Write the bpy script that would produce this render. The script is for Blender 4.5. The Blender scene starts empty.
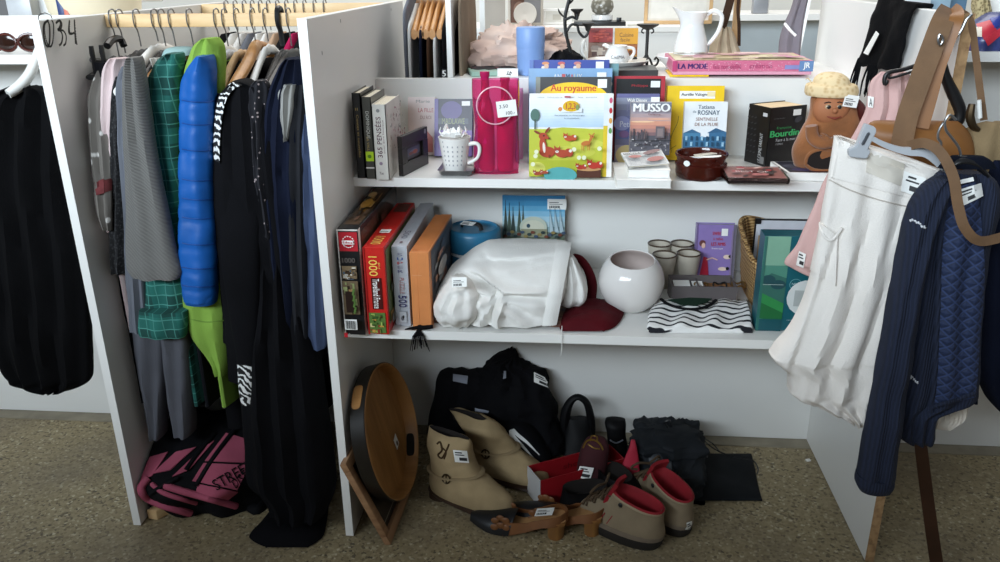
import bpy, bmesh, math, random
from mathutils import Vector as V, Matrix, noise
C = bpy.context.scene.collection
rnd = random.Random(7)
PI = math.pi
sin, cos = math.sin, math.cos
# ------------------------------------------------------------------ camera
FPX = 819.64
CAM = V((.5152, -1.5991, 1.2871))
CR = V((.99592692, .089453, -.01130176)); CU = V((-.02143697, .35667126, .93398398)); CF = V((-.08757868, .92993751, -.35713611))
def at(x, y, X=None, Y=None, Z=None):
    "the point of the plane X/Y/Z = const seen at pixel x,y of the 1000x562 frame"
    d = CF + CR*((x-500)/FPX) - CU*((y-281)/FPX)
    if X is not None: t = (X-CAM.x)/d.x
    elif Y is not None: t = (Y-CAM.y)/d.y
    else: t = (Z-CAM.z)/d.z
    return CAM + d*t
def prj(p):
    d = p-CAM; z = d.dot(CF)
    return 500+FPX*d.dot(CR)/z, 281-FPX*d.dot(CU)/z
def hfit(o, v, ytop):
    "length along v from o whose end is seen at row ytop"
    lo, hi = 0.0, 1.5
    for _ in range(40):
        m = (lo+hi)/2
        if prj(o+v*m)[1] > ytop: lo = m
        else: hi = m
    return lo
# ------------------------------------------------------------------ materials
def lin(h):
    if isinstance(h, (tuple, list)): c = [k/255 for k in h]
    else: h = h.lstrip('#'); c = [int(h[i:i+2], 16)/255 for i in (0, 2, 4)]
    return tuple(k/12.92 if k <= .04045 else ((k+.055)/1.055)**2.4 for k in c)+(1,)
MATS = {}
class NT:
    def __init__(s, name):
        s.m = bpy.data.materials.new(name); s.m.use_nodes = True
        s.t = s.m.node_tree; s.b = s.t.nodes['Principled BSDF']
        s.tc = s.t.nodes.new('ShaderNodeTexCoord')
    def n(s, k, **kw):
        o = s.t.nodes.new('ShaderNode'+k)
        for a, b in kw.items():
            if a in o.inputs: o.inputs[a].default_value = b
            else: setattr(o, a, b)
        return o
    def l(s, a, b): s.t.links.new(a, b)
    def coord(s, scale=(1, 1, 1), rot=(0, 0, 0)):
        mp = s.n('Mapping'); mp.inputs['Scale'].default_value = scale; mp.inputs['Rotation'].default_value = rot
        s.l(s.tc.outputs['Object'], mp.inputs[0]); return mp.outputs[0]
    def ramp(s, fac, stops, interp='LINEAR'):
        r = s.n('ValToRGB'); r.color_ramp.interpolation = interp
        e = r.color_ramp.elements
        while len(e) < len(stops): e.new(.5)
        for i, (p, c) in enumerate(stops): e[i].position = p; e[i].color = lin(c) if not isinstance(c, tuple) or len(c) != 4 else c
        s.l(fac, r.inputs[0]); return r.outputs[0]
    def mix(s, fac, a, b, mode='MIX'):
        x = s.n('MixRGB', blend_type=mode)
        for i, k in ((0, fac), (1, a), (2, b)):
            if hasattr(k, 'links'): s.l(k, x.inputs[i])
            else: x.inputs[i].default_value = k if i == 0 else (lin(k) if not (isinstance(k, tuple) and len(k) == 4) else k)
        return x.outputs[0]
    def bump(s, h, st=.3, d=.002):
        b = s.n('Bump'); b.inputs['Strength'].default_value = st; b.inputs['Distance'].default_value = d
        s.l(h, b.inputs['Height']); s.l(b.outputs[0], s.b.inputs['Normal'])
    def set(s, rough=.5, metal=0, **kw):
        s.b.inputs['Roughness'].default_value = rough; s.b.inputs['Metallic'].default_value = metal
        for a, v in kw.items(): s.b.inputs[a.replace('_', ' ')].default_value = v
        return s.m
def mat(name, col, rough=.55, var=.12, scale=12, bump=.0, bscale=250, metal=0, **kw):
    if name in MATS: return MATS[name]
    n = NT(name); c = lin(col)
    nz = n.n('TexNoise'); nz.inputs['Scale'].default_value = scale; nz.inputs['Detail'].default_value = 3
    n.l(n.coord(), nz.inputs['Vector'])
    lo = tuple(max(0, k*(1-var)) for k in c[:3])+(1,); hi = tuple(min(1, k*(1+var)) for k in c[:3])+(1,)
    n.l(n.ramp(nz.outputs['Fac'], [(.3, lo), (.7, hi)]), n.b.inputs['Base Color'])
    if bump:
        z2 = n.n('TexNoise'); z2.inputs['Scale'].default_value = bscale
        n.l(n.coord(), z2.inputs['Vector']); n.bump(z2.outputs['Fac'], bump)
    MATS[name] = n.set(rough, metal, **kw); return MATS[name]
def cloth(name, col, var=.18, rough=.95, bump=.5):
    return mat(name, col, rough, var, 6, bump, 420, Specular_IOR_Level=.12)
def wood(name, c1, c2, axis=(1, 1, 12), rough=.5, scale=6):
    if name in MATS: return MATS[name]
    n = NT(name); nz = n.n('TexNoise'); nz.inputs['Scale'].default_value = scale; nz.inputs['Detail'].default_value = 5; nz.inputs['Distortion'].default_value = .6
    n.l(n.coord(axis), nz.inputs['Vector'])
    n.l(n.ramp(nz.outputs['Fac'], [(.3, c1), (.7, c2)]), n.b.inputs['Base Color']); n.bump(nz.outputs['Fac'], .15, .001)
    MATS[name] = n.set(rough); return MATS[name]
def stripes(name, c1, c2, scale, axis='Z', duty=.5, rot=(0, 0, 0), dist=0, rough=.9, bump=0, soft=.04):
    if name in MATS: return MATS[name]
    n = NT(name); w = n.n('TexWave', bands_direction=axis); w.inputs['Scale'].default_value = scale; w.inputs['Distortion'].default_value = dist; w.inputs['Detail Scale'].default_value = 1.5
    n.l(n.coord((1, 1, 1), rot), w.inputs['Vector'])
    n.l(n.ramp(w.outputs['Fac'], [(duty-soft, c1), (duty+soft, c2)]), n.b.inputs['Base Color'])
    if bump: n.bump(w.outputs['Fac'], bump, .003)
    MATS[name] = n.set(rough); return MATS[name]
def spots(name, c1, c2, scale, lo, hi, rough=.9, feature='F1', stretch=(1, 1, 1), c3=None):
    if name in MATS: return MATS[name]
    n = NT(name); w = n.n('TexVoronoi', feature=feature); w.inputs['Scale'].default_value = scale
    n.l(n.coord(stretch), w.inputs['Vector'])
    n.l(n.ramp(w.outputs['Distance'], [(lo, c1), (hi, c2)]), n.b.inputs['Base Color'])
    MATS[name] = n.set(rough); return MATS[name]
# ------------------------------------------------------------------ mesh collector
class MB:
    def __init__(s): s.v = []; s.f = []; s.mi = []; s.sm = []; s.mats = []
    def mid(s, m):
        if m not in s.mats: s.mats.append(m)
        return s.mats.index(m)
    def add(s, vs, fs, m, smooth=False):
        b = len(s.v); i = s.mid(m); s.v += [V(p) for p in vs]
        for f in fs: s.f.append([b+k for k in f]); s.mi.append(i); s.sm.append(smooth)
        return s
    def bm(s, b, m, smooth=False):
        b.verts.index_update()
        s.add([v.co for v in b.verts], [[v.index for v in f.verts] for f in b.faces], m, smooth); b.free(); return s
    def slab(s, o, a, b, c, m, bev=0, seg=2):
        "parallelepiped from corner o along full edge vectors a, b, c"
        B = bmesh.new(); vs = [B.verts.new(o+a*i+b*j+c*k) for i in (0, 1) for j in (0, 1) for k in (0, 1)]
        for q in ((0, 1, 3, 2), (4, 6, 7, 5), (0, 4, 5, 1), (2, 3, 7, 6), (0, 2, 6, 4), (1, 5, 7, 3)): B.faces.new([vs[k] for k in q])
        bmesh.ops.recalc_face_normals(B, faces=B.faces)
        if bev: bmesh.ops.bevel(B, geom=list(B.edges), offset=bev, segments=seg, affect='EDGES', profile=.5)
        return s.bm(B, m, bool(bev))
    def box(s, lo, hi, m, bev=0, seg=2):
        lo = V(lo); hi = V(hi); d = hi-lo
        return s.slab(lo, V((d.x, 0, 0)), V((0, d.y, 0)), V((0, 0, d.z)), m, bev, seg)
    def loft(s, rings, m, closed=True, caps=(1, 1), smooth=True):
        n = len(rings[0]); vs = [p for r in rings for p in r]; fs = []
        for i in range(len(rings)-1):
            for j in range(n if closed else n-1):
                k = (j+1) % n; fs.append((i*n+j, i*n+k, (i+1)*n+k, (i+1)*n+j))
        if closed and caps[0]: fs.append(tuple(range(n-1, -1, -1)))
        if closed and caps[1]: fs.append(tuple((len(rings)-1)*n+k for k in range(n)))
        return s.add(vs, fs, m, smooth)
    def tube(s, pts, r, m, n=8, flat=1, up=None, sub=0, smooth=True):
        pts = [V(p) for p in pts]
        if sub: 
            rr = r if isinstance(r, (list, tuple)) else [r]*len(pts)
            pr = spline([tuple(p)+(q,) for p, q in zip(pts, rr)], sub)
            pts = [V(p[:3]) for p in pr]; r = [p[3] for p in pr]
        rings = []; pu = None
        for i, p in enumerate(pts):
            t = (pts[min(i+1, len(pts)-1)]-pts[max(i-1, 0)]).normalized()
            if up is not None: w = V(up)
            elif pu is None: w = V((0, 0, 1)) if abs(t.z) < .9 else V((1, 0, 0))
            else: w = pu
            a = t.cross(w); a = a.normalized() if a.length > 1e-6 else V((1, 0, 0)); b = a.cross(t).normalized(); pu = b
            q = r[i] if isinstance(r, (list, tuple)) else r
            rings.append([p+a*(q*cos(2*PI*k/n))+b*(q*flat*sin(2*PI*k/n)) for k in range(n)])
        return s.loft(rings, m, smooth=smooth)
    def lathe(s, prof, o, m, n=32, ax=(0, 0, 1), sx=1, sy=1, closed=False):
        "prof: (radius, height) pairs"
        ax = V(ax).normalized(); e = V((1, 0, 0)) if abs(ax.x) < .9 else V((0, 1, 0)); e = (e-ax*e.dot(ax)).normalized(); g = ax.cross(e); o = V(o)
        rings = [[o+ax*h+e*(max(r, 1e-4)*sx*cos(2*PI*k/n))+g*(max(r, 1e-4)*sy*sin(2*PI*k/n)) for k in range(n)] for r, h in prof]
        return s.loft(rings, m, caps=(0, 0))
    def prism(s, pts, d, m, smooth=False, bev=0):
        B = bmesh.new(); d = V(d); a = [B.verts.new(p) for p in pts]; b = [B.verts.new(V(p)+d) for p in pts]; n = len(pts)
        B.faces.new(a); B.faces.new(b[::-1])
        for i in range(n): B.faces.new((a[i], b[i], b[(i+1) % n], a[(i+1) % n]))
        bmesh.ops.recalc_face_normals(B, faces=B.faces)
        if bev: bmesh.ops.bevel(B, geom=list(B.edges), offset=bev, segments=2, affect='EDGES')
        return s.bm(B, m, smooth or bool(bev))
    def ball(s, c, r, m, sc=(1, 1, 1), n=16, rot=None):
        B = bmesh.new(); bmesh.ops.create_uvsphere(B, u_segments=n, v_segments=max(6, n*2//3), radius=1)
        for v in B.verts:
            q = V((v.co.x*r*sc[0], v.co.y*r*sc[1], v.co.z*r*sc[2]))
            if rot is not None: q = rot @ q
            v.co = V(c)+q
        return s.bm(B, m, True)
    def jitter(s, amp, scale=8, seed=0):
        for i, p in enumerate(s.v):
            q = p*scale+V((seed*3.1, seed*1.7, seed))
            s.v[i] = p+noise.noise_vector(q)*amp
        return s
    def build(s, name, parent=None, base=None):
        me = bpy.data.meshes.new(name)
        org = WORLD[parent.name] if parent is not None else (V(base) if base is not None else s.base())
        me.from_pydata([p-org for p in s.v], [], s.f)
        for m in s.mats: me.materials.append(m)
        me.polygons.foreach_set('material_index', s.mi); me.polygons.foreach_set('use_smooth', s.sm)
        me.update()
        B = bmesh.new(); B.from_mesh(me); bmesh.ops.remove_doubles(B, verts=B.verts, dist=1e-6); 
        if len(B.faces): B.to_mesh(me)
        B.free()
        me.set_sharp_from_angle(angle=math.radians(42))
        o = bpy.data.objects.new(name, me); C.objects.link(o)
        if parent is not None: o.parent = parent
        else: o.location = org
        WORLD[o.name] = org.copy()
        return o
    def base(s):
        lo = V((min(p.x for p in s.v), min(p.y for p in s.v), min(p.z for p in s.v))); hi = V((max(p.x for p in s.v), max(p.y for p in s.v), 0))
        return V(((lo.x+hi.x)/2, (lo.y+hi.y)/2, lo.z))
WORLD = {}
def spline(pts, sub=6):
    "Catmull-Rom through tuples"
    out = []; n = len(pts)
    for i in range(n-1):
        p0 = pts[max(i-1, 0)]; p1 = pts[i]; p2 = pts[i+1]; p3 = pts[min(i+2, n-1)]
        for k in range(sub):
            t = k/sub
            out.append(tuple(.5*((2*b)+(-a+c)*t+(2*a-5*b+4*c-d)*t*t+(-a+3*b-3*c+d)*t**3) for a, b, c, d in zip(p0, p1, p2, p3)))
    out.append(tuple(pts[-1])); return out
def tag(o, label, cat, group=None, kind=None):
    if label: o['label'] = label
    if cat: o['category'] = cat
    if group: o['group'] = group
    if kind: o['kind'] = kind
    return o
def thing(name, label, cat, loc, group=None):
    o = bpy.data.objects.new(name, None); C.objects.link(o); o.location = loc; o.empty_display_size = .02
    WORLD[o.name] = V(loc); return tag(o, label, cat, group)
def one(mb, name, label, cat, group=None): return tag(mb.build(name), label, cat, group)
def struct(name, mb): return tag(mb.build(name, base=(0, 0, 0)), None, None, None, 'structure')
def dup(root, loc, rz=0, label=None, group=None):
    r = root.copy(); C.objects.link(r); r.location = loc; r.rotation_euler = (0, 0, rz)
    if label: r['label'] = label
    if group: r['group'] = group
    for ch in list(root.children):
        c = ch.copy(); C.objects.link(c); c.parent = r
        for g in ch.children:
            d = g.copy(); C.objects.link(d); d.parent = c
    return r
# ------------------------------------------------------------------ lettering and printed art
TXT = {}
def glyphs(t):
    if t not in TXT:
        cu = bpy.data.curves.new('lettering', 'FONT'); cu.body = t; cu.resolution_u = 3
        ob = bpy.data.objects.new('lettering', cu); C.objects.link(ob)
        dg = bpy.context.evaluated_depsgraph_get(); me = bpy.data.meshes.new_from_object(ob.evaluated_get(dg))
        vs = [v.co.copy() for v in me.vertices]; fs = [list(p.vertices) for p in me.polygons]
        bpy.data.objects.remove(ob); bpy.data.curves.remove(cu); bpy.data.meshes.remove(me)
        TXT[t] = (vs, fs)
    return TXT[t]
class Art:
    "flat printed shapes on the face o, u, v with outward normal n, drawn into mesh mb; sizes in metres from the corner o"
    def __init__(s, mb, o, u, v, n): s.mb = mb; s.o = V(o); s.u = V(u).normalized(); s.v = V(v).normalized(); s.n = V(n).normalized(); s.k = 1
    def p(s, x, y): return s.o+s.u*x+s.v*y+s.n*(.00025*s.k)
    def poly(s, pts, m): s.mb.add([s.p(*q) for q in pts], [tuple(range(len(pts)))], m); s.k += 1; return s
    def rect(s, x, y, w, h, m): return s.poly([(x, y), (x+w, y), (x+w, y+h), (x, y+h)], m)
    def ell(s, x, y, a, b, m, rot=0, n=18):
        return s.poly([(x+a*cos(t)*cos(rot)-b*sin(t)*sin(rot), y+a*cos(t)*sin(rot)+b*sin(t)*cos(rot)) for t in [2*PI*k/n for k in range(n)]], m)
    def line(s, pts, w, m):
        for a, b in zip(pts, pts[1:]):
            d = V((b[0]-a[0], b[1]-a[1])); q = V((-d.y, d.x)).normalized()*w/2
            s.mb.add([s.p(a[0]+q.x, a[1]+q.y), s.p(a[0]-q.x, a[1]-q.y), s.p(b[0]-q.x, b[1]-q.y), s.p(b[0]+q.x, b[1]+q.y)], [(0, 1, 2, 3)], m)
        s.k += 1; return s
    def text(s, t, x, y, w, h, m, vert=False, bold=0):
        "fits text in the box x,y,w,h; vert: reads bottom to top (1) or top to bottom (-1)"
        vs, fs = glyphs(t)
        if not vs: return s
        x0 = min(p.x for p in vs); x1 = max(p.x for p in vs); y0 = min(p.y for p in vs); y1 = max(p.y for p in vs)
        for dx in ([0] if not bold else [-bold, 0, bold]):
            out = []
            for p in vs:
                a = (p.x-x0)/(x1-x0); b = (p.y-y0)/(y1-y0)
                if vert == 1: a, b = 1-b, a
                elif vert == -1: a, b = b, 1-a
                out.append(s.p(x+a*w+dx, y+b*h))
            s.mb.add(out, fs, m); s.k += .2
        s.k += 1; return s
def frame(bl, br, Z, lean=0.0, ytop=None):
    "upright face whose lower corners are seen at pixels bl, br on the level Z"
    o = at(bl[0], bl[1], Z=Z); r = at(br[0], br[1], Z=Z); u = (r-o); w = u.length; u = u/w
    v = (Matrix.Rotation(-lean, 3, u) @ V((0, 0, 1))); n = u.cross(v)
    h = hfit(o, v, ytop) if ytop is not None else None
    return o, u, v, n, w, h
def price_tag(name, o, u, v, n, w, h, parent):
    mb = MB(); mb.slab(o+n*.0008, u*w, v*h, n*.0008, M_TAG)
    a = Art(mb, o+n*.0018, u, v, n)
    a.rect(w*.1, h*.12, w*.55, h*.24, M_INK).rect(w*.1, h*.62, w*.5, h*.07, M_INK).rect(w*.1, h*.48, w*.7, h*.05, M_INK)
    for k in range(5): a.rect(w*(.14+.1*k), h*.12, w*.03, h*.24, M_TAG)
    return mb.build(name, parent)
M_TAG = mat('tag_paper', 'f2f2ee', .6, .03); M_INK = mat('print_ink', '2a2a2c', .6, .1)
def puff(rows, m, n=36, sub=5, fold=(0, 0), wr=.0, wscale=14, seed=0, pw=.7, mb=None, caps=(1, 1)):
    """cloth or stuffed body from pixel rows (xl, xr, y, Y, th): seen edge to edge between xl and xr at row y on the depth Y,
    th thick front to back; fold = (number of pleats, depth), wr = wrinkle depth"""
    mb = mb or MB(); rings = []
    for (xl, xr, y, Yc, th) in spline(rows, sub):
        a = at(xl, y, Y=Yc); b = at(xr, y, Y=Yc); c = (a+b)/2; h = (b-a)/2; h.z = 0; d = V((-h.y, h.x, 0)).normalized()
        ring = []
        for k in range(n):
            t = 2*PI*k/n; x = cos(t); s = sin(t); s = math.copysign(abs(s)**pw, s)
            p = c+h*x+d*(th*s)
            if fold[1]: p += d*(fold[1]*sin(fold[0]*x*PI+seed+3*noise.noise(V((c.z*2.5, seed, 0))))*(1-x**4))
            if wr:
                q = noise.noise(p*wscale+V((seed*5.3, 0, 0)))+.5*noise.noise(p*wscale*2.3+V((0, seed*2.1, 0)))
                p += (d*s*(1-x*x*.6)+h.normalized()*x*.4)*(wr*q)
            ring.append(p)
        rings.append(ring)
    mb.loft(rings, m, caps=caps); return mb
def sheet(fn, nu, nv, th, m, mb=None):
    "cloth sheet of thickness th over the surface fn(u, v), u and v in 0..1"
    mb = mb or MB(); P = [[V(fn(i/nu, j/nv)) for j in range(nv+1)] for i in range(nu+1)]
    N = []
    for i in range(nu+1):
        r = []
        for j in range(nv+1):
            a = P[min(i+1, nu)][j]-P[max(i-1, 0)][j]; b = P[i][min(j+1, nv)]-P[i][max(j-1, 0)]; c = a.cross(b)
            r.append(c.normalized() if c.length > 1e-9 else V((0, 0, 1)))
        N.append(r)
    W = nv+1; vs = [P[i][j]+N[i][j]*th/2 for i in range(nu+1) for j in range(W)]+[P[i][j]-N[i][j]*th/2 for i in range(nu+1) for j in range(W)]; o = (nu+1)*W; fs = []
    for i in range(nu):
        for j in range(nv):
            a = i*W+j; fs += [(a, a+W, a+W+1, a+1), (o+a+1, o+a+W+1, o+a+W, o+a)]
    for i in range(nu): a = i*W; fs.append((a, o+a, o+a+W, a+W)); a = i*W+nv; fs.append((a, a+W, o+a+W, o+a))
    for j in range(nv): a = j; fs.append((a, a+1, o+a+1, o+a)); a = nu*W+j; fs.append((a, o+a, o+a+1, a+1))
    return mb.add(vs, fs, m, True)
def fbm(p, s): return noise.noise(p*s)+.5*noise.noise(p*s*2.1+V((7, 3, 1)))

def mound(rows, Z, hmax, m, nu=40, nv=24, wr=.004, wscale=25, seed=0, th=.004, mb=None, prof=2.5):
    "soft heap lying on the level Z inside the pixel rows (xl, xr, y), listed front to back"
    R = spline([tuple(map(float, r)) for r in rows], max(2, nv//(len(rows)-1)))
    def f(u, v):
        i = min(int(v*(len(R)-1)+1e-6), len(R)-1); xl, xr, y = R[i]; p = at(xl, y, Z=Z).lerp(at(xr, y, Z=Z), u)
        e = (1-abs(2*u-1)**prof)*(1-abs(2*v-1)**prof); e = max(0, e)**.6
        return V((p.x, p.y, Z+th/2+.0005+e*hmax*(.75+.25*noise.noise(V((u*3, v*3, seed))))+e*wr*fbm(p+V((seed, 0, 0)), wscale)))
    return sheet(f, nu, len(R)-1, th, m, mb)
from mathutils.bvhtree import BVHTree
class Skin:
    "prints and patches laid on a body: pixels are projected onto the surface of mesh collector mb"
    def __init__(s, mb): s.t = BVHTree.FromPolygons([tuple(p) for p in mb.v], [tuple(f) for f in mb.f])
    def hit(s, x, y, off=.0015):
        d = (at(x, y, Y=5.0) - CAM).normalized(); h = s.t.ray_cast(CAM, d)
        if h[0] is None: 
            q = s.t.find_nearest(CAM+d*s.last); return q[0]-d*off
        s.last = h[3]; return h[0]-d*off
    last = 1.9
    def quad(s, q, m, mb, nu=8, nv=8, off=.0015, th=.001):
        "q = pixel corners top left, top right, bottom right, bottom left"
        def f(u, v):
            a = [q[0][i]*(1-u)+q[1][i]*u for i in (0, 1)]; b = [q[3][i]*(1-u)+q[2][i]*u for i in (0, 1)]
            return s.hit(a[0]*(1-v)+b[0]*v, a[1]*(1-v)+b[1]*v, off)
        return sheet(f, nu, nv, th, m, mb)
    def line(s, pts, r, m, mb, sub=4, off=.001, n=6):
        p = spline(pts, sub); return mb.tube([s.hit(*k, off) for k in p], r, m, n)
    def text(s, t, q, m, mb, off=.003):
        vs, fs = glyphs(t); x0 = min(p.x for p in vs); x1 = max(p.x for p in vs); y0 = min(p.y for p in vs); y1 = max(p.y for p in vs); out = []
        for p in vs:
            u = (p.x-x0)/(x1-x0); v = 1-(p.y-y0)/(y1-y0)
            a = [q[0][i]*(1-u)+q[1][i]*u for i in (0, 1)]; b = [q[3][i]*(1-u)+q[2][i]*u for i in (0, 1)]; out.append(s.hit(a[0]*(1-v)+b[0]*v, a[1]*(1-v)+b[1]*v, off))
        return mb.add(out, fs, m)
    def tag(s, name, q, parent, off=.004):
        mb = MB(); s.quad(q, M_TAG, mb, 3, 3, off)
        def at_(u, v): a = [q[0][i]*(1-u)+q[1][i]*u for i in (0, 1)]; b = [q[3][i]*(1-u)+q[2][i]*u for i in (0, 1)]; return (a[0]*(1-v)+b[0]*v, a[1]*(1-v)+b[1]*v)
        for (u0, v0, u1, v1) in ((.1, .15, .6, .25), (.1, .35, .75, .43), (.35, .6, .9, .85)): s.quad([at_(u0, v0), at_(u1, v0), at_(u1, v1), at_(u0, v1)], M_INK, mb, 2, 2, off+.0015, .0004)
        return mb.build(name, parent)

def crumple(mb, amp, sc, seed=0, c=None):
    "sharp random creases over a soft body"
    c = c or sum(mb.v, V())/len(mb.v)
    for i, p in enumerate(mb.v):
        q = p*sc+V((seed*3.7, seed, 0)); f = (1-abs(noise.noise(q)))**3+.6*(1-abs(noise.noise(q*1.9+V((9, 4, 2)))))**4; mb.v[i] = p+(p-c).normalized()*amp*(f-.6)
    return mb
# ------------------------------------------------------------------ setting
def floor_mat():
    n = NT('floor_concrete'); v = n.n('TexVoronoi'); v.inputs['Scale'].default_value = 165; v.inputs['Randomness'].default_value = 1
    n.l(n.coord(), v.inputs['Vector'])
    sep = n.n('SeparateColor'); n.l(v.outputs['Color'], sep.inputs[0])
    chips = n.ramp(sep.outputs[0], [(.0, '33291c'), (.08, '675a40'), (.18, '94835e'), (.5, 'a4936c'), (.8, 'ad9c76'), (.92, 'bcac86'), (.99, 'e0d4b4')])
    big = n.n('TexNoise'); big.inputs['Scale'].default_value = 3.2; big.inputs['Detail'].default_value = 6; n.l(n.coord(), big.inputs['Vector'])
    base = n.ramp(big.outputs['Fac'], [(.3, '7a6e5a'), (.7, '957f58')])
    fine = n.n('TexNoise'); fine.inputs['Scale'].default_value = 60; fine.inputs['Detail'].default_value = 4; n.l(n.coord(), fine.inputs['Vector'])
    worn = n.ramp(big.outputs['Fac'], [(.38, (.35, .35, .35, 1)), (.62, (.9, .9, .9, 1))])
    col = n.mix(worn, base, chips)
    col = n.mix(.25, col, n.ramp(fine.outputs['Fac'], [(.35, '544c3e'), (.65, '9c907a')]))
    n.l(col, n.b.inputs['Base Color']); n.bump(fine.outputs['Fac'], .2, .001)
    return n.set(.62)
FLOOR = floor_mat()
WHITE = mat('white_melamine', 'e6e5e1', .38, .03, 2)
EDGE = mat('white_edge_band', 'f1f0ec', .4, .02, 4)
CHIP = wood('raw_chipboard_edge', '8a6a48', 'b8946a', (1, 1, 1), .8, 60)
PINE = wood('pine_slat', 'd2ab78', 'e6c798', (1, 6, 6), .55, 5)
KERB = mat('concrete_kerb', '8f8674', .8, .15, 20, .3, 90)
PLASTER = mat('wall_plaster', 'dedcd4', .7, .04, 3)
MARK = mat('marker_ink', '17171a', .5, .1)
XA, XC, H, DP, YB, ZB, T = -.5394, 1.2, 1.2014, .917, .519, 1.0245, .019
struct('floor', MB().box((-3, -2.6, -.1), (4, 4.4, 0), FLOOR))
struct('wall_back', MB().box((-3, 4.2, 0), (4, 4.3, 2.9), PLASTER))
struct('opposite_row_blocker', MB().box((-3, -2.25, 0), (4, -2.15, 1.5), mat('blocker_grey', '6a645c', .7, .1)))  # blank slab for the unseen opposite row, added to block low window light
S = thing('display_shelving', 'white melamine stall of three upright panels, two shelves and a pine clothes rail', 'shelving unit', (0, .45, 0))
def panel(x0, x1, mark=None, edge=EDGE):
    mb = MB(); mb.box((x0, .0012, .002), (x1, DP, H-.001), WHITE, .0012, 1)
    mb.box((x0, -.0006, .002), (x1, .0012, H), edge)
    return mb
def strokes(a, m, w):
    pass
mb = panel(XA-T, XA)
a = Art(mb, (XA, 0, 0), (0, 1, 0), (0, 0, 1), (1, 0, 0))
def on_a(x, y): q = at(x, y, X=XA); return (q.y, q.z)
def stroke(a, f, pts, w=.0045, m=MARK):
    p = spline([f(*q) for q in pts], 5); a.line(p, w, m)
    for q in p: a.ell(q[0], q[1], w/2, w/2, m, n=8)
stroke(a, on_a, [(48, 20.5), (44, 24), (43.5, 34), (45.5, 44), (48, 46.5), (49.5, 42), (49.8, 32), (49, 24), (47, 20.5)])
stroke(a, on_a, [(51, 23), (54, 20.5), (55.5, 24), (54, 28.5), (52.5, 30), (55.5, 31), (57.5, 36), (56.5, 43), (54, 45.5)])
stroke(a, on_a, [(59.5, 21), (58.8, 30), (59.5, 34), (62, 33)]); stroke(a, on_a, [(62.6, 20.5), (63.2, 34), (63.8, 44)])
p = mb.build('side_panel', S); p['label'] = 'leftmost upright panel marked 034'
mb = panel(-T, 0)
for (x, y) in ((340.5, 21), (391, 9.5), (322, 53)):
    q = at(x, y, X=0); Art(mb, (0, 0, 0), (0, 1, 0), (0, 0, 1), (1, 0, 0)).ell(q.y, q.z, .002, .0045, MARK)
mb.build('side_panel', S)
mb = panel(XC, XC+T, edge=CHIP)
a = Art(mb, (XC, 0, 0), (0, -1, 0), (0, 0, 1), (-1, 0, 0))
def on_c(x, y): q = at(x, y, X=XC); return (-q.y, q.z)
a.k = 2
stroke(a, on_c, [(959, 19), (956, 30), (955, 35), (958, 37)], .005); stroke(a, on_c, [(962.5, 19), (957, 36), (953.5, 47)], .005)
p = mb.build('side_panel', S); p['label'] = 'right upright panel with a raw chipboard front edge'
mb = MB(); mb.box((-1.75, YB, .004), (XA-T, YB+.016, ZB+.16), WHITE, .001, 1); mb.box((XA, YB, .004), (-T, YB+.016, ZB), WHITE, .001, 1)
mb.box((0, YB, .004), (XC, YB+.016, ZB), WHITE, .001, 1); mb.box((XC+T, YB, .004), (2.4, YB+.016, ZB+.1), WHITE, .001, 1)
mb.build('back_panel', S)
struct('trim_1', MB().box((-1.75, YB-.045, 0), (2.4, YB+.03, .0035), KERB))
def shelf(x0, x1, y0, y1, zt, t=.021):
    mb = MB(); mb.box((x0, y0+.001, zt-t), (x1, y1, zt), WHITE); mb.box((x0, y0-.0005, zt-t), (x1, y0+.001, zt), EDGE); return mb.build('shelf', S)
Z1, Z2, Y1, Y2 = .832, .518, .2409, .0763
shelf(0, XC, Y1, YB, Z1); shelf(0, XC, Y2, YB, Z2)
shelf(.2, XC, YB+.016, .90, ZB, .02)
shelf(-1.75, XA-T, .30, YB, 1.106); shelf(XC+T, 2.4, .30, YB, 1.107)
mb = MB(); mb.box((XA+.001, .236, H-.030), (-T-.001, .258, H-.002), PINE, .002); mb.build('clothes_rail', S)
mb = MB(); mb.box((XA+.001, .74, H-.030), (-T-.001, .762, H-.001), PINE, .002); mb.build('clothes_rail', S)
# ------------------------------------------------------------------ upper shelf: books, mug, bag, purse
PAGE = stripes('book_pages', 'e9e2cf', 'd8cfb8', 260, 'X', .5, (.0, .0, .0)); PAPER = mat('paper_white', 'f0eee8', .6, .04, 20)
def col(h, rough=.35): return mat('print_'+h, h, rough, .05, 30)
WHT = col('f4f3ef'); BLK = col('161618'); RED = col('b3202c'); YEL = col('f0c818'); TAN = mat('tan_pages', 'd8bf98', .8, .1, 60)
SUEDE0 = None
UX, VZ, NY = V((1, 0, 0)), V((0, 0, 1)), V((0, -1, 0))
def book(name, label, o, u, v, n, w, h, t, cover, art=None, pages=PAGE, group=None, hard=.0016, cat='book'):
    "closed book with its front cover on the face o,u,v; spine along the left edge"
    n = V(n); o = o+VZ*(max(0, n.z)*t); root = thing(name, label, cat, o+u*(w/2)-n*(t/2), group)
    mb = MB(); c = max(hard, .0008)
    mb.slab(o-n*c, u*w, v*h, n*c, cover); mb.slab(o-n*t, u*w, v*h, n*c, cover); mb.slab(o-n*t, u*c, v*h, n*t, cover)
    if art: art(Art(mb, o, u, v, n), w, h); 
    mb.build('cover', root)
    pm = MB(); e = .003 if hard > .001 else .0004
    pm.slab(o+u*c+v*e-n*(t-c), u*(w-c-e), v*(h-2*e), n*(t-2*c), pages); pm.build('pages', root)
    return root
def spine_art(o, w, h):
    pass
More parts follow.
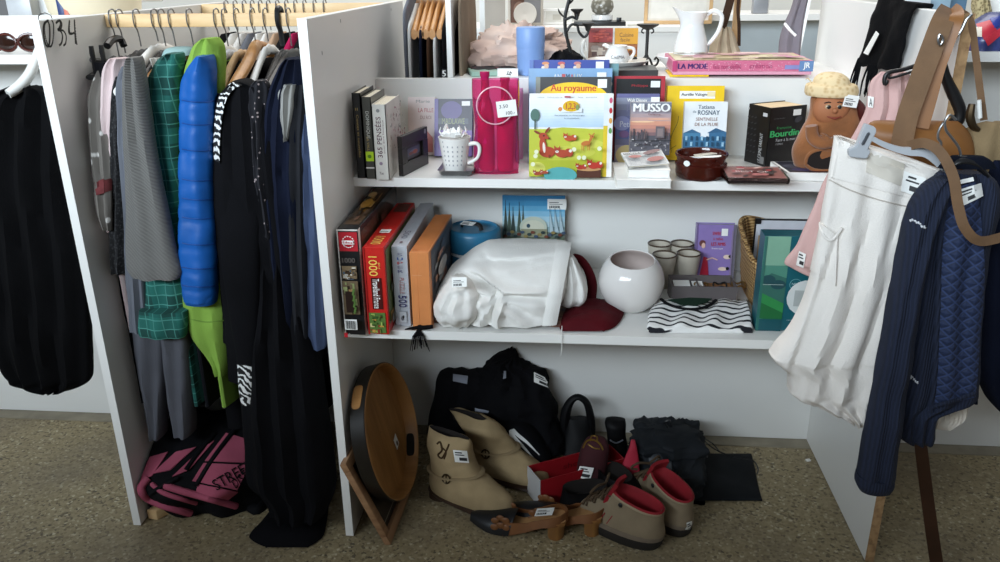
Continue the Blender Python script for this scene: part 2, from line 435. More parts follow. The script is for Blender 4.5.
# three books stood against the left panel, spines to the front
def spine_book(name, label, bl, br, ytop, depth, cover, sart, cart=None, lean=0, pages=PAGE, cat='book'):
    o = at(bl[0], bl[1], Z=Z1+.0005); r = at(br[0], br[1], Z=Z1+.0005); w = (r-o).x
    o = V((o.x, o.y, Z1+.0005)); h = hfit(o, VZ, ytop)
    root = thing(name, label, cat, o+V((w/2, depth/2, 0)))
    mb = MB(); c = .0018
    mb.slab(o, UX*w, VZ*h, -NY*c, cover); mb.slab(o, UX*c, VZ*h, -NY*depth, cover); mb.slab(o+UX*(w-c), UX*c, VZ*h, -NY*depth, cover)
    sart(Art(mb, o, UX, VZ, NY), w, h)
    if cart: cart(Art(mb, o+UX*w, -NY, VZ, UX), depth, h)
    mb.build('cover', root)
    MB().slab(o+UX*c+V((0, c, .002)), UX*(w-2*c), VZ*(h-.005), -NY*(depth-c-.003), pages).build('pages', root)
    return root
gold = col('b79a5a')
spine_book('book', 'black book with small gold spine lettering, against the left panel on the upper shelf', (357.8, 178), (366, 178), 93, .13, BLK,
    lambda a, w, h: (a.text('Contes et nouvelles', w*.35, h*.25, w*.3, h*.5, gold, -1), a.text('II', w*.3, h*.8, w*.3, .006, gold)))
spine_book('book', 'grey book with a lime sticker on its spine, second from the left panel', (366.6, 178.6), (375.6, 179), 97, .14, col('47463f'),
    lambda a, w, h: (a.text('DOMINIQUE', w*.3, h*.5, w*.4, h*.33, col('d8d8d0'), -1), a.text('LA VALLÉE', w*.3, h*.3, w*.34, h*.22, gold, -1), a.rect(w*.1, h*.22, w*.85, h*.12, col('bfe32a')), a.ell(w*.5, h*.28, w*.2, w*.2, col('5b8f1e')), a.rect(w*.05, h*.13, w*.9, .003, WHT)))
def c365(a, w, h):
    r2 = random.Random(3)
    for k in range(70):
        x, y = r2.uniform(.01, w-.01), r2.uniform(h*.35, h-.01); a.ell(x, y, r2.uniform(.002, .006), r2.uniform(.001, .003), col(r2.choice(['8d6f6a', '77807a', '9a4f58', 'b3a9a0', '5a5a52'])), r2.uniform(0, 3), 8)
    a.text('365', w*.35, h*.42, w*.45, h*.17, col('7d2030')); a.text('pensées', w*.3, h*.34, w*.5, h*.06, col('7d2030'))
spine_book('book', 'white book of 365 thoughts with red flowers on its cover, third from the left panel', (376, 179.5), (389.4, 180), 104.5, .15, col('dedbd3'),
    lambda a, w, h: (a.text('365 PENSÉES', w*.18, h*.3, w*.42, h*.54, col('5a2a3c'), 1, .0002), a.text('pour être heureux', w*.68, h*.36, w*.15, h*.44, col('8a6a70'), 1), a.ell(w*.45, h*.92, .004, .004, col('8c8c8c')), a.ell(w*.45, h*.22, .004, .004, col('9c8c9c')), a.text('Tut', w*.3, h*.07, w*.3, .006, col('5a2a3c'))), c365)
# small black picture frame set in front of them
def small_frame():
    o = at(398.5, 176.5, Z=Z1+.0005); r = at(424, 163.5, Z=Z1+.0005); o.x += .012; r.x += .012; u = (r-o); w = u.length; u.normalize()
    v = VZ; n = u.cross(v); h = hfit(o, v, 137); t = .012
    root = thing('framed_picture', 'small black wooden picture frame standing beside the white book', 'picture frame', o+u*w/2-n*t/2)
    mb = MB(); e = w*.2; m = mat('black_lacquer', '1b1716', .35, .15, 20)
    for (x, y, a, b) in ((0, 0, w, e), (0, h-e, w, e), (0, e, e, h-2*e), (w-e, e, e, h-2*e)): mb.slab(o+u*x+v*y-n*t, u*a, v*b, n*t, m, .0008, 1)
    mb.slab(o+u*e+v*e-n*t, u*(w-2*e), v*(h-2*e), n*.004, m)
    Art(mb, o-n*.0, u, v, n).ell(w*.9, h*.9, .006, .006, col('8c8c90'))
    mb.build('moulding', root)
    pm = MB(); pm.slab(o+u*(e+.001)+v*(e+.001)-n*.0075, u*(w-2*e-.002), v*(h-2*e-.002), n*.001, col('3a3638'))
    a = Art(pm, o+u*(e*1.25)+v*(e*1.3)-n*.0062, u, v, n); W, HH = w-2.5*e, h-2.6*e
    a.rect(0, 0, W, HH, col('4f5368')).ell(W*.5, HH*.45, W*.3, HH*.3, col('6d6f8a')).ell(W*.62, HH*.35, W*.2, HH*.26, col('a0503c')).ell(W*.3, HH*.3, W*.16, HH*.2, col('7d4640'))
    pm.build('picture', root)
small_frame()
def back_frame(xl, xr, yb, Y, ytop):
    o = at(xl, yb, Y=Y); o.z = Z1+.0005; r = at(xr, yb, Y=Y); lean = math.atan2(YB-.002-Y, .22)
    u = UX; v = Matrix.Rotation(-lean, 3, u) @ VZ; return o, u, v, u.cross(v), (r-o).x, hfit(o, v, ytop)
def house(a, w, h):
    a.text('LA FILLE', w*.38, h*.74, w*.55, h*.07, RED).text('DU ROI', w*.45, h*.62, w*.4, h*.06, col('9c6a64')).text('Marie', w*.3, h*.9, w*.5, h*.05, col('8a8580'))
    a.poly([(w*.05, h*.05), (w*.9, h*.05), (w*.9, h*.3), (w*.55, h*.5), (w*.2, h*.34), (w*.05, h*.2)], col('b5625a')).poly([(w*.25, h*.12), (w*.5, h*.12), (w*.5, h*.33), (w*.3, h*.33)], col('d9c2b4'))
f = back_frame(409, 436, 160, .478, 98); book('book', 'pale pink paperback with a red house on its cover, half behind the purple book', *f, .016, col('dcc9c4'), house, hard=.0006)
def madlaw(a, w, h):
    a.rect(0, h*.45, w, h*.55, col('2b2238')).rect(0, 0, w, h*.45, col('6a4a9a')).ell(w*.45, h*.8, w*.28, h*.16, col('5b4a86')).rect(w*.1, h*.56, w*.8, h*.1, col('4b4f5c')).text('MADLAWE', w*.2, h*.56, w*.6, h*.1, col('9aa06a')).rect(w*.72, h*.88, w*.22, h*.08, WHT)
    a.rect(.0, 0, w*.1, h, col('6b5aa0'))
f = back_frame(434.5, 472, 160, .455, 101); f = f[:4]+(f[4], f[5]); book('book', 'purple and black book behind the white mug', *f, .02, col('4a3a78'), madlaw)
def mug():
    # tray
    o = at(437, 176.4, Z=Z1+.001); r = at(473.5, 176.4, Z=Z1+.001); bl = at(443, 163, Z=Z1+.001)
    w = r.x-o.x-.006; d = .10; c = V((o.x+w/2+.003, o.y+d/2, Z1+.001))
    met = mat('tin_tray', '8e8c8c', .28, .1, 20, metal=.85); mb = MB()
    def ring(s, z, q=4): return [V((c.x+sx*(w/2*s), c.y+sy*(d/2*s), c.z+z)) for sx, sy in ((-1, -.85), (-.85, -1), (.85, -1), (1, -.85), (1, .85), (.85, 1), (-.85, 1), (-1, .85))]
    mb.loft([ring(.85, 0), ring(.92, .002), ring(1.0, .012), ring(1.06, .014), ring(1.05, .0125), ring(.97, .011), ring(.87, .0035)], met)
    one(mb, 'tray', 'small shiny metal tray under the white mug', 'tray')
    z = Z1+.005; q = at(455, 172, Z=z); q.y = c.y-.012; h = .082
    root = thing('mug', 'white mug with grey pattern holding white ribbon, on a metal tray', 'mug', (q.x, q.y, z))
    cer = mat('white_china', 'eceae6', .15, .02, 5); mb = MB(); R1, R0 = .0385, .026
    mb.lathe([(.0, .0), (R0-.002, 0), (R0, .003), (R0+.004, .03), (R1-.001, h-.004), (R1, h), (R1-.003, h), (R0+.001, .03), (R0-.004, .008), (0, .008)], q, cer)
    for i in range(26):
        t = -PI/2+(i % 5-2)*.33; hh = .018+(i//5)*.011; rr = R0+.004+(R1-R0-.004)*(hh-.03)/(h-.03)+.0006
        p = q+V((rr*cos(t), rr*sin(t), hh)); tt = V((-sin(t), cos(t), 0))
        mb.slab(p-tt*.002, tt*.003, V((0, 0, .004)), V((cos(t), sin(t), 0))*.0003, col('a9a9ac'))
    mb.build('cup', root)
    MB().tube([q+V((R1-.006, -.006, .066)), q+V((R1+.014, -.008, .068)), q+V((R1+.021, -.008, .056)), q+V((R1+.015, -.007, .034)), q+V((R0+.006, -.005, .02))], [.0055, .0045, .0045, .004, .004], cer, 10, sub=5).build('handle', root)
    rb = MB(); r2 = random.Random(5); m = mat('white_ribbon', 'f2f1ee', .4, .03)
    for k in range(15):
        t = k*2.4; a = V((cos(t), sin(t), 0)); rr = r2.uniform(.006, .026); p = q+V((rr*cos(t), rr*sin(t), h+.002)); s = V((-sin(t), cos(t), 0))*.006
        tip = p+a*.006+V((0, 0, r2.uniform(.012, .026)))
        rb.loft([[p-s-a*.003, p+s-a*.003, p+s+a*.004, p-s+a*.004], [p*.5+tip*.5-s*1.3+a*.006, p*.5+tip*.5+s*1.3+a*.006, p*.5+tip*.5+s*1.3+a*.008, p*.5+tip*.5-s*1.3+a*.008], [tip-s*.2, tip+s*.2, tip+s*.2+a*.001, tip-s*.2+a*.001]], m, smooth=False)
    one(rb, 'ribbon_bow', 'crumpled white ribbon bow stuffed in the white mug', 'ribbon')
mug()
def wine_bag():
    o = at(473.5, 174, Z=Z1+.001); r = at(519, 174, Z=Z1+.001); w = (r-o).length; u = (r-o)/w; n = u.cross(VZ); h = hfit(o, VZ, 80); d = .045
    pink = NT('pink_vinyl'); pink.b.inputs['Base Color'].default_value = lin('e8558c'); pink.set(.08, 0, Transmission_Weight=.85, Specular_IOR_Level=.7, IOR=1.2); pink = pink.m
    dark = mat('magenta_print', 'a81c52', .2, .12, 25); lite = mat('pale_pink_vinyl', 'd98aa8', .3, .1)
    root = thing('gift_bag', 'glossy pink bottle bag with a clear loop handle and white price sticker', 'bag', o+u*w/2-n*d/2)
    mb = MB(); rings = []
    for k in range(13):
        t = k/12; s = 1+.02*sin(t*9); dd = d*(1-.35*t)+.004*sin(t*14)
        cx = o+u*(w/2)+VZ*(h*t)-n*(d/2)
        ring = []
        for j in range(28):
            a = 2*PI*j/28; x = cos(a); y = sin(a); sx = math.copysign(abs(x)**.35, x); sy = math.copysign(abs(y)**.6, y)
            ring.append(cx+u*(w/2*s*sx)+n*(dd/2*sy*(1+.12*sin(5*a+t*6))))
        rings.append(ring)
    mb.loft(rings, pink, caps=(1, 0)); 
    mb.build('sleeve', root)
    for x, k in ((.27, 1.0), (.70, .94)):
        b = MB(); c = o+u*(w*x)-n*(d*.5)+VZ*.003; R = w*.19
        b.lathe([(0, 0), (R*.9, 0), (R, .004), (R, h*.6*k), (R*.8, h*.72*k), (R*.48, h*.8*k), (R*.46, h*1.0*k), (R*.55, h*1.02*k), (R*.55, h*1.06*k), (0, h*1.06*k)], c, dark, 24, sy=.8); b.build('bottle_cushion', root)
    lp = MB(); c = o+u*(w*.5)+VZ*(h*.74)+n*.01; lp.tube([c+u*(.042*cos(t))+VZ*(.042*sin(t)) for t in [2*PI*k/28 for k in range(29)]], .0016, mat('clear_tubing', 'd9a9b6', .15, .03), 8); lp.build('handle', root)
    tg = MB(); to = o+u*(w*.56)+VZ*(h*.62)+n*.016; uu = (u+VZ*.12).normalized(); vv = (VZ-u*.12).normalized(); tg.slab(to, uu*.045, vv*.036, n*.0008, M_TAG)
    a = Art(tg, to+n*.0009, uu, vv, n); a.text('3.50', .006, .020, .02, .008, M_INK).text('100.-', .02, .004, .02, .008, M_INK); tg.build('price_sticker', root)
    gl = MB(); 
    for (x, y, l, tilt) in ((.34, .48, .022, .9), (.34, .08, .035, .4), (.8, .36, .02, .0), (.8, .44, .018, 0), (.78, .2, .02, .4), (.76, .5, .014, 0), (.37, .66, .016, .1)):
        pass
wine_bag()
o = at(505, 163, Y=.45); o.z = Z1+.0005
book('book', 'lilac book standing behind the pink bottle bag', o, UX, VZ, NY, .045, .175, .02, col('d49ac2'))
# tall picture books
BS = [(.286, 0)]
def kids_frame(xl, xr, Y, ytop, lean=.1):
    o = at(xl, 174, Y=Y); r = at(xr, 174, Y=Y); o.z = Z1+.0008
    v = Matrix.Rotation(-lean, 3, UX) @ VZ; return o, UX, v, UX.cross(v), (r-o).x, hfit(o, v, ytop)
def blue_art(a, w, h):
    for x, c in ((.2, 'd88a5a'), (.4, 'c85a5a'), (.6, 'c87878')): a.ell(w*x, h-.008, .009, .004, col(c)).ell(w*x+.002, h-.015, .006, .006, col('e0b090')).ell(w*x-.006, h-.018, .004, .004, col('e8d8c8'))
    a.rect(w*.83, h-.022, w*.1, .018, M_TAG).rect(0, 0, w*.05, h, col('5a78b8')).rect(w*.05, h-.034, w*.95, .007, col('a03848'))
def sky_art(a, w, h):
    for k, (t, c) in enumerate(zip('ANIMAUX', ['e8e8e8', 'e0e0e0', 'c85a5a', '2a4a5a', 'd85a4a', 'e8d8a8', 'e8e8e8'])): a.text(t, w*(.3+.05*k), h-.026, w*.042, .013, col(c))
    a.rect(w*.82, h-.03, w*.11, .021, M_TAG); 
    for k in range(9): a.ell(w*(.82+.02*k), h-.036-.004*(k % 2), .005, .006, col('22242a' if k % 2 else 'f0f0f0'), n=10)
def tale_art(a, w, h):
    a.rect(0, 0, w*.06, h, col('8a8f86')); a.ell(w*.5, h-.048, w*.46, .036, YEL, n=40)
    a.text('Au royaume', w*.2, h-.038, w*.6, .021, col('c8401e'), 0, .0005).text('des contes', w*.25, h-.066, w*.5, .018, col('c8401e'), 0, .0005)
    a.rect(w*.82, h-.025, w*.12, .02, M_TAG)
def deer(a, x, y, s, c, flip=1):
    f = flip; k = col(c); d = col('8a3a22'); wh = col('f2e8dc')
    a.ell(x, y+.2*s, .30*s, .20*s, k).ell(x-.16*s*f, y+.42*s, .13*s, .32*s, k, .12*f).ell(x-.12*s*f, y+.36*s, .05*s, .2*s, wh, .1*f)
    a.ell(x-.16*s*f, y+.78*s, .16*s, .13*s, k).ell(x-.02*s*f, y+.73*s, .09*s, .06*s, k, -.4*f).ell(x+.06*s*f, y+.70*s, .025*s, .02*s, BLK, n=8).ell(x-.13*s*f, y+.8*s, .028*s, .035*s, BLK, n=8)
    a.ell(x-.38*s*f, y+.92*s, .13*s, .045*s, d, -.5*f).ell(x+.0*s*f, y+1.0*s, .14*s, .045*s, d, .9*f)
    a.rect(x+.05*s*f, y-.02*s, .06*s, .12*s, d)
def fawn(a, x, y, s, c):
    k = col(c); a.ell(x, y+.45*s, .3*s, .15*s, k, .2)
    for dx in (-.24, -.14, .14, .24): a.rect(x+dx*s-.02*s, y, .045*s, .42*s, k)
    a.ell(x+.3*s, y+.7*s, .08*s, .2*s, k, -.4).ell(x+.38*s, y+.88*s, .14*s, .1*s, k).ell(x+.25*s, y+1.0*s, .1*s, .035*s, k, -.7).ell(x+.48*s, y+1.04*s, .1*s, .035*s, k, .7).ell(x+.42*s, y+.9*s, .02*s, .025*s, BLK, n=8)
def fox(a, x, y, s, c):
    k = col(c); wh = col('f4ece2'); a.ell(x, y+.2*s, .34*s, .2*s, k).ell(x+.34*s, y+.25*s, .2*s, .22*s, k, .6).ell(x+.42*s, y+.34*s, .08*s, .08*s, wh)
    a.ell(x-.26*s, y+.36*s, .17*s, .14*s, k).ell(x-.26*s, y+.3*s, .09*s, .06*s, wh).poly([(x-.4*s, y+.42*s), (x-.42*s, y+.62*s), (x-.28*s, y+.5*s)], k).poly([(x-.2*s, y+.5*s), (x-.1*s, y+.62*s), (x-.12*s, y+.42*s)], k)
    a.ell(x-.31*s, y+.38*s, .02*s, .025*s, BLK, n=8).ell(x-.21*s, y+.38*s, .02*s, .025*s, BLK, n=8).ell(x-.26*s, y+.31*s, .025*s, .018*s, BLK, n=8)
def story_art(a, w, h):
    for k in range(10): a.rect(0, h*(.6+.035*k), w*.94, h*.036, col(['c3dbee', 'c9dff0', 'cfe3f2', 'd8e8f4', 'e0edf6', 'e8f1f7', 'eef4f8', 'f2f6f8', 'f5f7f8', 'f6f7f8'][k], .3))
    a.rect(0, h*.1, w*.94, h*.48, col('c9cf4e', .3)); 
    a.poly([(0, h*.1), (w*.94, h*.1), (w*.94, h*.55), (w*.7, h*.585), (w*.4, h*.6), (w*.15, h*.57), (0, h*.58)], col('c6cc48', .3))
    a.rect(0, 0, w*.94, h*.2, col('b9bf3c', .3)); a.ell(w*.1, h*.1, w*.1, h*.08, col('d8d868', .3)).ell(w*.7, h*.4, w*.2, h*.06, col('d4d65c', .3)).ell(w*.5, h*.3, w*.3, h*.08, col('d0d456', .3))
    a.rect(w*.89, 0, w*.05, h, col('e6c83a', .3)).rect(w*.89, h*.62, w*.05, h*.38, col('e8eef2', .3)); a.rect(w*.94, 0, w*.06, h, col('f0eeea', .3))
    for k, c in enumerate(('d05a7a', 'c8303a', 'e0a050', '6aa05a')): a.ell(w*.972, h*(.92-.12*k), w*.02, h*.035, col(c), n=12)
    a.ell(w*.07, h*.75, w*.055, h*.075, col('5a7a70', .3)).rect(w*.062, h*.58, w*.018, h*.12, col('4a5a50'))
    a.ell(w*.5, h*.85, w*.1, h*.07, col('e6b820', .3)).rect(w*.38, h*.78, w*.25, h*.05, col('eff4f8', .3)).ell(w*.37, h*.82, w*.025, h*.025, col('e09050')).ell(w*.5, h*.84, w*.1, h*.05, col('e6b820', .3)).text('1,2,3', w*.44, h*.81, w*.11, h*.08, col('c05a3a'), 0, .0004).ell(w*.575, h*.84, w*.022, h*.035, col('8a9a5a'))
    a.text('des histoires en deux pages', w*.3, h*.735, w*.36, h*.02, col('5a6a78')).text('à raconter', w*.42, h*.705, w*.18, h*.016, col('5a6a78'))
    a.text('une  histoire  pour  les  petits', w*.1, h*.95, w*.7, h*.018, col('8a8a90')).rect(w*.42, h*.955, w*.07, h*.02, col('c05a6a'))
    deer(a, w*.22, h*.24, h*.33, 'b8492c'); fox(a, w*.4, h*.24, h*.24, 'b84a30'); fox(a, w*.48, h*.44, h*.17, 'c8562e'); fawn(a, w*.68, h*.33, h*.19, 'c87838')
    a.ell(w*.38, h*.03, w*.2, h*.1, col('5fb0b0', .3)).rect(w*.1, 0, w*.5, h*.004, col('5fb0b0', .3))
    a.rect(w*.58, 0, w*.29, h*.1, col('5a3428')).ell(w*.725, h*.105, w*.145, h*.025, col('c89868', .3)); fox(a, w*.62, h*.1, h*.14, 'b83a2a'); fox(a, w*.78, h*.11, h*.2, 'c03a2c')
    fox(a, w*.1, h*.03, h*.12, 'a84a30'); fox(a, w*.18, h*.05, h*.1, 'b05038')
    for (x, y) in ((.05, .17), (.09, .32), (.6, .25), (.66, .25), (.54, .35), (.84, .36), (.08, .27)): a.ell(w*x, h*y, .005, .005, col('f2f4d0', .3), n=12)
book('picture_book', 'dark blue picture book, rearmost of the tall stack in the middle of the upper shelf', *kids_frame(529, 606, .435, 60.5), .012, col('33489a'), blue_art)
book('picture_book', 'light blue picture book with animal title, second from the back of the tall stack', *kids_frame(528, 609, .405, 69), .012, col('86acd2'), sky_art)
book('picture_book', 'black fairy tale book with a yellow oval title, behind the white animal book', *kids_frame(535, 608.5, .375, 77.5), .012, col('37393a'), tale_art)
book('picture_book', 'thin teal picture book showing only its edge right of the tall stack', *kids_frame(545, 615, .450, 64), .010, col('6f9aa0'))
o, u, v, n, w, h = frame((529, 177), (611, 177.2), Z1+.0008, .1, 94.5)
book('picture_book', 'white picture book with deer and foxes on a green meadow, front of the tall stack', o, u, v, n, w, h, .016, WHT, story_art)
# middle stack of novels
def novel_frame(xl, xr, Y, ytop, yb=170, lean=.12, z=None):
    o = at(xl, yb, Y=Y); r = at(xr, yb, Y=Y); o.z = (Z1 if z is None else z)+.0008
    v = Matrix.Rotation(-lean, 3, UX) @ VZ; return o, UX, v, UX.cross(v), (r-o).x, hfit(o, v, ytop)
book('book', 'black book with a red border behind the novels in the middle of the upper shelf', *novel_frame(611, 661, .440, 77, 168, .1), .02, col('b8303c'),
    lambda a, w, h: (a.rect(w*.05, 0, w*.87, h*.97, BLK), a.text('Philippa', w*.35, h*.87, w*.32, h*.035, RED), a.rect(w*.72, h*.87, w*.18, h*.075, M_TAG)))
def wd(a, w, h):
    for k in range(8): a.rect(0, h*(.3+.08*k), w, h*.09, col(['6a6a88', '5a6290', '56609a', '5e66a0', '6a70a0', '74789c', '8086a0', '9096ac'][k]))
    a.rect(0, 0, w, h*.3, col('8a8296')); a.ell(w*.28, h*.16, w*.26, h*.14, col('c9b57c')).ell(w*.15, h*.6, w*.2, h*.1, col('8a90c0')).ell(w*.2, h*.45, w*.12, h*.05, col('7a5a8a'))
    a.text('Walt Disney', w*.25, h*.88, w*.46, h*.06, WHT, 0, .0003).text('l’album', w*.25, h*.76, w*.5, h*.1, col('8f8fb4')).text('Petit', w*.1, h*.55, w*.3, h*.08, col('c8ccdc'), 0, .0003).rect(w*.8, h*.87, w*.2, h*.09, M_TAG)
book('book', 'bluish purple storybook leaning behind the sunset novel', *novel_frame(614, 656, .375, 94.5, 172, .1), .014, col('6a6a98'), wd)
zs = Z1+.0005
def lying(name, label, bl, br, Z, depth, t, art=None, skew=0, cover=WHT, cat='book'):
    o = at(bl[0], bl[1], Z=Z); r = at(br[0], br[1], Z=Z); u = r-o; w = u.length; u.normalize(); v = VZ.cross(u); 
    o = V((o.x, o.y, Z+t)); root = thing(name, label, cat, o+u*w/2+v*depth/2-VZ*t); mb = MB(); c = .0012
    mb.slab(o-VZ*c, u*w, v*depth, VZ*c, cover); mb.slab(o-VZ*t, u*w, v*depth, VZ*c, cover); mb.slab(o-VZ*t+v*(depth-c), u*w, v*c, VZ*t, cover)
    if art: art(Art(mb, o, u, v, VZ), w, depth)
    mb.build('cover', root); MB().slab(o-VZ*(t-c)+u*.0015+v*.0012, u*(w-.003), v*(depth-.004), VZ*(t-2*c), PAPER).build('pages', root); return o, u, v, w
lying('book', 'thick white book lying at the bottom of the novels, fore-edge to the front', (616, 188), (671, 188.5), zs, .175, .018)
lying('book', 'smaller white book lying on the thick white one', (628, 177.5), (670, 178), zs+.0185, .14, .017)
def grid_art(a, w, h):
    a.rect(0, 0, w, h, col('c9c9c7')); 
    for k in range(9): a.rect(w*.05, h*(.08+.1*k), w*.9, .0008, col('8e8e90'))
    for k in range(8): a.rect(w*(.08+.12*k), h*.06, .0008, h*.85, col('a0a0a2'))
    a.ell(w*.7, h*.3, w*.22, h*.16, col('9a4a42'), .15).ell(w*.25, h*.55, w*.16, h*.1, col('a05048')).ell(w*.7, h*.8, w*.24, h*.12, col('6a4244'), .25).rect(0, h*.7, w*.4, h*.1, col('3a3a3c')).text('DOKER', w*.03, h*.71, w*.35, h*.08, WHT)
o = at(628, 169.5, Z=Z1+.037); r = at(669, 166.5, Z=Z1+.037); u = (r-o); w = u.length; u.normalize(); v = (VZ.cross(u)*.9+VZ*.42).normalized(); n = u.cross(v)
book('booklet', 'grey booklet of grids and red ovals lying sloped on the white books', o+n*.004, u, v, n, w, .05, .004, col('c9c9c7'), grid_art, hard=.0004, cat='booklet')
def musso(a, w, h):
    cs = ['8a6a6c', 'b08078', 'c98a78', 'd89a80', 'c8a096', 'b09a9c', 'a49aa4', '8c8c98', '787c8a']
    for k, c in enumerate(cs): a.rect(0, h*(.36+.07*k), w, h*.072, col(c))
    a.ell(w*.3, h*.63, w*.3, h*.015, col('f0c8a0')).ell(w*.7, h*.68, w*.28, h*.012, col('e8b090'))
    r2 = random.Random(4)
    a.rect(0, 0, w, h*.37, col('58565e'))
    for k in range(26): x = r2.uniform(0, .95); a.rect(w*x, h*.3, w*r2.uniform(.02, .05), h*r2.uniform(.06, .2), col(r2.choice(['4a454c', '5c5258', '6a5a5c', '3c3a42'])))
    for k in range(30): x = r2.uniform(0, .95); a.rect(w*x, h*r2.uniform(.03, .3), w*r2.uniform(.02, .06), h*.03, col(r2.choice(['8a868c', 'a09a9c', '6a666c', 'c0bcbc'])))
    a.rect(w*.62, h*.33, w*.22, h*.22, col('6a6064')).rect(w*.66, h*.36, w*.14, h*.15, col('8c7c7c'))
    a.text('MUSSO', w*.06, h*.82, w*.88, h*.15, WHT, 0, .0012).text('Guillaume', w*.42, h*.755, w*.3, h*.04, col('6a3a40'))
    a.rect(0, h*.28, w, h*.012, col('2a2a2e')).text('sept ans après', w*.1, h*.18, w*.7, h*.06, col('303034'))
book('book', 'novel with white capitals over a sunset skyline, in front of the purple storybook', *novel_frame(629, 669, .325, 103, 158, .14, Z1+.037), .02, col('cfc4be'), musso, hard=.0006)
book('book', 'plain yellow novel with a white title label, right of the red bordered book', *novel_frame(664, 720, .44, 87, 164, .14), .022, YEL,
    lambda a, w, h: (a.rect(w*.22, h*.83, w*.62, h*.1, WHT), a.text('Aurélie Valognes', w*.25, h*.855, w*.5, h*.05, col('38383c'), 0, .0003), a.line(spline([(w*.12, h*.1), (w*.1, h*.3), (w*.2, h*.5), (w*.22, h*.6)], 6), .001, col('6a5a20')), a.line([(w*.1, h*.3), (w*.05, h*.42)], .001, col('6a5a20')), a.line([(w*.2, h*.2), (w*.08, h*.14)], .001, col('6a5a20')), a.rect(w*.7, h*.86, w*.14, h*.06, col('f0e0b0'))), hard=.0006)
def pluie(a, w, h):
    a.text('Tatiana', w*.32, h*.89, w*.38, h*.06, col('5a6a78'), 0, .0003).text('de', w*.2, h*.83, w*.08, h*.04, col('5a6a78')).text('ROSNAY', w*.32, h*.8, w*.5, h*.07, col('5a6a78'), 0, .0003).text('SENTINELLE', w*.28, h*.71, w*.5, h*.05, col('8a5a4a')).text('DE LA PLUIE', w*.26, h*.63, w*.54, h*.05, col('8a5a4a'))
    a.rect(0, 0, w, h*.46, col('3b7196')).rect(0, h*.27, w, h*.03, col('27506e')).rect(0, h*.46, w*.4, h*.06, col('4a84a8')).rect(w*.6, h*.46, w*.4, h*.08, col('3a6e94')).poly([(0, h*.52), (w*.2, h*.58), (w*.4, h*.52)], col('3a6a8c')).poly([(w*.55, h*.52), (w*.75, h*.6), (w, h*.54)], col('325f82'))
    for i in range(8):
        for j, y in enumerate((.04, .14, .32, .41)): a.rect(w*(.05+.12*i), h*y, w*.05, h*.065, col('234a66' if (i+j) % 3 else '9cc6dc'))
book('book', 'white novel with blue Paris houses, in front of the yellow novel', *novel_frame(681, 723.5, .375, 102.5, 172, .13), .016, col('eceff0'), pluie, hard=.0006)
def ramekin():
    z = Z1+.0008; a = at(683, 182, Z=z); b = at(720, 182, Z=z); q = V(((a.x+b.x)/2+.004, .285, z)); R = .057
    root = thing('ramekin', 'round brown glazed ramekin with a price dot, in front of the white novel', 'dish', q)
    m = mat('brown_glaze', '42160f', .12, .25, 30); mb = MB(); h = .055
    mb.lathe([(0, 0), (R*.9, 0), (R*.97, .004), (R, .012), (R, .026), (R*1.03, .029), (R*1.03, .033), (R*.95, .036), (R*.96, .044), (R*1.03, .049), (R*1.05, .053), (R*1.03, .056), (R*.96, .055), (R*.93, .05), (R*.91, .012), (0, .008)], q, m, 40)
    mb.build('bowl', root)
    d = MB(); t = -2.25; p = q+V((R*1.02*cos(t), R*1.02*sin(t), .04)); uu = V((-sin(t), cos(t), 0)); nn = V((cos(t), sin(t), 0)); Art(d, p+nn*.003, uu, VZ, nn).ell(0, 0, .008, .0065, M_TAG); 
    d.prism([p+nn*.002+uu*(.008*cos(k*PI/8))+VZ*(.0065*sin(k*PI/8)) for k in range(16)], nn*.0006, M_TAG); d.build('price_sticker', root)
    p1 = q+V((-.03, .01, h-.018)); mb = MB()
    mb.slab(p1, V((.075, -.008, .006)), V((.003, .02, 0)), V((0, 0, .002)), PAPER).slab(p1+V((.02, .012, .004)), V((.05, .01, .004)), V((-.003, .014, 0)), V((0, 0, .002)), col('d8cfc0'))
    one(mb, 'folded_note', 'folded paper slip lying in the brown ramekin', 'paper')
ramekin()
def cds():
    zz = Z1+.0006
    for k in range(3):
        o = at(728-k*.8, 184-k*1.2, Z=zz); u = (V((1, .03-.03*k, 0))).normalized(); v = VZ.cross(u); w = .132; d = .115; t = .0085
        lab = ['clear case with red photo cover, bottom of the disc stack beside the ramekin', 'clear case in the middle of the disc stack beside the ramekin', 'clear case with pink and red cover, top of the disc stack beside the ramekin'][k]
        root = thing('disc_case', lab, 'CD case', o+u*w/2+v*d/2, 'CD cases beside the ramekin')
        cl = MATS.get('clear_case') or NT('clear_case').set(.08, 0, Transmission_Weight=1.0, IOR=1.2); MATS['clear_case'] = cl
        b = MB(); e = .004
        for (x, y, a, c) in ((0, 0, w, e), (0, d-e, w, e), (0, e, e, d-2*e), (w-e, e, e, d-2*e)): b.slab(o+u*x+v*y, u*a, v*c, VZ*t, cl)
        b.build('jewel_case', root)
        p = MB(); p.slab(o+u*e+v*e+VZ*.001, u*(w-2*e), v*(d-2*e), VZ*(t-.002), col('5a4644'))
        a = Art(p, o+u*e+v*e+VZ*(t-.001), u, v, VZ); r2 = random.Random(k)
        a.rect(0, 0, .124, .107, col('8a5650'))
        for i in range(22): a.ell(r2.uniform(.02, .1), r2.uniform(.015, .09), r2.uniform(.006, .016), r2.uniform(.004, .012), col(r2.choice(['9a3038', 'b06a68', 'c8a8a0', '6a3a38', '403030'])), r2.uniform(0, 3), 10)
        a.text('BEST OF', .02, .03, .07, .014, col('d8c8c4')); p.build('insert', root); zz += .0088
cds()
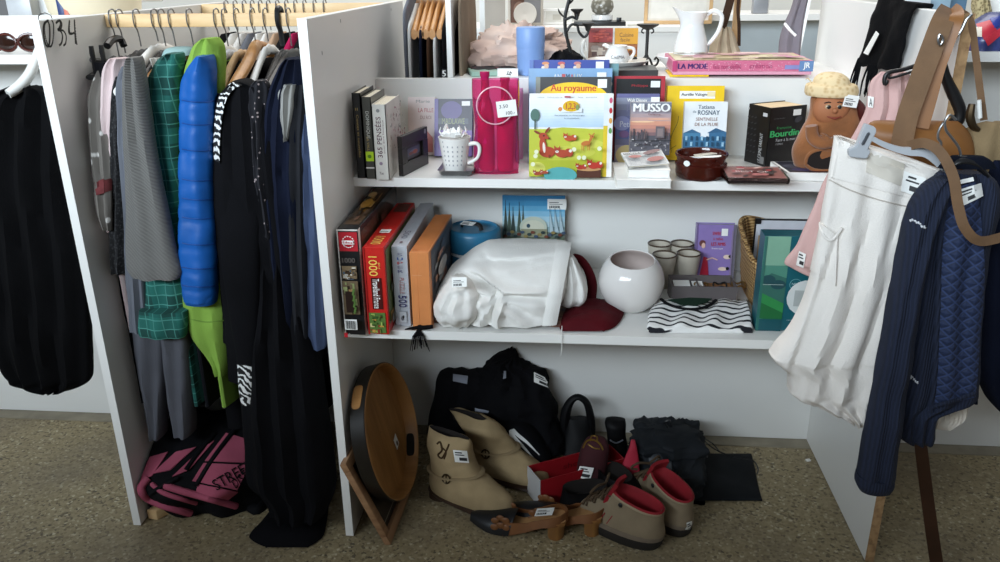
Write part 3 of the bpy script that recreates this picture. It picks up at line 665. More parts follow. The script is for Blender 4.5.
def omnibus():
    e = at(765, 167.2, Z=Z1+.0006); ws = .077; wc = .108; an = .5; ax = V((cos(an), sin(an), 0)); ay = V((-sin(an), cos(an), 0))
    h = hfit(e, VZ, 108); root = thing('book', 'thick black crime omnibus with green title, standing at an angle beside the suede purse', 'book', e+ax*wc/2+ay*ws/2)
    c = .0015; mb = MB(); mb.slab(e, ax*wc, ay*c, VZ*h, BLK); mb.slab(e+ay*(ws-c), ax*wc, ay*c, VZ*h, BLK); mb.slab(e, ax*c, ay*ws, VZ*h, BLK)
    a = Art(mb, e, ax, VZ, -ay); a.text('Françoise', wc*.22, h*.62, wc*.4, h*.05, col('3a9a5a')).text('Bourdin', wc*.05, h*.5, wc*.8, h*.11, col('42b86c'), 0, .0008).text('Face à la mer', wc*.22, h*.42, wc*.55, h*.05, col('c8c8c8')).text('roman', wc*.22, h*.36, wc*.2, h*.03, col('a0a0a0')).rect(wc*.62, h*.84, wc*.22, h*.1, M_TAG).ell(wc*.78, h*.77, wc*.11, h*.05, col('3a3a40'), .3).text('au nom du père', wc*.1, h*.8, wc*.3, h*.025, col('7a7a7a'))
    b = Art(mb, e+ay*ws, -ay, VZ, -ax); b.text('LE CRIME PARFAIT', ws*.62, h*.05, ws*.14, h*.5, col('b8b8b8'), 1).rect(ws*.68, h*.84, ws*.2, h*.06, col('c8c8c8')).rect(ws*.72, h*.04, ws*.2, h*.12, col('707070'))
    for i in range(7):
        for j in range(3): b.ell(ws*(.12+.16*j), h*(.2+.1*i), ws*.06, h*.012, col('3c3c40'), .4, 10)
    b.ell(ws*.1, h*.93, .003, .003, col('b0b0b0'), n=8)
    mb.build('cover', root); MB().slab(e+ax*c+ay*c+VZ*.001, ax*(wc-c-.002), ay*(ws-2*c), VZ*(h-.003), TAN).build('pages', root)
omnibus()
def open_book():
    o = at(786, 180.5, Z=Z1+.0006); u = V((1, .0, 0)); v = V((-.1, 1, 0)).normalized(); d = .115; t = .018; w = .17
    root = thing('book', 'white hardback lying with a dark photo cover under the suede purse', 'book', o+u*w/2+v*d/2); c = .0014
    mb = MB(); top = o+VZ*t; mb.slab(o, u*w, v*d, VZ*c, WHT); mb.slab(top-VZ*c, u*w, v*d, VZ*c, WHT); mb.slab(o, u*c, v*d, VZ*t, WHT)
    a = Art(mb, top, u, v, VZ); a.rect(.008, .004, w-.012, d-.006, col('2c2c38')).ell(.05, .03, .03, .014, col('3a3f6a')).ell(.075, .02, .02, .01, col('7a2028')).ell(.03, .06, .02, .02, col('4a4a58'))
    mb.build('cover', root); MB().slab(o+u*c+v*.001+VZ*c, u*(w-.004), v*(d-.003), VZ*(t-2*c), PAPER).build('pages', root)
    return top
ob = open_book()
def purse():
    "suede purse shaped as a doll with a straw hat"
    sue = mat('brown_suede', '8f5a32', .95, .28, 14, .5, 300, Sheen_Weight=.3); dk = mat('purse_lining', '1d1512', .95, .2); face = mat('doll_face', 'a66a45', .7, .1); straw = spots('straw', 'c8a878', 'e2cba0', 90, .1, .5, .85)
    Y = .32; z0 = ob.z+.001; b = at(830, 172, Y=Y); q = V((b.x, Y, z0)); 
    def P(x, y, dy=0): return at(x, y, Y=Y+dy)
    root = thing('suede_purse', 'brown suede doll shaped purse in a straw hat, beside the black omnibus', 'purse', q)
    mb = MB(); rings = []
    rows = [(797, 857, 170, .030), (793, 863, 162, .042), (792, 866, 150, .046), (797, 865, 138, .046), (803, 863, 127, .045), (808, 862, 118, .042), (810, 860, 108, .038), (811, 856, 98, .033), (816, 852, 91, .018)]
    for (xl, xr, y, th) in spline(rows, 4):
        a = P(xl, y); c = P(xr, y); m = (a+c)/2; hw = (c-a)/2
        if y > 169: m.z = max(m.z, z0+.001)
        rings.append([m+hw*cos(t)+V((0, 1, 0))*(th*sin(t)*(1+.07*sin(5*t+y*.2))) for t in [2*PI*k/30 for k in range(30)]])
    mb.loft(rings, sue); mb.build('body', root)
    fl = MB(); pts = [P(800, 160), P(802, 152), P(808, 147), P(818, 145), P(829, 147), P(834, 153), P(832, 162), P(822, 166), P(808, 165)]
    cc = sum(pts, V())/len(pts); fl.tube([p+V((0, -.047, 0)) for p in pts+[pts[0]]], .004, sue, 8, sub=3); fl.build('opening_rim', root)
    dn = MB(); n = len(pts); dn.add([p+V((0, -.046, 0)) for p in pts]+[cc+V((0, -.044, 0))], [(i, (i+1) % n, n) for i in range(n)], dk); dn.build('opening', root)
    for pp in ([(806, 122), (808, 134), (817, 139), (830, 136), (836, 132)], [(858, 122), (854, 136), (840, 142), (826, 139), (818, 132)]):
        MB().tube([P(x, y)+V((0, -.046-.006*(k > 1), 0)) for k, (x, y) in enumerate(pp)], [.013, .014, .013, .010, .006], sue, 12, sub=5).build('arm', root)
    for xx, yy in ((838, 136), (818, 131)):
        hb = MB()
        for k in range(4): hb.tube([P(xx, yy+k*1.6)+V((0, -.054, 0)), P(xx+(4 if xx > 830 else -4), yy-2+k*2.4)+V((0, -.057, 0))], [.0035, .0022], sue, 8)
        hb.build('hand', root)
    f = MB(); c = P(828, 106); f.ball(c+V((0, -.026, 0)), .040, face, (1, .62, .95), 20); f.ball(P(828, 107)+V((0, -.052, 0)), .006, face)
    for dx in (-5.5, 5): f.ball(P(828+dx, 103.5)+V((0, -.047, 0)), .0075, mat('doll_eye', 'b89a78', .3), (1, .5, .8)); f.ball(P(828+dx, 103.5)+V((0, -.051, 0)), .0042, BLK, (1, .5, 1)); f.tube([P(828+dx-4, 100)+V((0, -.046, 0)), P(828+dx, 98.6)+V((0, -.049, 0)), P(828+dx+4, 100)+V((0, -.046, 0))], .0012, BLK, 6)
    f.tube([P(821, 113)+V((0, -.048, 0)), P(828, 114.5)+V((0, -.053, 0)), P(835, 113)+V((0, -.048, 0))], [.001, .0025, .001], mat('doll_mouth', '8a3a2a', .6), 8); f.build('face', root)
    h = MB(); hr = []
    for (xl, xr, y, th) in spline([(806, 856, 95, .05), (805, 858, 92, .054), (806, 857, 86, .053), (808, 855, 84, .050), (813, 850, 83, .045), (815, 848, 78, .04), (821, 842, 73.5, .025), (828, 835, 72, .008)], 3):
        a = P(xl, y, -.005); c = P(xr, y, -.005); m = (a+c)/2; hw = (c-a)/2
        hr.append([m+hw*cos(t)+V((0, 1, .0))*(th*sin(t)) for t in [2*PI*k/30 for k in range(30)]])
    h.loft(hr, straw); h.tube([P(812, 83, -.06), P(808, 78, -.05), P(806, 79, -.04)], .0012, straw, 6); h.build('straw_hat', root)
    to = P(842, 106, -.055); u = (P(856, 108, -.05)-to); v = (P(843.5, 94, -.055)-to); price_tag('price_tag', to, u.normalized(), (v-u*(v.dot(u)/u.length_squared)).normalized(), u.cross(v).normalized(), u.length, v.length, root)
    MB().tube([P(857, 101, -.03), P(862, 110, -.03), P(863, 124, -.02), P(858, 134, -.03)], [.006, .01, .012, .006], mat('dark_red_leather', '4a1512', .5, .2), 8, sub=4).build('side_strap', root)
purse()
# ------------------------------------------------------------------ middle shelf
ZS = Z2+.0008
def puzzle(label, bl, br, ytop, L, card, fart, tart=None, rart=None, rz=0):
    o = at(bl[0], bl[1], Z=ZS); r = at(br[0], br[1], Z=ZS); o.z = ZS; w = (r-o).length; h = hfit(o, VZ, ytop)
    u = Matrix.Rotation(rz, 3, 'Z') @ UX; v = VZ.cross(u); L = min(L, (YB-.003-o.y)/v.y)
    root = thing('puzzle_box', label, 'puzzle box', o+u*w/2+v*L/2, 'puzzle boxes on the middle shelf')
    sp = w*.62
    mb = MB(); mb.slab(o+u*(w-sp), u*sp, v*L, VZ*h, card, .0008, 1)
    mb2 = MB(); mb2.slab(o+v*.0012+VZ*.0012, u*(w-sp), v*(L-.0024), VZ*(h-.0024), card, .0006, 1)
    a = Art(mb, o-v*.0008, u, VZ, -v); fart(a, w, h)
    if tart: tart(Art(mb, o+VZ*(h+.0006), u, v, VZ), w, L)
    if rart: rart(Art(mb, o+u*(w+.0004), v, VZ, u), L, h)
    mb.build('lid', root); mb2.build('tray', root)
def scene_art(a, x, y, w, h, seed, cs):
    r2 = random.Random(seed); a.rect(x, y, w, h, col(cs[0]))
    for k in range(26):
        ww, hh = w*r2.uniform(.08, .3), h*r2.uniform(.05, .2); a.rect(x+r2.uniform(0, w-ww), y+r2.uniform(0, h-hh), ww, hh, col(r2.choice(cs)))
def educa(a, w, h):
    a.rect(0, 0, w, h, col('d8d4cc')).rect(w*.06, 0, w*.94, h*.985, BLK).rect(w*.08, h*.8, w*.88, h*.175, RED)
    a.ell(w*.52, h*.885, w*.3, w*.3, WHT).ell(w*.52, h*.885, w*.25, w*.25, RED)
    for k in range(14): t = 2*PI*k/14; a.ell(w*.52+w*.275*cos(t), h*.885+w*.275*sin(t), w*.03, w*.03, RED, n=8)
    a.rect(w*.26, h*.868, w*.52, h*.036, WHT).text('Educa', w*.3, h*.875, w*.44, h*.022, RED, 0, .0003).text('1000', w*.2, h*.7, w*.6, h*.045, col('5a5450'), 0, .0006)
    scene_art(a, w*.15, h*.55, w*.7, h*.12, 2, ['7d6a50', 'b8b2a8', '4a5a68', 'd0c8b8', '3a2c20']); scene_art(a, w*.15, h*.22, w*.75, h*.32, 3, ['6a5a44', '9a7a50', '4a3a2c', '8a9060', '2c1c14'])
    a.rect(w*.3, h*.25, w*.36, h*.2, col('241510')); 
    for k in range(16): a.ell(w*(.68+.02*(k % 4)), h*(.25+.015*k), w*.05, h*.012, col('5a7a3c'), k, 8)
    a.rect(w*.18, h*.09, w*.6, h*.1, WHT)
    for k in range(14): a.rect(w*(.22+.037*k), h*.1, w*(.012+.008*(k % 3)), h*.08, BLK)
    a.rect(w*.14, h*.02, w*.16, h*.045, RED).text('Borras', w*.36, h*.03, w*.45, h*.03, col('c8c4c0'))
def educa_top(a, w, l):
    a.rect(.001, .003, w-.002, l-.006, BLK); scene_art(a, w*.15, l*.08, w*.75, l*.8, 6, ['5a4430', 'a87a3c', '3a2a20', 'c89a50', '2a2420', '7a5a48']); a.ell(w*.5, l*.45, w*.26, l*.1, col('c8923c')).ell(w*.4, l*.65, w*.2, l*.06, col('e0b878'))
puzzle('black boxed jigsaw with red badge and barcode, against the left panel of the middle shelf', (345.3, 334), (365.3, 335), 229, .4, BLK, educa, educa_top,
    lambda a, l, h: (a.rect(0, 0, l*.04, h, WHT), scene_art(a, l*.05, h*.03, l*.9, h*.92, 7, ['4a3a2c', '8a6a40', '2c201a', 'a8894c'])))
def redp(a, w, h):
    a.rect(0, 0, w*.08, h, col('a01c1c')).text('1000', w*.25, h*.68, w*.4, h*.22, col('f0c860'), -1, .0003).text('pcs', w*.68, h*.76, w*.1, h*.07, col('f0c860'), -1).rect(w*.3, h*.3, w*.5, h*.36, col('4a1010')).text('Travelland France', w*.38, h*.31, w*.3, h*.34, WHT, -1, .0004)
    scene_art(a, w*.1, h*.02, w*.78, h*.24, 9, ['5a7a3a', 'c89a4a', '3a5a2a', 'd8c890', '8a3a2a', 'a8c060'])
puzzle('red boxed jigsaw lettered 1000 on its spine, second of the boxed jigsaws', (368.8, 334), (389.5, 334), 247, .36, col('c8241e'), redp,
    lambda a, w, l: (a.text('1000', w*.25, l*.05, w*.5, l*.16, col('f0c860'), -1), a.rect(w*.3, l*.28, w*.5, l*.07, M_TAG), a.rect(w*.32, l*.3, w*.4, l*.01, M_INK), a.rect(w*.2, l*.75, w*.7, l*.2, col('5a2c20'))),
    lambda a, l, h: scene_art(a, l*.03, h*.1, l*.94, h*.85, 10, ['6a7a4a', 'c8a060', 'a8382a', '8a9a70', '4a4a3a']))
def greyp(a, w, h):
    for k, (t, c) in enumerate(zip(('S', 'U', 'P', 'E', 'R'), ('7a7a90', '3a5aa0', 'b84a4a', '8a8a98', '6a6a88'))): a.text(t, w*.35, h*(.88-.05*k), w*.35, h*.035, col(c), 0, .0003)
    a.text('PUZZLE', w*.42, h*.42, w*.28, h*.2, col('b07a7a'), -1).text('500', w*.3, h*.25, w*.5, h*.15, col('3c3a68'), -1, .0005).rect(w*.28, h*.05, w*.5, h*.15, col('8e9096')).rect(w*.3, h*.056, w*.46, h*.138, col('c2c4c8')).ell(w*.5, h*.11, w*.1, h*.03, col('6a6a70')).ell(w*.56, h*.13, w*.06, h*.02, BLK)
puzzle('silver grey boxed jigsaw lettered 500 on its spine, third of the boxed jigsaws', (396, 326), (411, 326.5), 246, .36, col('b9bcc2'), greyp,
    lambda a, w, l: (a.text('500', w*.3, l*.15, w*.4, l*.16, col('6a6a78'), -1), a.ell(w*.5, l*.07, w*.1, l*.02, col('7a6a70'))))
puzzle('orange boxed jigsaw in clear wrap, rightmost of the boxed jigsaws', (413, 327.5), (432, 326), 252, .3, col('d98a52'), lambda a, w, h: (a.rect(w*.1, h*.7, w*.5, .0008, col('e8b088'))),
    lambda a, w, l: a.rect(w*.1, l*.05, w*.8, l*.9, col('d08048')),
    lambda a, l, h: (a.rect(l*.08, h*.03, l*.9, h*.94, col('5a5a60')), scene_art(a, l*.12, h*.4, l*.7, h*.5, 12, ['6a6a70', '8a6a50', 'c89070', '3a3a44', 'a8a8a8']), a.ell(l*.4, h*.62, l*.18, h*.1, col('d8d0c8'))), rz=-.03)
def canister():
    Y = .40; b = at(473.5, 226, Y=Y); q = V((b.x, Y, ZS)); R = .0705; top = b.z
    m = mat('blue_enamel', '2f7599', .35, .06, 5); h = top-ZS
    root = thing('canister', 'round blue canister with a white band under its lid, behind the white garment', 'canister', q)
    mb = MB(); mb.lathe([(0, 0), (R*.9, 0), (R*.94, .004), (R*.95, h-.06), (R*.93, h-.058), (0, h-.058)], q, m, 40); mb.build('body', root)
    MB().lathe([(R*.955, h-.066), (R*.975, h-.065), (R*.975, h-.058), (R*.955, h-.057)], q, mat('white_band', 'e9eaea', .4, .03), 40).build('band', root)
    mb = MB(); mb.lathe([(R*.9, h-.057), (R*1.0, h-.057), (R*1.01, h-.05), (R*1.0, h-.012), (R*.95, h-.004), (R*.86, h-.001), (R*.84, h-.006), (R*.8, h-.008), (0, h-.006)], q, m, 40); lid = mb.build('lid', root)
    mb = MB(); c = q+V((-.004, -.0, h)); mb.tube([c+V((-.028, .012, -.006)), c+V((-.02, .01, .006)), c+V((.018, -.012, .008)), c+V((.026, -.016, -.006))], .006, BLK, 8, .6, sub=4); mb.build('handle', lid)
    price_tag('price_sticker', c+V((-.03, -.008, .006)), V((.86, -.5, .05)).normalized(), V((.45, .85, .2)).normalized(), V((-.1, -.15, .98)), .04, .018, lid)
canister()
def canvas():
    o = at(502.5, 262, Y=.465); o.z = ZS; r = at(564, 262, Y=.465); w = r.x-o.x; lean = .1; v = Matrix.Rotation(-lean, 3, UX) @ VZ; n = UX.cross(v); h = hfit(o, v, 195.5); t = .014; o = o+VZ*.0016
    root = thing('canvas_painting', 'small painted canvas of sailing boats under a blue sky, leaning behind the white garment', 'painting', o+UX*w/2)
    mb = MB(); mb.slab(o-n*t, UX*w, v*h, n*t, PAPER, .001, 1); a = Art(mb, o+n*.001, UX, v, n)
    h0 = h; h = h*.66; a = Art(mb, o+n*.001+v*(h0-h), UX, v, n)
    for k in range(10): a.rect(0, h*.1*k, w, h*.1+.0003, col(['4a6a70', '55604e', '6a7a70', '8aa6a8', 'a8c4cc', 'a0c4d4', '7fb4d0', '5aa2c8', '3d90bf', '2f84b8'][k]))
    for x, y, s, c in ((.05, .3, .55, '3a4a44'), (.11, .3, .5, '4a5c50'), (.17, .3, .42, '30403c'), (.27, .3, .52, '46584a'), (.33, .3, .45, '5a6048')):
        a.poly([(w*(x-.035), h*y), (w*(x+.04), h*y), (w*x, h*(y+s))], col(c)).line([(w*x, h*(y-.1)), (w*x, h*(y+s+.06))], .0012, col('2a2a26'))
    a.ell(w*.5, h*.4, w*.22, h*.2, col('b8c0b0')).ell(w*.5, h*.38, w*.18, h*.15, col('c8c8b4')).rect(w*.3, h*.2, w*.42, h*.16, col('8a8a70')).ell(w*.42, h*.42, w*.03, h*.04, col('2f4a5a'))
    for x in (.76, .84, .92): a.line([(w*x, h*.25), (w*x, h*.78)], .0012, col('4a5a64')).poly([(w*x, h*.3), (w*(x+.07), h*.3), (w*x, h*.7)], col('a8bcc4'))
    for k in range(18): a.ell(w*(.05+.055*k), h*(.22+.04*(k % 3)), w*.035, h*.03, col(['6a3a2a', '3a4a60', '8a7a4a', '2a3a3a'][k % 4]), n=10)
    mb.build('canvas', root); price_tag('price_tag', o+UX*(w*.72)+v*(h0-h*.26)+n*.003, UX, v, n, w*.3, h*.2, root)
canvas()
# folded scarf under the white garment, with its tassel over the shelf edge
BROC = spots('brown_brocade', '4a2a24', '6e4c3a', 60, .25, .55, .8)
sh = MB()
def scarf(u, v):
    a = at(429+u*140, 321+u*5.5, Z=ZS+.004); p = V((a.x, a.y+v*.2-.004, 0)); p.z = ZS+.005+.003*fbm(p, 30)+.003*(v > .02)*(1-abs(2*u-1)); return p
sheet(scarf, 40, 20, .006, BROC, sh); sc_ = one(sh, 'scarf', 'brown patterned scarf spread flat under the white garment on the middle shelf', 'scarf')
tb = MB(); M_BT = cloth('black_thread', '141214'); r2 = random.Random(2)
q = at(419, 328, Z=ZS+.006); e = V((q.x, Y2-.006, Z2+.002))
tb.tube([q+V((.03, .01, 0)), q, V((q.x+.003, Y2+.008, Z2+.007)), e], [.005, .0055, .005, .0045], M_BT, 8, sub=4)
for k in range(16):
    dx = (k-7.5)*.0018; tb.tube([e+V((dx*.3, .002*sin(k), 0)), e+V((dx, -.003+.003*sin(k*2.1), -.012)), e+V((dx*1.6+.003*sin(k), -.002+.002*cos(k*3), -.03-.02*r2.random()))], [.0012, .0011, .0008], M_BT, 5)
for dx in (-.012, -.006): tb.tube([q+V((0, 0, .002)), q+V((dx*1.6, -.006, .001)), q+V((dx*2.6, -.008, -.001))], [.004, .003, .001], M_BT, 6, sub=3)
one(tb, 'tassel', 'black tassel hanging over the middle shelf edge beside the orange box', 'tassel')
# dark red cloth
RC = cloth('dark_red_cloth', '4b0c14', .25, .7)
mb = mound([(562, 604, 332), (560, 614, 328), (562, 621, 320), (566, 624, 311), (572, 622, 303)], ZS, .03, RC, wr=.006, wscale=30, seed=3)
root = thing('dark_red_top', 'dark red garment folded on the middle shelf, right of the white garment', 'garment', mb.base()); mb.build('folded_cloth', root)
MB().tube([at(589, 303, Y=.25), at(592, 285, Y=.27), at(588, 270, Y=.28), at(580, 259, Y=.28), at(573, 256, Y=.27)], [.016, .013, .011, .01, .009], RC, 10, .35, sub=5).build('strap', root)
# crumpled white garment
WC = cloth('white_cotton', 'e8e6e1', .04, .9)
def white_pile():
    root = thing('white_garment', 'crumpled white cotton garment heaped in the middle of the middle shelf', 'garment', V((.4, .24, ZS+.01)))
    rows = [(462, 553, 330, .14, .03), (444, 555, 325, .15, .05), (438, 556, 316, .16, .07), (434, 559, 304, .175, .085), (437, 564, 292, .19, .095), (444, 567, 280, .205, .09), (450, 568, 270, .22, .085), (462, 569, 260, .235, .08), (472, 570, 252, .25, .07), (483, 570, 245, .265, .05), (488, 568, 241.5, .275, .02)]
    mb = MB(); rings = []; n = 110
    CR_ = [((497, 293), (489, 328), 3, -.016), ((503, 297), (497, 328), 3.2, .012), ((483, 296), (480, 326), 3, .008), ((497, 293), (468, 274), 4, -.014), ((501, 289), (474, 266), 3.5, .012), ((500, 297), (548, 300), 3.5, -.008), ((503, 291), (545, 291), 3.5, .009), ((500, 303), (536, 320), 4, -.009), ((505, 310), (530, 328), 4, .007),
        ((456, 258), (499, 241), 4, .008), ((468, 263), (524, 262), 4, -.008), ((503, 258), (566, 248), 4, .006), ((470, 280), (452, 264), 4, -.008), ((515, 272), (562, 264), 5, -.005), ((520, 281), (563, 285), 5, .005), ((540, 300), (558, 322), 4, -.006), ((480, 248), (492, 268), 4, -.007), ((459, 290), (487, 300), 3, -.010), ((470, 325), (486, 306), 3, -.008)]
    def crease(x, y):
        d = 0
        for (a, b), (c, e), w, k in CR_:
            L = (c-a)**2+(e-b)**2; t = max(0, min(1, ((x-a)*(c-a)+(y-b)*(e-b))/L)); q = math.hypot(x-a-t*(c-a), y-b-t*(e-b))/w; d += k*math.exp(-q*q)*(1-.5*abs(2*t-1)**3)
        return d
    for (xl, xr, y, Yc, th) in spline(rows, 12):
        a = at(xl, y, Y=Yc); b = at(xr, y, Y=Yc); c = (a+b)/2; h = (b-a)/2; h.z = 0; d = V((-h.y, h.x, 0)).normalized(); ring = []
        for k in range(n):
            t = 2*PI*k/n; x = cos(t); s = sin(t); s = math.copysign(abs(s)**.5, s); p = c+h*x+d*(th*s)
            px, py = prj(p); p += d*min(1, s*1.5)*((crease(px, py) if s < 0 else 0)+.003*noise.noise(p*24)+.0018*noise.noise(p*60))*min(1, 1.3-x*x)
            ring.append(V((p.x, p.y, max(p.z, ZS+.008))))
        rings.append(ring)
    mb.loft(rings, WC); mb.build('main_cloth', root)
    # stiff straight hem at the right
    skw = Skin(mb)
    def flap(u, v):
        yy = 243+v*86; x0 = 557-15*v; x1 = 571.5-16*v; q = skw.hit(x0, min(yy, 326), .001); p = at(x0+(x1-x0)*u, yy, Y=q.y-.004*sin(PI*u)+.006*u); p.z = max(p.z, ZS+.009); return p
    sheet(flap, 8, 24, .004, WC).build('front_hem', root)
    mb = puff([(441, 474, 323, .115, .03), (436, 478, 315, .115, .045), (434, 480, 303, .12, .05), (440, 480, 291, .13, .05), (447, 472, 282, .14, .04), (452, 464, 276, .15, .015)], WC, 44, 6, (3, .004), .014, 26, 5); mb.build('sleeve', root)
    mb = puff([(560, 582, 304, .20, .02), (562, 587, 296, .2, .035), (564, 586, 282, .21, .04), (566, 580, 268, .22, .035), (566, 574, 256, .23, .015)], WC, 32, 5, (2, .004), .008, 24, 6); mb.build('sleeve', root)
    q = at(452, 287.5, Y=.068); price_tag('price_tag', q, V((.97, -.1, .1)).normalized(), V((-.05, .5, .85)).normalized(), V((0, -.85, .5)), .034, .022, root)
    q = at(562, 326, Y=.1); MB().tube([q, V((q.x, Y2-.004, Z2+.006)), V((q.x+.001, Y2-.004, Z2-.03)), V((q.x-.001, Y2-.004, Z2-.05))], .001, WC, 6, sub=3).build('cord', root)
white_pile()
def vase():
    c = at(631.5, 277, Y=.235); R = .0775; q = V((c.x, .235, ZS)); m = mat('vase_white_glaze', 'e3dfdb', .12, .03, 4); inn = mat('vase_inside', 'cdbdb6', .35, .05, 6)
    root = thing('vase', 'round white glazed bowl vase with a wide tilted opening, on the middle shelf', 'vase', q)
    ax = V((0, -.13, .99)).normalized(); cc = V((c.x, .235, ZS+R*.93)); mb = MB(); a0 = .78
    prof = [(R*sin(PI-t), R*cos(PI-t)) for t in [PI*.12+(PI-a0-PI*.12)*k/22 for k in range(23)]]
    prof = [(0, prof[0][1])]+prof; ro = R*sin(a0); zo = R*cos(a0)
    mb.lathe(prof+[(ro-.002, zo+.0015), (ro-.004, zo)], cc, m, 48, ax)
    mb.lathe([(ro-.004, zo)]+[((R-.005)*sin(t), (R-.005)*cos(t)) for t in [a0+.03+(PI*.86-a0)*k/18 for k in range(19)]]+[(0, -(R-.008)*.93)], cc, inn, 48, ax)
    mb.build('bowl', root)
vase()
def cups():
    cer = mat('grey_stoneware', 'b8b0a2', .3, .08, 40); rim = mat('brown_rim', '4a3c30', .35, .1); leaf = col('2a3c2c')
    h = .088; R1, R0 = .0305, .021; root = None
    labs = ['grey stoneware cup with a dark leaf motif, front right of the four cups', 'grey stoneware cup beside the white vase, front left of the four cups', 'grey stoneware cup, rear left of the four cups behind the vase', 'grey stoneware cup, rear right of the four cups beside the purple box']
    for k, (x, y) in enumerate(((689, 252.5), (664.5, 254), (659.5, 243), (682, 243))):
        p = at(x, y, Z=ZS+h); p.z = ZS
        if k == 0:
            root = thing('cup', labs[0], 'cup', p, 'stoneware cups on the middle shelf'); mb = MB()
            mb.lathe([(0, 0), (R0-.002, 0), (R0, .002), (R0+.003, .03), (R1, h-.002)], p, cer, 32).lathe([(R1-.003, h-.002), (R0, .03), (R0-.003, .006), (0, .006)], p, cer, 32); mb.build('body', root)
            MB().lathe([(R1, h-.003), (R1+.0006, h-.001), (R1-.001, h+.0008), (R1-.003, h), (R1-.0032, h-.003)], p, rim, 32).build('rim', root)
            lf = MB()
            for (t, z, s, r) in ((-1.75, .04, 1, .5), (-1.6, .05, 1, -.6), (-1.8, .056, .8, .9), (-1.6, .034, .8, 2.2), (-1.7, .066, .6, .2), (-1.85, .046, .7, 2.4)):
                rr = R0+.003+(R1-R0-.003)*(z-.03)/(h-.032)+.0012; nn = V((cos(t), sin(t), -.12)).normalized(); uu = V((-sin(t), cos(t), 0)); Art(lf, p+VZ*z+V((cos(t), sin(t), 0))*rr, uu, nn.cross(uu), nn).ell(0, 0, .007*s, .003*s, leaf, r, 10)
            lf.build('leaf_motif', root)
        else: dup(root, p, 0, labs[k])
        # the motif faces away on the three plain cups
    for o in list(bpy.data.objects):
        if o.name.startswith('cup.') and o.parent is None: o.rotation_euler = (0, 0, 2.6)
cups()
def purple_box():
    f = at(694, 282, Y=.425); f.z = ZS; r = at(733, 282, Y=.425); w = r.x-f.x; lean = .12; v = Matrix.Rotation(-lean, 3, UX) @ VZ; n = UX.cross(v); h = hfit(f, v, 227.5); o = f+VZ*.005
    def art(a, w, h):
        a.rect(0, 0, w*.04, h, col('6d5a8a')).rect(w*.92, 0, w*.08, h, col('6f6a78'))
        a.text('SWEET', w*.4, h*.81, w*.26, h*.06, RED, 0, .0002).text('à table', w*.42, h*.72, w*.25, h*.05, RED).text('LES AMIS', w*.38, h*.62, w*.36, h*.06, RED, 0, .0002).text('Frédérique', w*.4, h*.55, w*.28, h*.03, WHT).rect(w*.62, h*.8, w*.16, h*.13, WHT)
        a.ell(w*.15, h*.66, w*.08, h*.06, col('6a3a3a')).ell(w*.18, h*.62, w*.05, h*.05, col('e0b8a8')).poly([(w*.12, h*.05), (w*.36, h*.05), (w*.3, h*.4), (w*.2, h*.42)], col('a82038')).line([(w*.28, h*.36), (w*.42, h*.4), (w*.56, h*.36)], .003, col('e0b8a8'))
        a.ell(w*.8, h*.42, w*.1, h*.04, col('e8d0c0')).ell(w*.88, h*.43, w*.05, h*.03, BLK).ell(w*.7, h*.2, w*.12, h*.035, col('e8d0c0')).ell(w*.82, h*.21, w*.04, h*.03, BLK).rect(w*.88, h*.05, w*.04, h*.85, col('8a7a9a'))
    book('book', 'thick purple book with a red dressed figure on its cover, behind the grey tray', o, UX, v, n, w, h, .03, col('8d78b4'), art, pages=col('a8ada4', .6))
purple_box()
def tray_box():
    o = at(671, 304, Z=ZS); r = at(736, 305, Z=ZS); o.z = ZS; u = (r-o); w = u.length; u.normalize(); v = VZ.cross(u); d = .075; h = hfit(o, VZ, 286.5); m = mat('grey_card_box', '5f5858', .6, .06, 20); t = .004
    root = thing('jewellery_box', 'open grey box of jewellery behind the striped shirt on the middle shelf', 'box', o+u*w/2+v*d/2); mb = MB()
    mb.slab(o, u*w, v*d, VZ*t, m); mb.slab(o, u*w, v*t, VZ*h, m); mb.slab(o+v*(d-t), u*w, v*t, VZ*(h+.003), m); mb.slab(o+v*t, u*t, v*(d-2*t), VZ*h, m); mb.slab(o+v*t+u*(w-t), u*t, v*(d-2*t), VZ*h, m); mb.slab(o+v*t+u*(w*.42), u*.003, v*(d-2*t), VZ*(h*.9), m); mb.build('tray', root)
    MB().slab(o+u*(w*.44)+v*t+VZ*t, u*(w*.54), v*(d-2*t), VZ*(h*.55), mat('tan_lining', '9a6c42', .9, .2, 30)).build('lining', root)
    j = MB(); gm = mat('old_gold', '9a7a48', .3, .2, 30, metal=.9); c = o+u*(w*.68)+v*(d*.5)+VZ*(h*.62+.006)
    for k in range(3): j.tube([c+u*(.045*k-.03)+u*(.016*cos(t_))+v*(.018*sin(t_))+VZ*(.002*k+.004*sin(3*t_)) for t_ in [2*PI*i/20 for i in range(21)]], .0022, gm if k != 1 else BLK, 6)
    one(j, 'necklace', 'gold and black bead bracelets coiled in the grey jewellery box', 'jewellery')
    e = MB(); p = o+u*(w*.06)+v*(d*.3)+VZ*(h*.7); e.slab(p, u*.04, v*.04+VZ*.006, VZ*.001, M_TAG); e.slab(p+u*.045, u*.026, v*.035+VZ*.006, VZ*.001, M_TAG)
    for k in range(3): e.tube([p+u*(.05+.01*k)+VZ*.003+u*(.004*cos(t_))+v*(.014+.006*sin(t_)) for t_ in [2*PI*i/10 for i in range(11)]], .001, MATS['tin_tray'], 5)
    one(e, 'earring_card', 'white earring cards lying in the left half of the grey jewellery box', 'jewellery')
tray_box()
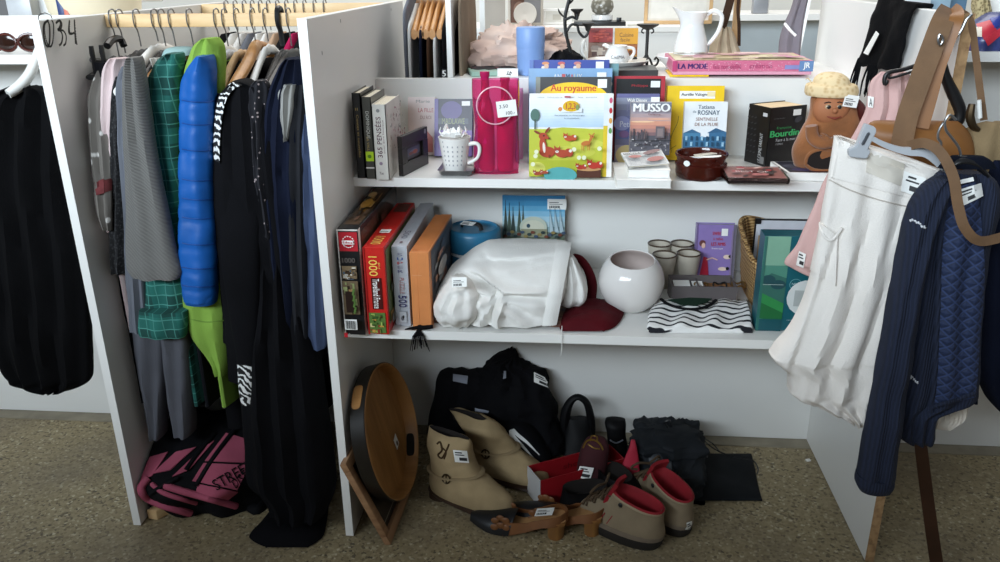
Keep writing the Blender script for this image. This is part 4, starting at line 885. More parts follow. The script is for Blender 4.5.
def striped_shirt():
    n = NT('breton_stripe'); w = n.n('TexWave', bands_direction='Y'); w.inputs['Scale'].default_value = 17; w.inputs['Distortion'].default_value = 2.2; w.inputs['Detail'].default_value = 1; w.inputs['Detail Scale'].default_value = .8
    mp = n.coord((1, 1, 2.2)); n.l(mp, w.inputs['Vector']); n.l(n.ramp(w.outputs['Fac'], [(.19, '1a1b22'), (.27, 'ecebe8')]), n.b.inputs['Base Color']); n.set(.95); m = n.m
    root = thing('striped_shirt', 'folded black and white striped shirt at the front of the middle shelf', 'shirt', V((.81, .17, ZS)))
    mb = MB(); rings = []
    for (xl, xr, y, z, f) in spline([(650, 752, 333, 0, 0), (649, 753, 331, .005, 0), (647, 753, 327.5, .012, .0), (648, 752, 321, .018, .004), (648, 751, 314, .023, .004), (650, 750, 309, .027, .004), (652, 749, 304, .03, .002), (656, 748, 301, .026, 0), (656, 748, 299, .0, 0)], 5):
        a = at(xl, y, Z=ZS+z); b = at(xr, y, Z=ZS+z)
        rings.append([a.lerp(b, k/60)+VZ*(.004*fbm(V((k/8, y*.09, 2)), 1.0)*(1 if z > .01 else 0)+(.004*sin(k*.35+y*.1) if f else 0)-(.004 if k in (0, 60) and z > .004 else 0)) for k in range(61)])
    for r_ in rings:
        for p in r_: p.z = max(p.z, ZS)
    vs = [p for r_ in rings for p in r_]; fs = [(i*61+k, i*61+k+1, (i+1)*61+k+1, (i+1)*61+k) for i in range(len(rings)-1) for k in range(60)]
    mb.add(vs, fs, m, True); nn = len(rings)
    mb.add([r_[0] for r_ in rings], [tuple(range(nn))], m); mb.add([r_[-1] for r_ in rings], [tuple(range(nn-1, -1, -1))], m); mb.add([rings[0][0], rings[0][-1], rings[-1][-1], rings[-1][0]], [(3, 2, 1, 0)], m)
    mb.build('folded_shirt', root)
    cl = MB(); pts = [at(x, y, Z=ZS+.036) for x, y in ((661, 299), (668, 304), (680, 308), (695, 309), (708, 306), (716, 300))]; cl.tube(pts, .0045, cloth('black_rib', '17171a'), 8, .6, sub=4); cl.build('collar', root)
    lb = MB(); pts = [at(x, y, Z=ZS+.034) for x, y in ((668, 300), (680, 305), (694, 306), (706, 303), (712, 299), (690, 298))]; lb.prism(pts, VZ*.0015, cloth('green_lining', '22382c')); lb.build('neck_lining', root)
striped_shirt()
def basket():
    wk = NT('wicker'); w1 = wk.n('TexWave', bands_direction='Z'); w1.inputs['Scale'].default_value = 42; w2 = wk.n('TexWave', bands_direction='Y'); w2.inputs['Scale'].default_value = 30; w1.inputs['Distortion'].default_value = 2
    c = wk.coord(); wk.l(c, w1.inputs['Vector']); wk.l(c, w2.inputs['Vector']); mx = wk.mix(.5, w1.outputs['Color'], w2.outputs['Color']); wk.l(wk.ramp(mx, [(.2, '6a4a28'), (.5, 'a8804c'), (.85, 'd2ae78')]), wk.b.inputs['Base Color']); wk.bump(mx, .8, .004); wk.set(.7); wk = wk.m
    x0, x1, y0, y1 = .925, 1.165, .20, .48; root = thing('wicker_basket', 'tan wicker basket holding papers, behind the teal box on the middle shelf', 'basket', V(((x0+x1)/2, (y0+y1)/2, ZS)))
    def ring(z, g, dip=0): 
        out = []
        for k in range(64):
            t = 2*PI*k/64; x = cos(t); y = sin(t); x = math.copysign(abs(x)**.45, x); y = math.copysign(abs(y)**.45, y)
            out.append(V(((x0+x1)/2+x*((x1-x0)/2-.022+g), (y0+y1)/2+y*((y1-y0)/2-.022+g), ZS+z+(dip*(.5+.5*y)*(.5-.5*x) if z > .05 else 0)+.001*sin(k*PI))))
        return out
    mb = MB(); hs = [0, .002]+[.008*k for k in range(1, 15)]
    mb.loft([ring(z, .016*z/.11+(.0015 if i % 2 else 0), .06*z/.11) for i, z in enumerate(hs)]+[ring(.112, .010, .06), ring(.06, .002, .03), ring(.006, -.006)], wk); mb.build('woven_body', root)
    rm = MB(); r_ = ring(.113, .016, .06); rm.tube(r_+[r_[0]], .0065, wk, 8); rm.build('rim', root)
basket()
def papers():
    z = ZS+.008
    def board(name, label, xl, xr, ytop, Y, lean, m, t, cat, clip=None):
        o = at(xl, 285, Y=Y); o.z = z; r = at(xr, 285, Y=Y); v = Matrix.Rotation(-lean, 3, UX) @ VZ; n = UX.cross(v); h = hfit(o, v, ytop); root = thing(name, label, cat, o+UX*.05)
        w = min(r.x, 1.145)-o.x; o = o+VZ*t*abs(n.z)
        MB().slab(o-n*t, UX*w, v*h, n*t, m).build('board', root)
        if clip: e = .003; f = MB(); f.slab(o-n*(t+.001), UX*e, v*h, n*(t+.002), clip).slab(o+v*(h-e)-n*(t+.001), UX*w, v*e, n*(t+.002), clip).slab(o+v*(h-.012)-n*(t+.002), UX*.014, v*.014, n*(t+.006), clip); f.build('edging', root)
    board('clip_frame', 'white picture board with thin black edging standing in the wicker basket', 749, 812, 219, .435, .02, col('c9cdd3'), .005, 'picture board', BLK)
    board('folder', 'red folder standing in the wicker basket behind the tan one', 758, 815, 230, .405, .02, col('a8303a'), .008, 'folder')
    board('folder', 'tan card folder standing in the wicker basket just behind the teal box', 754, 815, 236, .36, .02, col('a5865a'), .006, 'folder')
papers()
def teal_box():
    o = at(755, 330, Z=ZS); o.z = ZS; w = .205; u = V((1, 0, 0)); h = hfit(o, VZ, 236); d = .05; m = col('0d5a66'); o.z = ZS
    root = thing('product_box', 'teal cardboard box with green hills and a white circle, right end of the middle shelf', 'box', o+u*w/2); mb = MB(); mb.slab(o, u*w, V((0, d, 0)), VZ*h, m, .0008, 1)
    a = Art(mb, o-V((0, .0008, 0)), u, VZ, NY); b = .055
    a.rect(0, 0, b, h, col('4d8a78')).rect(0, h*.7, b, h*.3, col('7fae96')).poly([(0, h*.55), (b*.4, h*.62), (b, h*.57), (b, h*.2), (0, h*.3)], col('34685e')).ell(b*.3, h*.55, b*.28, h*.05, col('1f4a50')).ell(b*.7, h*.5, b*.3, h*.05, col('1f4a50')).poly([(0, h*.42), (b*.5, h*.36), (b, h*.3), (b, h*.14), (0, h*.2)], col('2f8a4a')).poly([(0, h*.32), (b, h*.2), (b, h*.1), (0, h*.14)], col('1f6a3a')).rect(0, 0, b, h*.13, col('0f4f58')).rect(0, 0, .006, h, col('2f6a62'))
    a.rect(b*.1, h*.5, b*.8, .0008, col('c8d8d0')).text('100% ECO', b+.03, h*.9, .1, h*.02, col('c8d8d8')).text('le bien être', b+.06, h*.76, .07, h*.06, col('8ab8b8')).ell(b+.02, h*.51, .013, .013, col('7fb4b4')).ell(b+.02, h*.51, .012, .012, col('0d5a66')).text('NEW', b+.012, h*.505, .016, h*.02, col('c8e0e0')).ell(b+.018, h*.43, .01, .01, col('3a8a7a'))
    a.ell(b+.046, h*.37, .042, .042, col('d6dbd9')).rect(b+.02, h*.28, .022, h*.17, col('b0b6b4')).rect(b+.05, h*.34, .02, h*.14, col('9aa4a4')).text('recyclable', b+.01, h*.12, .03, h*.018, col('c8d8d8')).text('naturel', b+.02, h*.05, .025, h*.015, col('c8d8d8'))
    mb.build('carton', root)
teal_box()
# ------------------------------------------------------------------ floor of the middle bay
def oval_tray():
    s = .957; c0 = CAM+(V((.065, .203, .175))-CAM)*s; a, b, yaw, lean = .164*s, .179*s, 1.465, .215
    e = V((cos(yaw), sin(yaw), 0)); nr = V((sin(yaw), -cos(yaw), 0)); v = VZ*cos(lean)-nr*sin(lean); n = e.cross(v)
    if n.x < 0: n = -n
    blk = mat('black_lacquered_wood', '17130f', .35, .15, 10); wd = wood('bent_plywood', '8f6234', 'b07f48', (1, 9, 1), .45, 5); D = .038
    root = thing('serving_tray', 'large oval wooden tray with a black outside, leaning on the panel under the puzzles', 'tray', V((c0.x, c0.y, 0)))
    def ring(f, d, N=72): return [c0+e*(a*f*cos(t))+v*(b*f*sin(t))-n*d for t in [2*PI*k/N for k in range(N)]]
    mb = MB(); mb.loft([ring(1, 0), ring(1.012, .002), ring(.985, D), ring(.9, D+.001), ring(.01, D+.001)], blk, caps=(0, 0)); mb.build('outer_shell', root)
    mb = MB(); mb.loft([ring(1, 0), ring(.985, -.001), ring(.965, .003), ring(.945, D-.006), ring(.9, D-.004), ring(.01, D-.004)], wd, caps=(0, 0)); mb.build('inner_shell', root)
    # hand holes: one seen from inside at the far edge, one on the outside of the near edge
    def slot(t0, f, m, out, name, d0=.012, d1=.026):
        mb = MB(); N = 24; pts = []
        for k in range(N):
            q = 2*PI*k/N; x = cos(q); y = sin(q); x = math.copysign(abs(x)**.4, x); y = math.copysign(abs(y)**.6, y)
            t = t0+.19*x; d = (d0+d1)/2+(d1-d0)/2*y; pts.append(c0+e*(a*f*cos(t))+v*(b*f*sin(t))-n*d)
        cc = c0+e*(a*f*cos(t0))+v*(b*f*sin(t0))-n*(d0+d1)/2; o = (e*cos(t0)+v*sin(t0))*(.0015 if out else -.0015)
        mb.add([p+o for p in pts]+[p-o*.2 for p in pts]+[cc+o], [(k, (k+1) % N, 2*N) for k in range(N)]+[(k, N+k, N+(k+1) % N, (k+1) % N) for k in range(N)], m); mb.build(name, root)
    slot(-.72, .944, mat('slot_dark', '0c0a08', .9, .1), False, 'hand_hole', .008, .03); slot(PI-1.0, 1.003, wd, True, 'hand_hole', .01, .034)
    p = at(391, 470, X=.108); mb = MB(); q = c0+e*(.055)+v*(-.085)-n*(D-.0055); mb.slab(q, e*.02+v*.008, v*.03-e*.004, n*.0008, M_TAG); Art(mb, q+n*.001, e, v, n).rect(.004, .008, .01, .012, col('6a5a48')); mb.build('sticker', root)
oval_tray()
def leaning_frame():
    o = at(391, 545, Z=.001); e = (V((.112, .2, 0))-V((o.x, o.y, 0))).normalized(); up = (at(345.5, 464, X=.006)-o); h = up.length; v = up.normalized(); e = (e-v*e.dot(v)).normalized(); n = e.cross(v)
    if n.x < 0: n = -n
    w = .26; m = wood('beech_moulding', '8a6446', 'ab8460', (1, 1, 10), .5, 6); b = .024; t = .016
    root = thing('picture_frame_empty', 'bare beech wood picture frame standing on its corner under the oval tray', 'picture frame', o); root.name = 'leaning_picture'; WORLD['leaning_picture'] = V(o)
    o = o+n*.0+VZ*.001
    for x, y, p, q in ((0, 0, w, b), (0, h-b, w, b), (0, b, b, h-2*b), (w-b, b, b, h-2*b)): MB().slab(o+e*x+v*y-n*t, e*p, v*q, n*t, m, .0015).build('moulding', root)
    mb = MB(); mb.slab(o+e*b+v*b-n*(t-.002), e*(w-2*b), v*(h-2*b), n*.003, mat('frame_backing', '2c2622', .4, .2)); Art(mb, o+e*b+v*b-n*(t-.0055), e, v, n).rect(.012, .012, w-2*b-.024, .0025, col('8a8478')).rect(.012, .012, .0025, h-2*b-.024, col('8a8478')); mb.build('backing', root)
leaning_frame()
def xf(loc, rz, pitch=0, roll=0):
    M_ = Matrix.Translation(V(loc)) @ Matrix.Rotation(rz, 4, 'Z') @ Matrix.Rotation(-pitch, 4, 'Y') @ Matrix.Rotation(roll, 4, 'X'); return lambda p: M_ @ V(p)
def slice_ring(z, xb, xf_, w, n=36, toe=.18, sk=0):
    r = []
    for k in range(n):
        t = 2*PI*k/n; x = cos(t); y = sin(t); px = (xb+xf_)/2+(xf_-xb)/2*math.copysign(abs(x)**.85, x); r.append(V((px, w/2*math.copysign(abs(y)**.9, y)*(1-toe*x*(xf_-xb)/.25)*1.0, z+sk*px)))
    return r
def slices(mb, T_, lv, m, sub=4, caps=(1, 1), toe=.18, wr=0, seed=0, n=36):
    R = [slice_ring(*l[:4], n=n, toe=toe, sk=(l[4] if len(l) > 4 else 0)) for l in spline([tuple(l) for l in lv], sub)]
    if wr: R = [[p+noise.noise_vector(p*22+V((seed, 0, 0)))*wr*min(1, max(0, p.z-.02)*18) for p in r] for r in R]
    return mb.loft([[T_(p) for p in r] for r in R], m, caps=caps)
NUB = mat('tan_nubuck', 'a48e6a', .95, .14, 18, .4, 300); SOLE = mat('brown_stacked_sole', '3d2a1e', .6, .15, 20); DARKIN = mat('shoe_inside', '1a1411', .95, .1)
def boot(label, loc, rz, shaft, seed, tagq=None, L=.235):
    T_ = xf(loc, rz); k = L/.275; root = thing('ankle_boot', label, 'boot', V((loc[0], loc[1], 0)), 'pair of tan ankle boots')
    mb = MB(); slices(mb, T_, [(0, .0, .075*k, .072), (.02, .0, .085*k, .07)], SOLE, 2); slices(mb, T_, [(.006, .1*k, .275*k, .086), (.012, .0, .28*k, .088), (.022, -.004, .284*k, .09)], SOLE, 3, toe=.1); mb.build('sole', root)
    lv = [(.022, .0, .278*k, .088), (.036, -.002, .28*k, .094), (.052, 0, .272*k, .092), (.066, .002, .25*k, .087), (.08, .003, .215*k, .082), (.098, .003, .18*k, .082)]+shaft
    mb = MB(); slices(mb, T_, lv, NUB, 5, (1, 0), .08, .007, seed); up = mb; z = shaft[-1]
    top = slice_ring(*z[:4], toe=.08); inn = [slice_ring(z[0]-.004, z[1]+.005, z[2]-.005, z[3]-.008, toe=.08), slice_ring(z[0]-.03, z[1]+.012, z[2]-.012, z[3]-.012, toe=.08)]
    b2 = MB(); b2.loft([[T_(p) for p in r] for r in [top]+inn], DARKIN, caps=(0, 1)); up.build('upper', root); b2.build('lining', root)
    st = MB(); tr = BVHTree.FromPolygons([tuple(p) for p in up.v], [tuple(f) for f in up.f]); c0 = T_((.085*k, 0, .088)); pts = []
    for i in range(40):
        t = 2*PI*i/40; d = (T_((cos(t), .45*sin(t), .17*cos(t)))-T_((0, 0, 0))).normalized(); h_ = tr.ray_cast(c0, d)
        if h_[0] is not None: pts.append(h_[0]+d*.0005)
    st.tube(pts+[pts[0]], .0085, mat('strap_nubuck', '94805f', .9, .12, 18), 8, .3, up=(0, 0, 1)); st.build('strap', root)
    bk = MB(); h_ = tr.ray_cast(c0, (T_((.1, -1, 0))-T_((0, 0, 0))).normalized()); c = (h_[0] if h_[0] is not None else T_((.085*k, -.047, .086)))+(T_((0, -1, 0))-T_((0, 0, 0))).normalized()*.002; ux = (T_((1, 0, .2))-T_((0, 0, 0))).normalized(); bk.tube([c+ux*(.012*cos(t))+VZ*(.013*sin(t)) for t in [2*PI*i/16 for i in range(17)]], .0022, mat('aged_brass', '4a3c2a', .4, .1, metal=.8), 6); bk.tube([c-VZ*.012, c+VZ*.012], .0015, MATS['aged_brass'], 6); bk.build('buckle', root)
    sk = Skin(up); lp = MB(); return root, sk
h = at(437, 489, Z=0)
r_, sk = boot('tan suede ankle boot with a price tag on its shaft, front of the pair', (.160, .202, 0), -.46, [(.12, .002, .136, .084), (.145, .0, .126, .082), (.17, -.003, .124, .07), (.188, -.005, .124, .04), (.194, -.004, .122, .024)], 1, L=.24)
sk.tag('price_tag', [(453, 450), (467, 451), (469, 463), (455, 462)], r_)
mb = MB(); sk.line([(437, 444), (440, 442), (442, 450), (438, 455), (442, 458), (447, 449), (449, 444)], .0025, cloth('brown_lace', '4a3826'), mb); mb.build('pull_loop', r_)
mb = MB(); sk.line([(441, 447), (446, 452), (444, 459)], .002, MATS['brown_lace'], mb); mb.build('pull_loop', r_)
boot('tan suede ankle boot with a slouched shaft, behind the tagged one', (.245, .318, 0), -.42, [(.118, -.002, .118, .08), (.135, -.015, .108, .08), (.15, -.034, .095, .068), (.16, -.052, .075, .045), (.166, -.06, .055, .024)], 4)
# black sports clothes heaped against the back panel
BC = cloth('black_jersey', '0d0d10', .3, .9); BC2 = cloth('black_sweatshirt', '111114', .3, .9)
mb = puff([(428, 480, 446, .40, .05), (427, 482, 430, .41, .065), (431, 484, 408, .43, .06), (437, 484, 385, .445, .05), (439, 482, 374, .455, .035), (446, 474, 371, .46, .01)], BC2, fold=(3, .006), wr=.014, wscale=12, seed=2)
root = thing('black_trousers', 'black folded sports trousers with a grey label, left of the striped jacket', 'garment', mb.base()); mb.build('cloth', root); Skin(mb).quad([(453, 374), (468, 376), (467, 384), (453, 381)], mat('grey_label', '8f93a0', .7, .05), m2 := MB(), 4, 3); m2.build('label', root)
mb = puff([(470, 566, 446, .385, .06), (468, 562, 432, .40, .075), (466, 557, 415, .42, .07), (463, 554, 398, .435, .065), (465, 551, 384, .45, .055), (472, 549, 376, .46, .045), (487, 538, 370, .467, .04), (493, 520, 363, .47, .035), (501, 517, 357, .475, .025), (508, 516, 354.5, .478, .01)], BC, 70, 7, (4, .006), .02, 11, 7); crumple(mb, .014, 13, 2)
for i, p in enumerate(mb.v): mb.v[i] = V((p.x, min(p.y, YB-.004), max(p.z, .001)))
root = thing('black_jacket', 'black sports jacket with three white sleeve stripes, heaped against the back panel', 'garment', mb.base()); mb.build('body', root); sk = Skin(mb)
wl = mat('white_stripe', 'd6d6d4', .8, .05)
sl = puff([(500, 552, 466, .30, .03), (498, 551, 455, .315, .04), (497, 545, 442, .33, .045), (496, 535, 430, .345, .045), (495, 524, 421, .36, .03)], BC, 36, 5, (2, .004), .008, 14, 5)
for i, p in enumerate(sl.v): sl.v[i] = V((p.x, p.y, max(p.z, .001)))
sl.build('sleeve', root); s2 = Skin(sl)
for k in range(3):
    m2 = MB(); a = [(510+k*1.5, 430-k*.5), (511.5+k*2.6, 440-k*3), (519+k*4.3, 451-k*4), (529+k*5.2, 462-k*3.5)]
    p = spline(a, 5); w_ = [.5+1.4*sin(PI*min(1, .15+i/len(p))) for i in range(len(p))]
    m2.loft([[s2.hit(q[0]-w*.75, q[1]+w*.55, .002), s2.hit(q[0]+w*.75, q[1]-w*.55, .002), s2.hit(q[0]+w*.75, q[1]-w*.55, .001), s2.hit(q[0]-w*.75, q[1]+w*.55, .001)] for q, w in zip(p, w_)], wl); m2.build('stripe', root)
for q in ([(475, 408), (489, 411), (488, 413), (475, 412)], [(504, 371), (506, 371), (506, 378), (503, 379)]): sk.quad(q, MATS['grey_label'], m2 := MB(), 3, 2); m2.build('label', root)
sk.tag('price_tag', [(534, 372), (550, 380), (549, 388), (534, 382)], root)
# heeled clogs
LEA = mat('tan_leather', '7a4e2c', .5, .15, 20); CLW = wood('clog_wood', '80552f', 'a5763f', (8, 1, 1), .45, 6)
GREYL = mat('black_leather', '17181b', .45, .15, 20)
def clog(label, loc, rz, tag_=False, L=.24):
    T_ = xf(loc, rz); root = thing('clog', label, 'clog', V((loc[0], loc[1], 0)), 'pair of heeled clogs')
    st = [(0, .047, .055, .044), (.012, .046, .054, .058), (.035, .043, .051, .064), (.06, .034, .042, .062), (.1, .012, .021, .058), (.14, .001, .010, .07), (.18, .001, .010, .072), (.21, .003, .013, .052), (L, .009, .016, .016)]
    ZS_ = spline(st, 8); nz = lambda x: min(ZS_, key=lambda k: abs(k[0]-x))
    mb = MB(); mb.loft([[T_(p) for p in (V((x, -w/2, zb)), V((x, w/2, zb)), V((x, w/2+.001, zt)), V((x, -w/2-.001, zt)))] for x, zb, zt, w in spline(st, 5)], CLW)
    hl = [[T_(V((.026+.026*s_*cos(t), .031*s_*sin(t), z))) for t in [2*PI*k/20 for k in range(20)]] for z, s_ in ((0, .74), (.02, .78), (.047, 1.0))]; mb.loft(hl, CLW); mb.build('wooden_sole', root)
    mb = MB(); mb.loft([[T_(V((x, -w*.44, zt+.0012))), T_(V((x, w*.44, zt+.0012))), T_(V((x, w*.44, zt+.003))), T_(V((x, -w*.44, zt+.003)))] for x, zb, zt, w in spline(st[:6], 5)], mat('tan_insole', 'b08456', .6, .1, 20)); mb.build('insole', root)
    def vamp(x0, x1, h0, h1, m, name, off=.0, n=18):
        mb = MB(); R = []
        for i in range(13):
            x = x0+(x1-x0)*i/12; q = nz(x); hh = (h0+(h1-h0)*(i/12)**1.3)
            R.append([T_(V((x-.012*sin(t)*(1-i/12), (q[3]/2+.003+off)*cos(t), q[2]-.008+(hh+off)*sin(t)**.75))) for t in [PI*k/n for k in range(n+1)]])
        def f(u, v): i = u*12; a = int(min(11, i)); k = v*n; b = int(min(n-1, k)); fu, fv = i-a, k-b; return (R[a][b]*(1-fv)+R[a][b+1]*fv)*(1-fu)+(R[a+1][b]*(1-fv)+R[a+1][b+1]*fv)*fu
        sheet(f, 12, n, .0025, m, mb); mb.build(name, root); return mb
    vamp(.135, L, .046, .016, GREYL, 'toe_cap')
    # leather strip round the heel and along both sides, rising to a flower at the vamp
    path = [(.15, 1, .034), (.125, 1, .030), (.1, 1, .024), (.06, 1, .020), (.03, 1, .022), (.008, .75, .026), (-.002, 0, .028), (.008, -.75, .026), (.03, -1, .022), (.06, -1, .020), (.1, -1, .024), (.125, -1, .030), (.15, -1, .034)]
    P = spline(path, 5); mb = MB()
    def strip(u, v):
        i = u*(len(P)-1); a = int(min(len(P)-2, i)); f = i-a; x, s_, hh = [P[a][k]*(1-f)+P[a+1][k]*f for k in range(3)]; q = nz(max(0, x)); return T_(V((x, s_*(q[3]/2+.003-.006*v), q[2]-.006+hh*v)))
    sheet(strip, 60, 5, .0025, LEA, mb); mb.build('leather_band', root)
    R3 = Matrix.Rotation(rz, 3, 'Z')
    for s_ in (-1, 1):
        fl = MB()
        for dx, dz in ((0, 0), (.014, .008), (.015, -.008), (-.011, .011), (-.013, -.006), (.002, .015)):
            x = .155+dx; q = nz(x); z = q[2]+.020+dz; fl.ball(T_((x, s_*(q[3]/2+.001-.5*max(0, dz)), z)), .0105, LEA, (1, .32, .85), 12, R3)
        fl.build('leather_flower', root)
    if tag_:
        mb = MB(); q = nz(.05); o = T_((.075, .019, q[2]-.001)); u = (T_((0, 0, .012))-T_((.045, 0, 0))).normalized(); v = (T_((0, -1, .0))-T_((0, 0, 0))).normalized(); n_ = u.cross(v); price_tag('price_tag', o+VZ*.012, u, v, n_, .045, .03, root)
q = at(563, 536, Z=0); clog('heeled clog with a black toe, leather flower and white price tag, nearest the camera', (q.x+.008, q.y-.002, 0), PI-.19, True)
q = at(600, 537, Z=0); clog('heeled clog with a tan leather band, behind the price tagged one', (q.x+.006, q.y+.012, 0), PI-.3)
# red shoe box with shoes
def shoe_box():
    p = V((.447, .142, .001)); an = .50; u = V((cos(an), sin(an), 0)); w = V((-sin(an), cos(an), 0)); L, W, Hh, t = .245, .075, .082, .0025; rd = mat('red_card', '9c1620', .5, .08); wh = mat('white_card', 'c9c6c4', .6, .05)
    root = thing('shoe_box', 'open red shoe box with a white end on the floor under the shelves', 'box', p+u*L/2+w*W/2)
    MB().slab(p, u*L, w*W, VZ*t, rd).build('bottom', root)
    for o, a, b in ((p+w*(W-t), u*L, w*t), (p, u*L, w*t)):
        mb = MB(); mb.slab(o, a, b, VZ*Hh, rd); Art(mb, o+VZ*.0-(w*.0003 if o == p else w*.0004), u, VZ, -w).text('ricosta' if 0 else 'shoes', L*.42, Hh*.55, L*.3, Hh*.2, col('6a0e16')) if o != p else None; mb.build('side', root)
    mb = MB(); mb.slab(p-u*.001, u*t, w*W, VZ*Hh, wh); mb.build('end_panel', root)['label'] = 'white end panel'
    MB().slab(p+u*(L-t), u*t, w*W, VZ*Hh, rd).build('end_panel', root)
    return p, u, w
bp, bu, bw = shoe_box()
def low_shoe(label, name, loc, rz, m, L, lv, inner, pitch=0, cat='shoe', group=None):
    T_ = xf(loc, rz, pitch); root = thing(name, label, cat, V((loc[0], loc[1], loc[2])), group); k = L/.25
    mb = MB(); slices(mb, T_, [(.0, 0, .25*k, .072), (.014, -.002, .254*k, .076)], BLK, 3); mb.build('sole', root)
    mb = MB(); slices(mb, T_, lv, m, 5, (1, 0), .12); 
    z = lv[-1]; mb.build('upper', root); b2 = MB(); b2.loft([[T_(p) for p in slice_ring(*r)] for r in (z[:4], (z[0]-.006, z[1]+.008, z[2]-.008, z[3]-.016), (z[0]-.03, z[1]+.014, z[2]-.012, z[3]-.026))], inner, caps=(0, 1)); b2.build('lining', root); return root
BL = mat('black_shoe_leather', '09090b', .6, .15, 15, Specular_IOR_Level=.2)
LV = [(.014, 0, .25, .074), (.03, -.002, .252, .078), (.045, 0, .235, .074), (.058, .002, .19, .066), (.07, .004, .135, .062)]
low_shoe('black flat shoe lying in front of the red shoe box', 'flat_shoe', (.50, .128, .001), .32, BL, .22, [(a, b, c*.88, d) for a, b, c, d in LV], DARKIN)
low_shoe('second black flat shoe, right of the red shoe box beside the burgundy shoe', 'flat_shoe', (.60, .24, .001), -.9, BL, .2, [(a*1.2, b, c*.8, d*1.1) for a, b, c, d in LV], DARKIN)
def burgundy():
    m = mat('burgundy_suede', '3c0f16', .85, .15, 20); mb = puff([(577, 601, 489, .225, .035), (576, 604, 480, .228, .038), (577, 607, 466, .235, .036), (580, 609, 453, .24, .032), (583, 609, 445, .243, .028), (587, 606, 439, .246, .018), (592, 600, 436.5, .247, .006)], m, 28, 5, (0, 0), .004, 20, 3)
    root = thing('moccasin', 'burgundy moccasin with gold trim and a price tag, standing up in the shoe box', 'shoe', mb.base()); mb.build('upper', root); sk = Skin(mb); g = MB(); sk.line([(583, 448), (587, 441), (594, 440), (600, 444), (603, 450)], .0025, mat('gold_trim', '8a6a2c', .4, .2, metal=.6), g, off=.002); sk.line([(590, 441), (592, 436), (597, 437), (597, 442)], .0022, MATS['gold_trim'], g); sk.line([(588, 444), (594, 448), (600, 449)], .0018, MATS['gold_trim'], g); g.build('gold_trim', root)
    sk.tag('price_tag', [(580, 466), (594, 468), (590, 480), (575.5, 477)], root, .006)
burgundy()
# black strappy shoes behind, red insole
mb = MB(); pts = [(569, 444), (565, 428), (566, 412), (571, 401), (578, 397), (586, 402), (590, 414), (591, 428), (588, 442)]
root = thing('strappy_heel', 'tall black strappy heeled shoe standing against the back panel', 'shoe', V((at(578, 444, Y=.4).x, .41, 0)))
mb.tube([at(x, y, Y=.42) for x, y in pts], [.014, .02, .018, .013, .011, .012, .014, .017, .02], BL, 10, .8, sub=4); mb.build('straps', root)
mb = puff([(561, 594, 452, .38, .03), (562, 593, 440, .40, .035), (565, 592, 428, .415, .03), (567, 590, 418, .42, .012)], BL, 24, 5, (0, 0), .004, 18, 2); 
for i, p in enumerate(mb.v): mb.v[i] = V((p.x, p.y, max(p.z, .001)))
mb.build('upper', root)
mb = puff([(604, 634, 474, .33, .03), (606, 633, 462, .345, .035), (608, 629, 448, .36, .03), (607, 626, 434, .37, .026), (605, 626, 424, .375, .024), (606, 625, 419, .378, .012)], BL, 24, 5, (0, 0), .004, 18, 4)
for i, p in enumerate(mb.v): mb.v[i] = V((p.x, p.y, max(p.z, .001)))
root = thing('ankle_shoe', 'short black shiny ankle shoe standing left of the grey rucksack', 'shoe', mb.base()); mb.build('upper', root); g = MB(); Skin(mb).line([(610, 440), (616, 443), (623, 440)], .002, MATS['grey_label'], g); g.build('buckle', root)
mb = puff([(620, 641, 490, .225, .006), (620, 640, 476, .23, .007), (624, 639, 460, .24, .007), (629, 637, 448, .245, .006), (631, 635, 440, .25, .003)], mat('pink_red_insole', 'b5243c', .7, .1), 20, 5)
one(mb, 'insole', 'bright pinkish red insole propped up against the black rucksack', 'insole')
# grey rucksack with cords, flat pouch
GB = cloth('grey_nylon', '25282c', .2, .6)
mb = puff([(640, 702, 500, .235, .05), (637, 703, 488, .26, .075), (634, 702, 472, .285, .085), (632, 700, 458, .305, .09), (632, 699, 446, .325, .085), (633, 701, 436, .345, .075), (638, 699, 430, .36, .05), (646, 690, 426, .37, .015)], GB, 70, 8, (3, .009), .022, 12, 9); crumple(mb, .022, 14, 3)
for i, p in enumerate(mb.v): mb.v[i] = V((p.x, p.y, max(p.z, .001)))
root = thing('rucksack', 'crumpled dark grey nylon rucksack slumped behind the hiking shoes', 'bag', mb.base()); mb.build('body', root); sk = Skin(mb)
m2 = MB(); sk.quad([(648, 455), (670, 452), (673, 470), (656, 490)], mat('grey_nylon_panel', '3a3d42', .5, .15, 12), m2, 8, 8, .004, .003); m2.build('front_panel', root)
fl = puff([(634, 704, 452, .275, .03), (633, 706, 444, .285, .045), (634, 702, 436, .30, .045), (640, 692, 429, .325, .02)], GB, 50, 7, (2, .005), .01, 14, 4); crumple(fl, .016, 16, 5); fl.build('flap', root)
m2 = MB(); m2.tube([at(668, 428, Y=.33), at(665, 422, Y=.33), at(670, 420.5, Y=.33), at(671, 427, Y=.33)], .002, BLK, 6, sub=4); m2.build('hang_loop', root)
PN = cloth('charcoal_pouch', '1b1d20', .15, .7)
mb = mound([(696, 762, 501.5), (696, 760, 496), (697, 757, 484), (698, 754, 468), (699, 751, 455)], 0, .016, PN, 40, 24, .003, 16, 5, .004)
root = thing('drawstring_pouch', 'flat charcoal drawstring pouch lying on the floor right of the rucksack', 'pouch', mb.base()); mb.build('pouch', root)
for pts in ([(684, 434), (700, 437), (708, 444), (718, 451), (735, 457), (752, 460), (758, 468), (757, 474)], [(688, 434), (702, 440), (707, 452), (707, 458)], [(700, 436), (712, 443), (720, 452)]):
    m2 = MB(); m2.tube([at(x, y, Z=.024) if x > 705 else at(x, y, Y=.36) for x, y in pts], .0018, BLK, 6, sub=4); m2.build('cord', root)
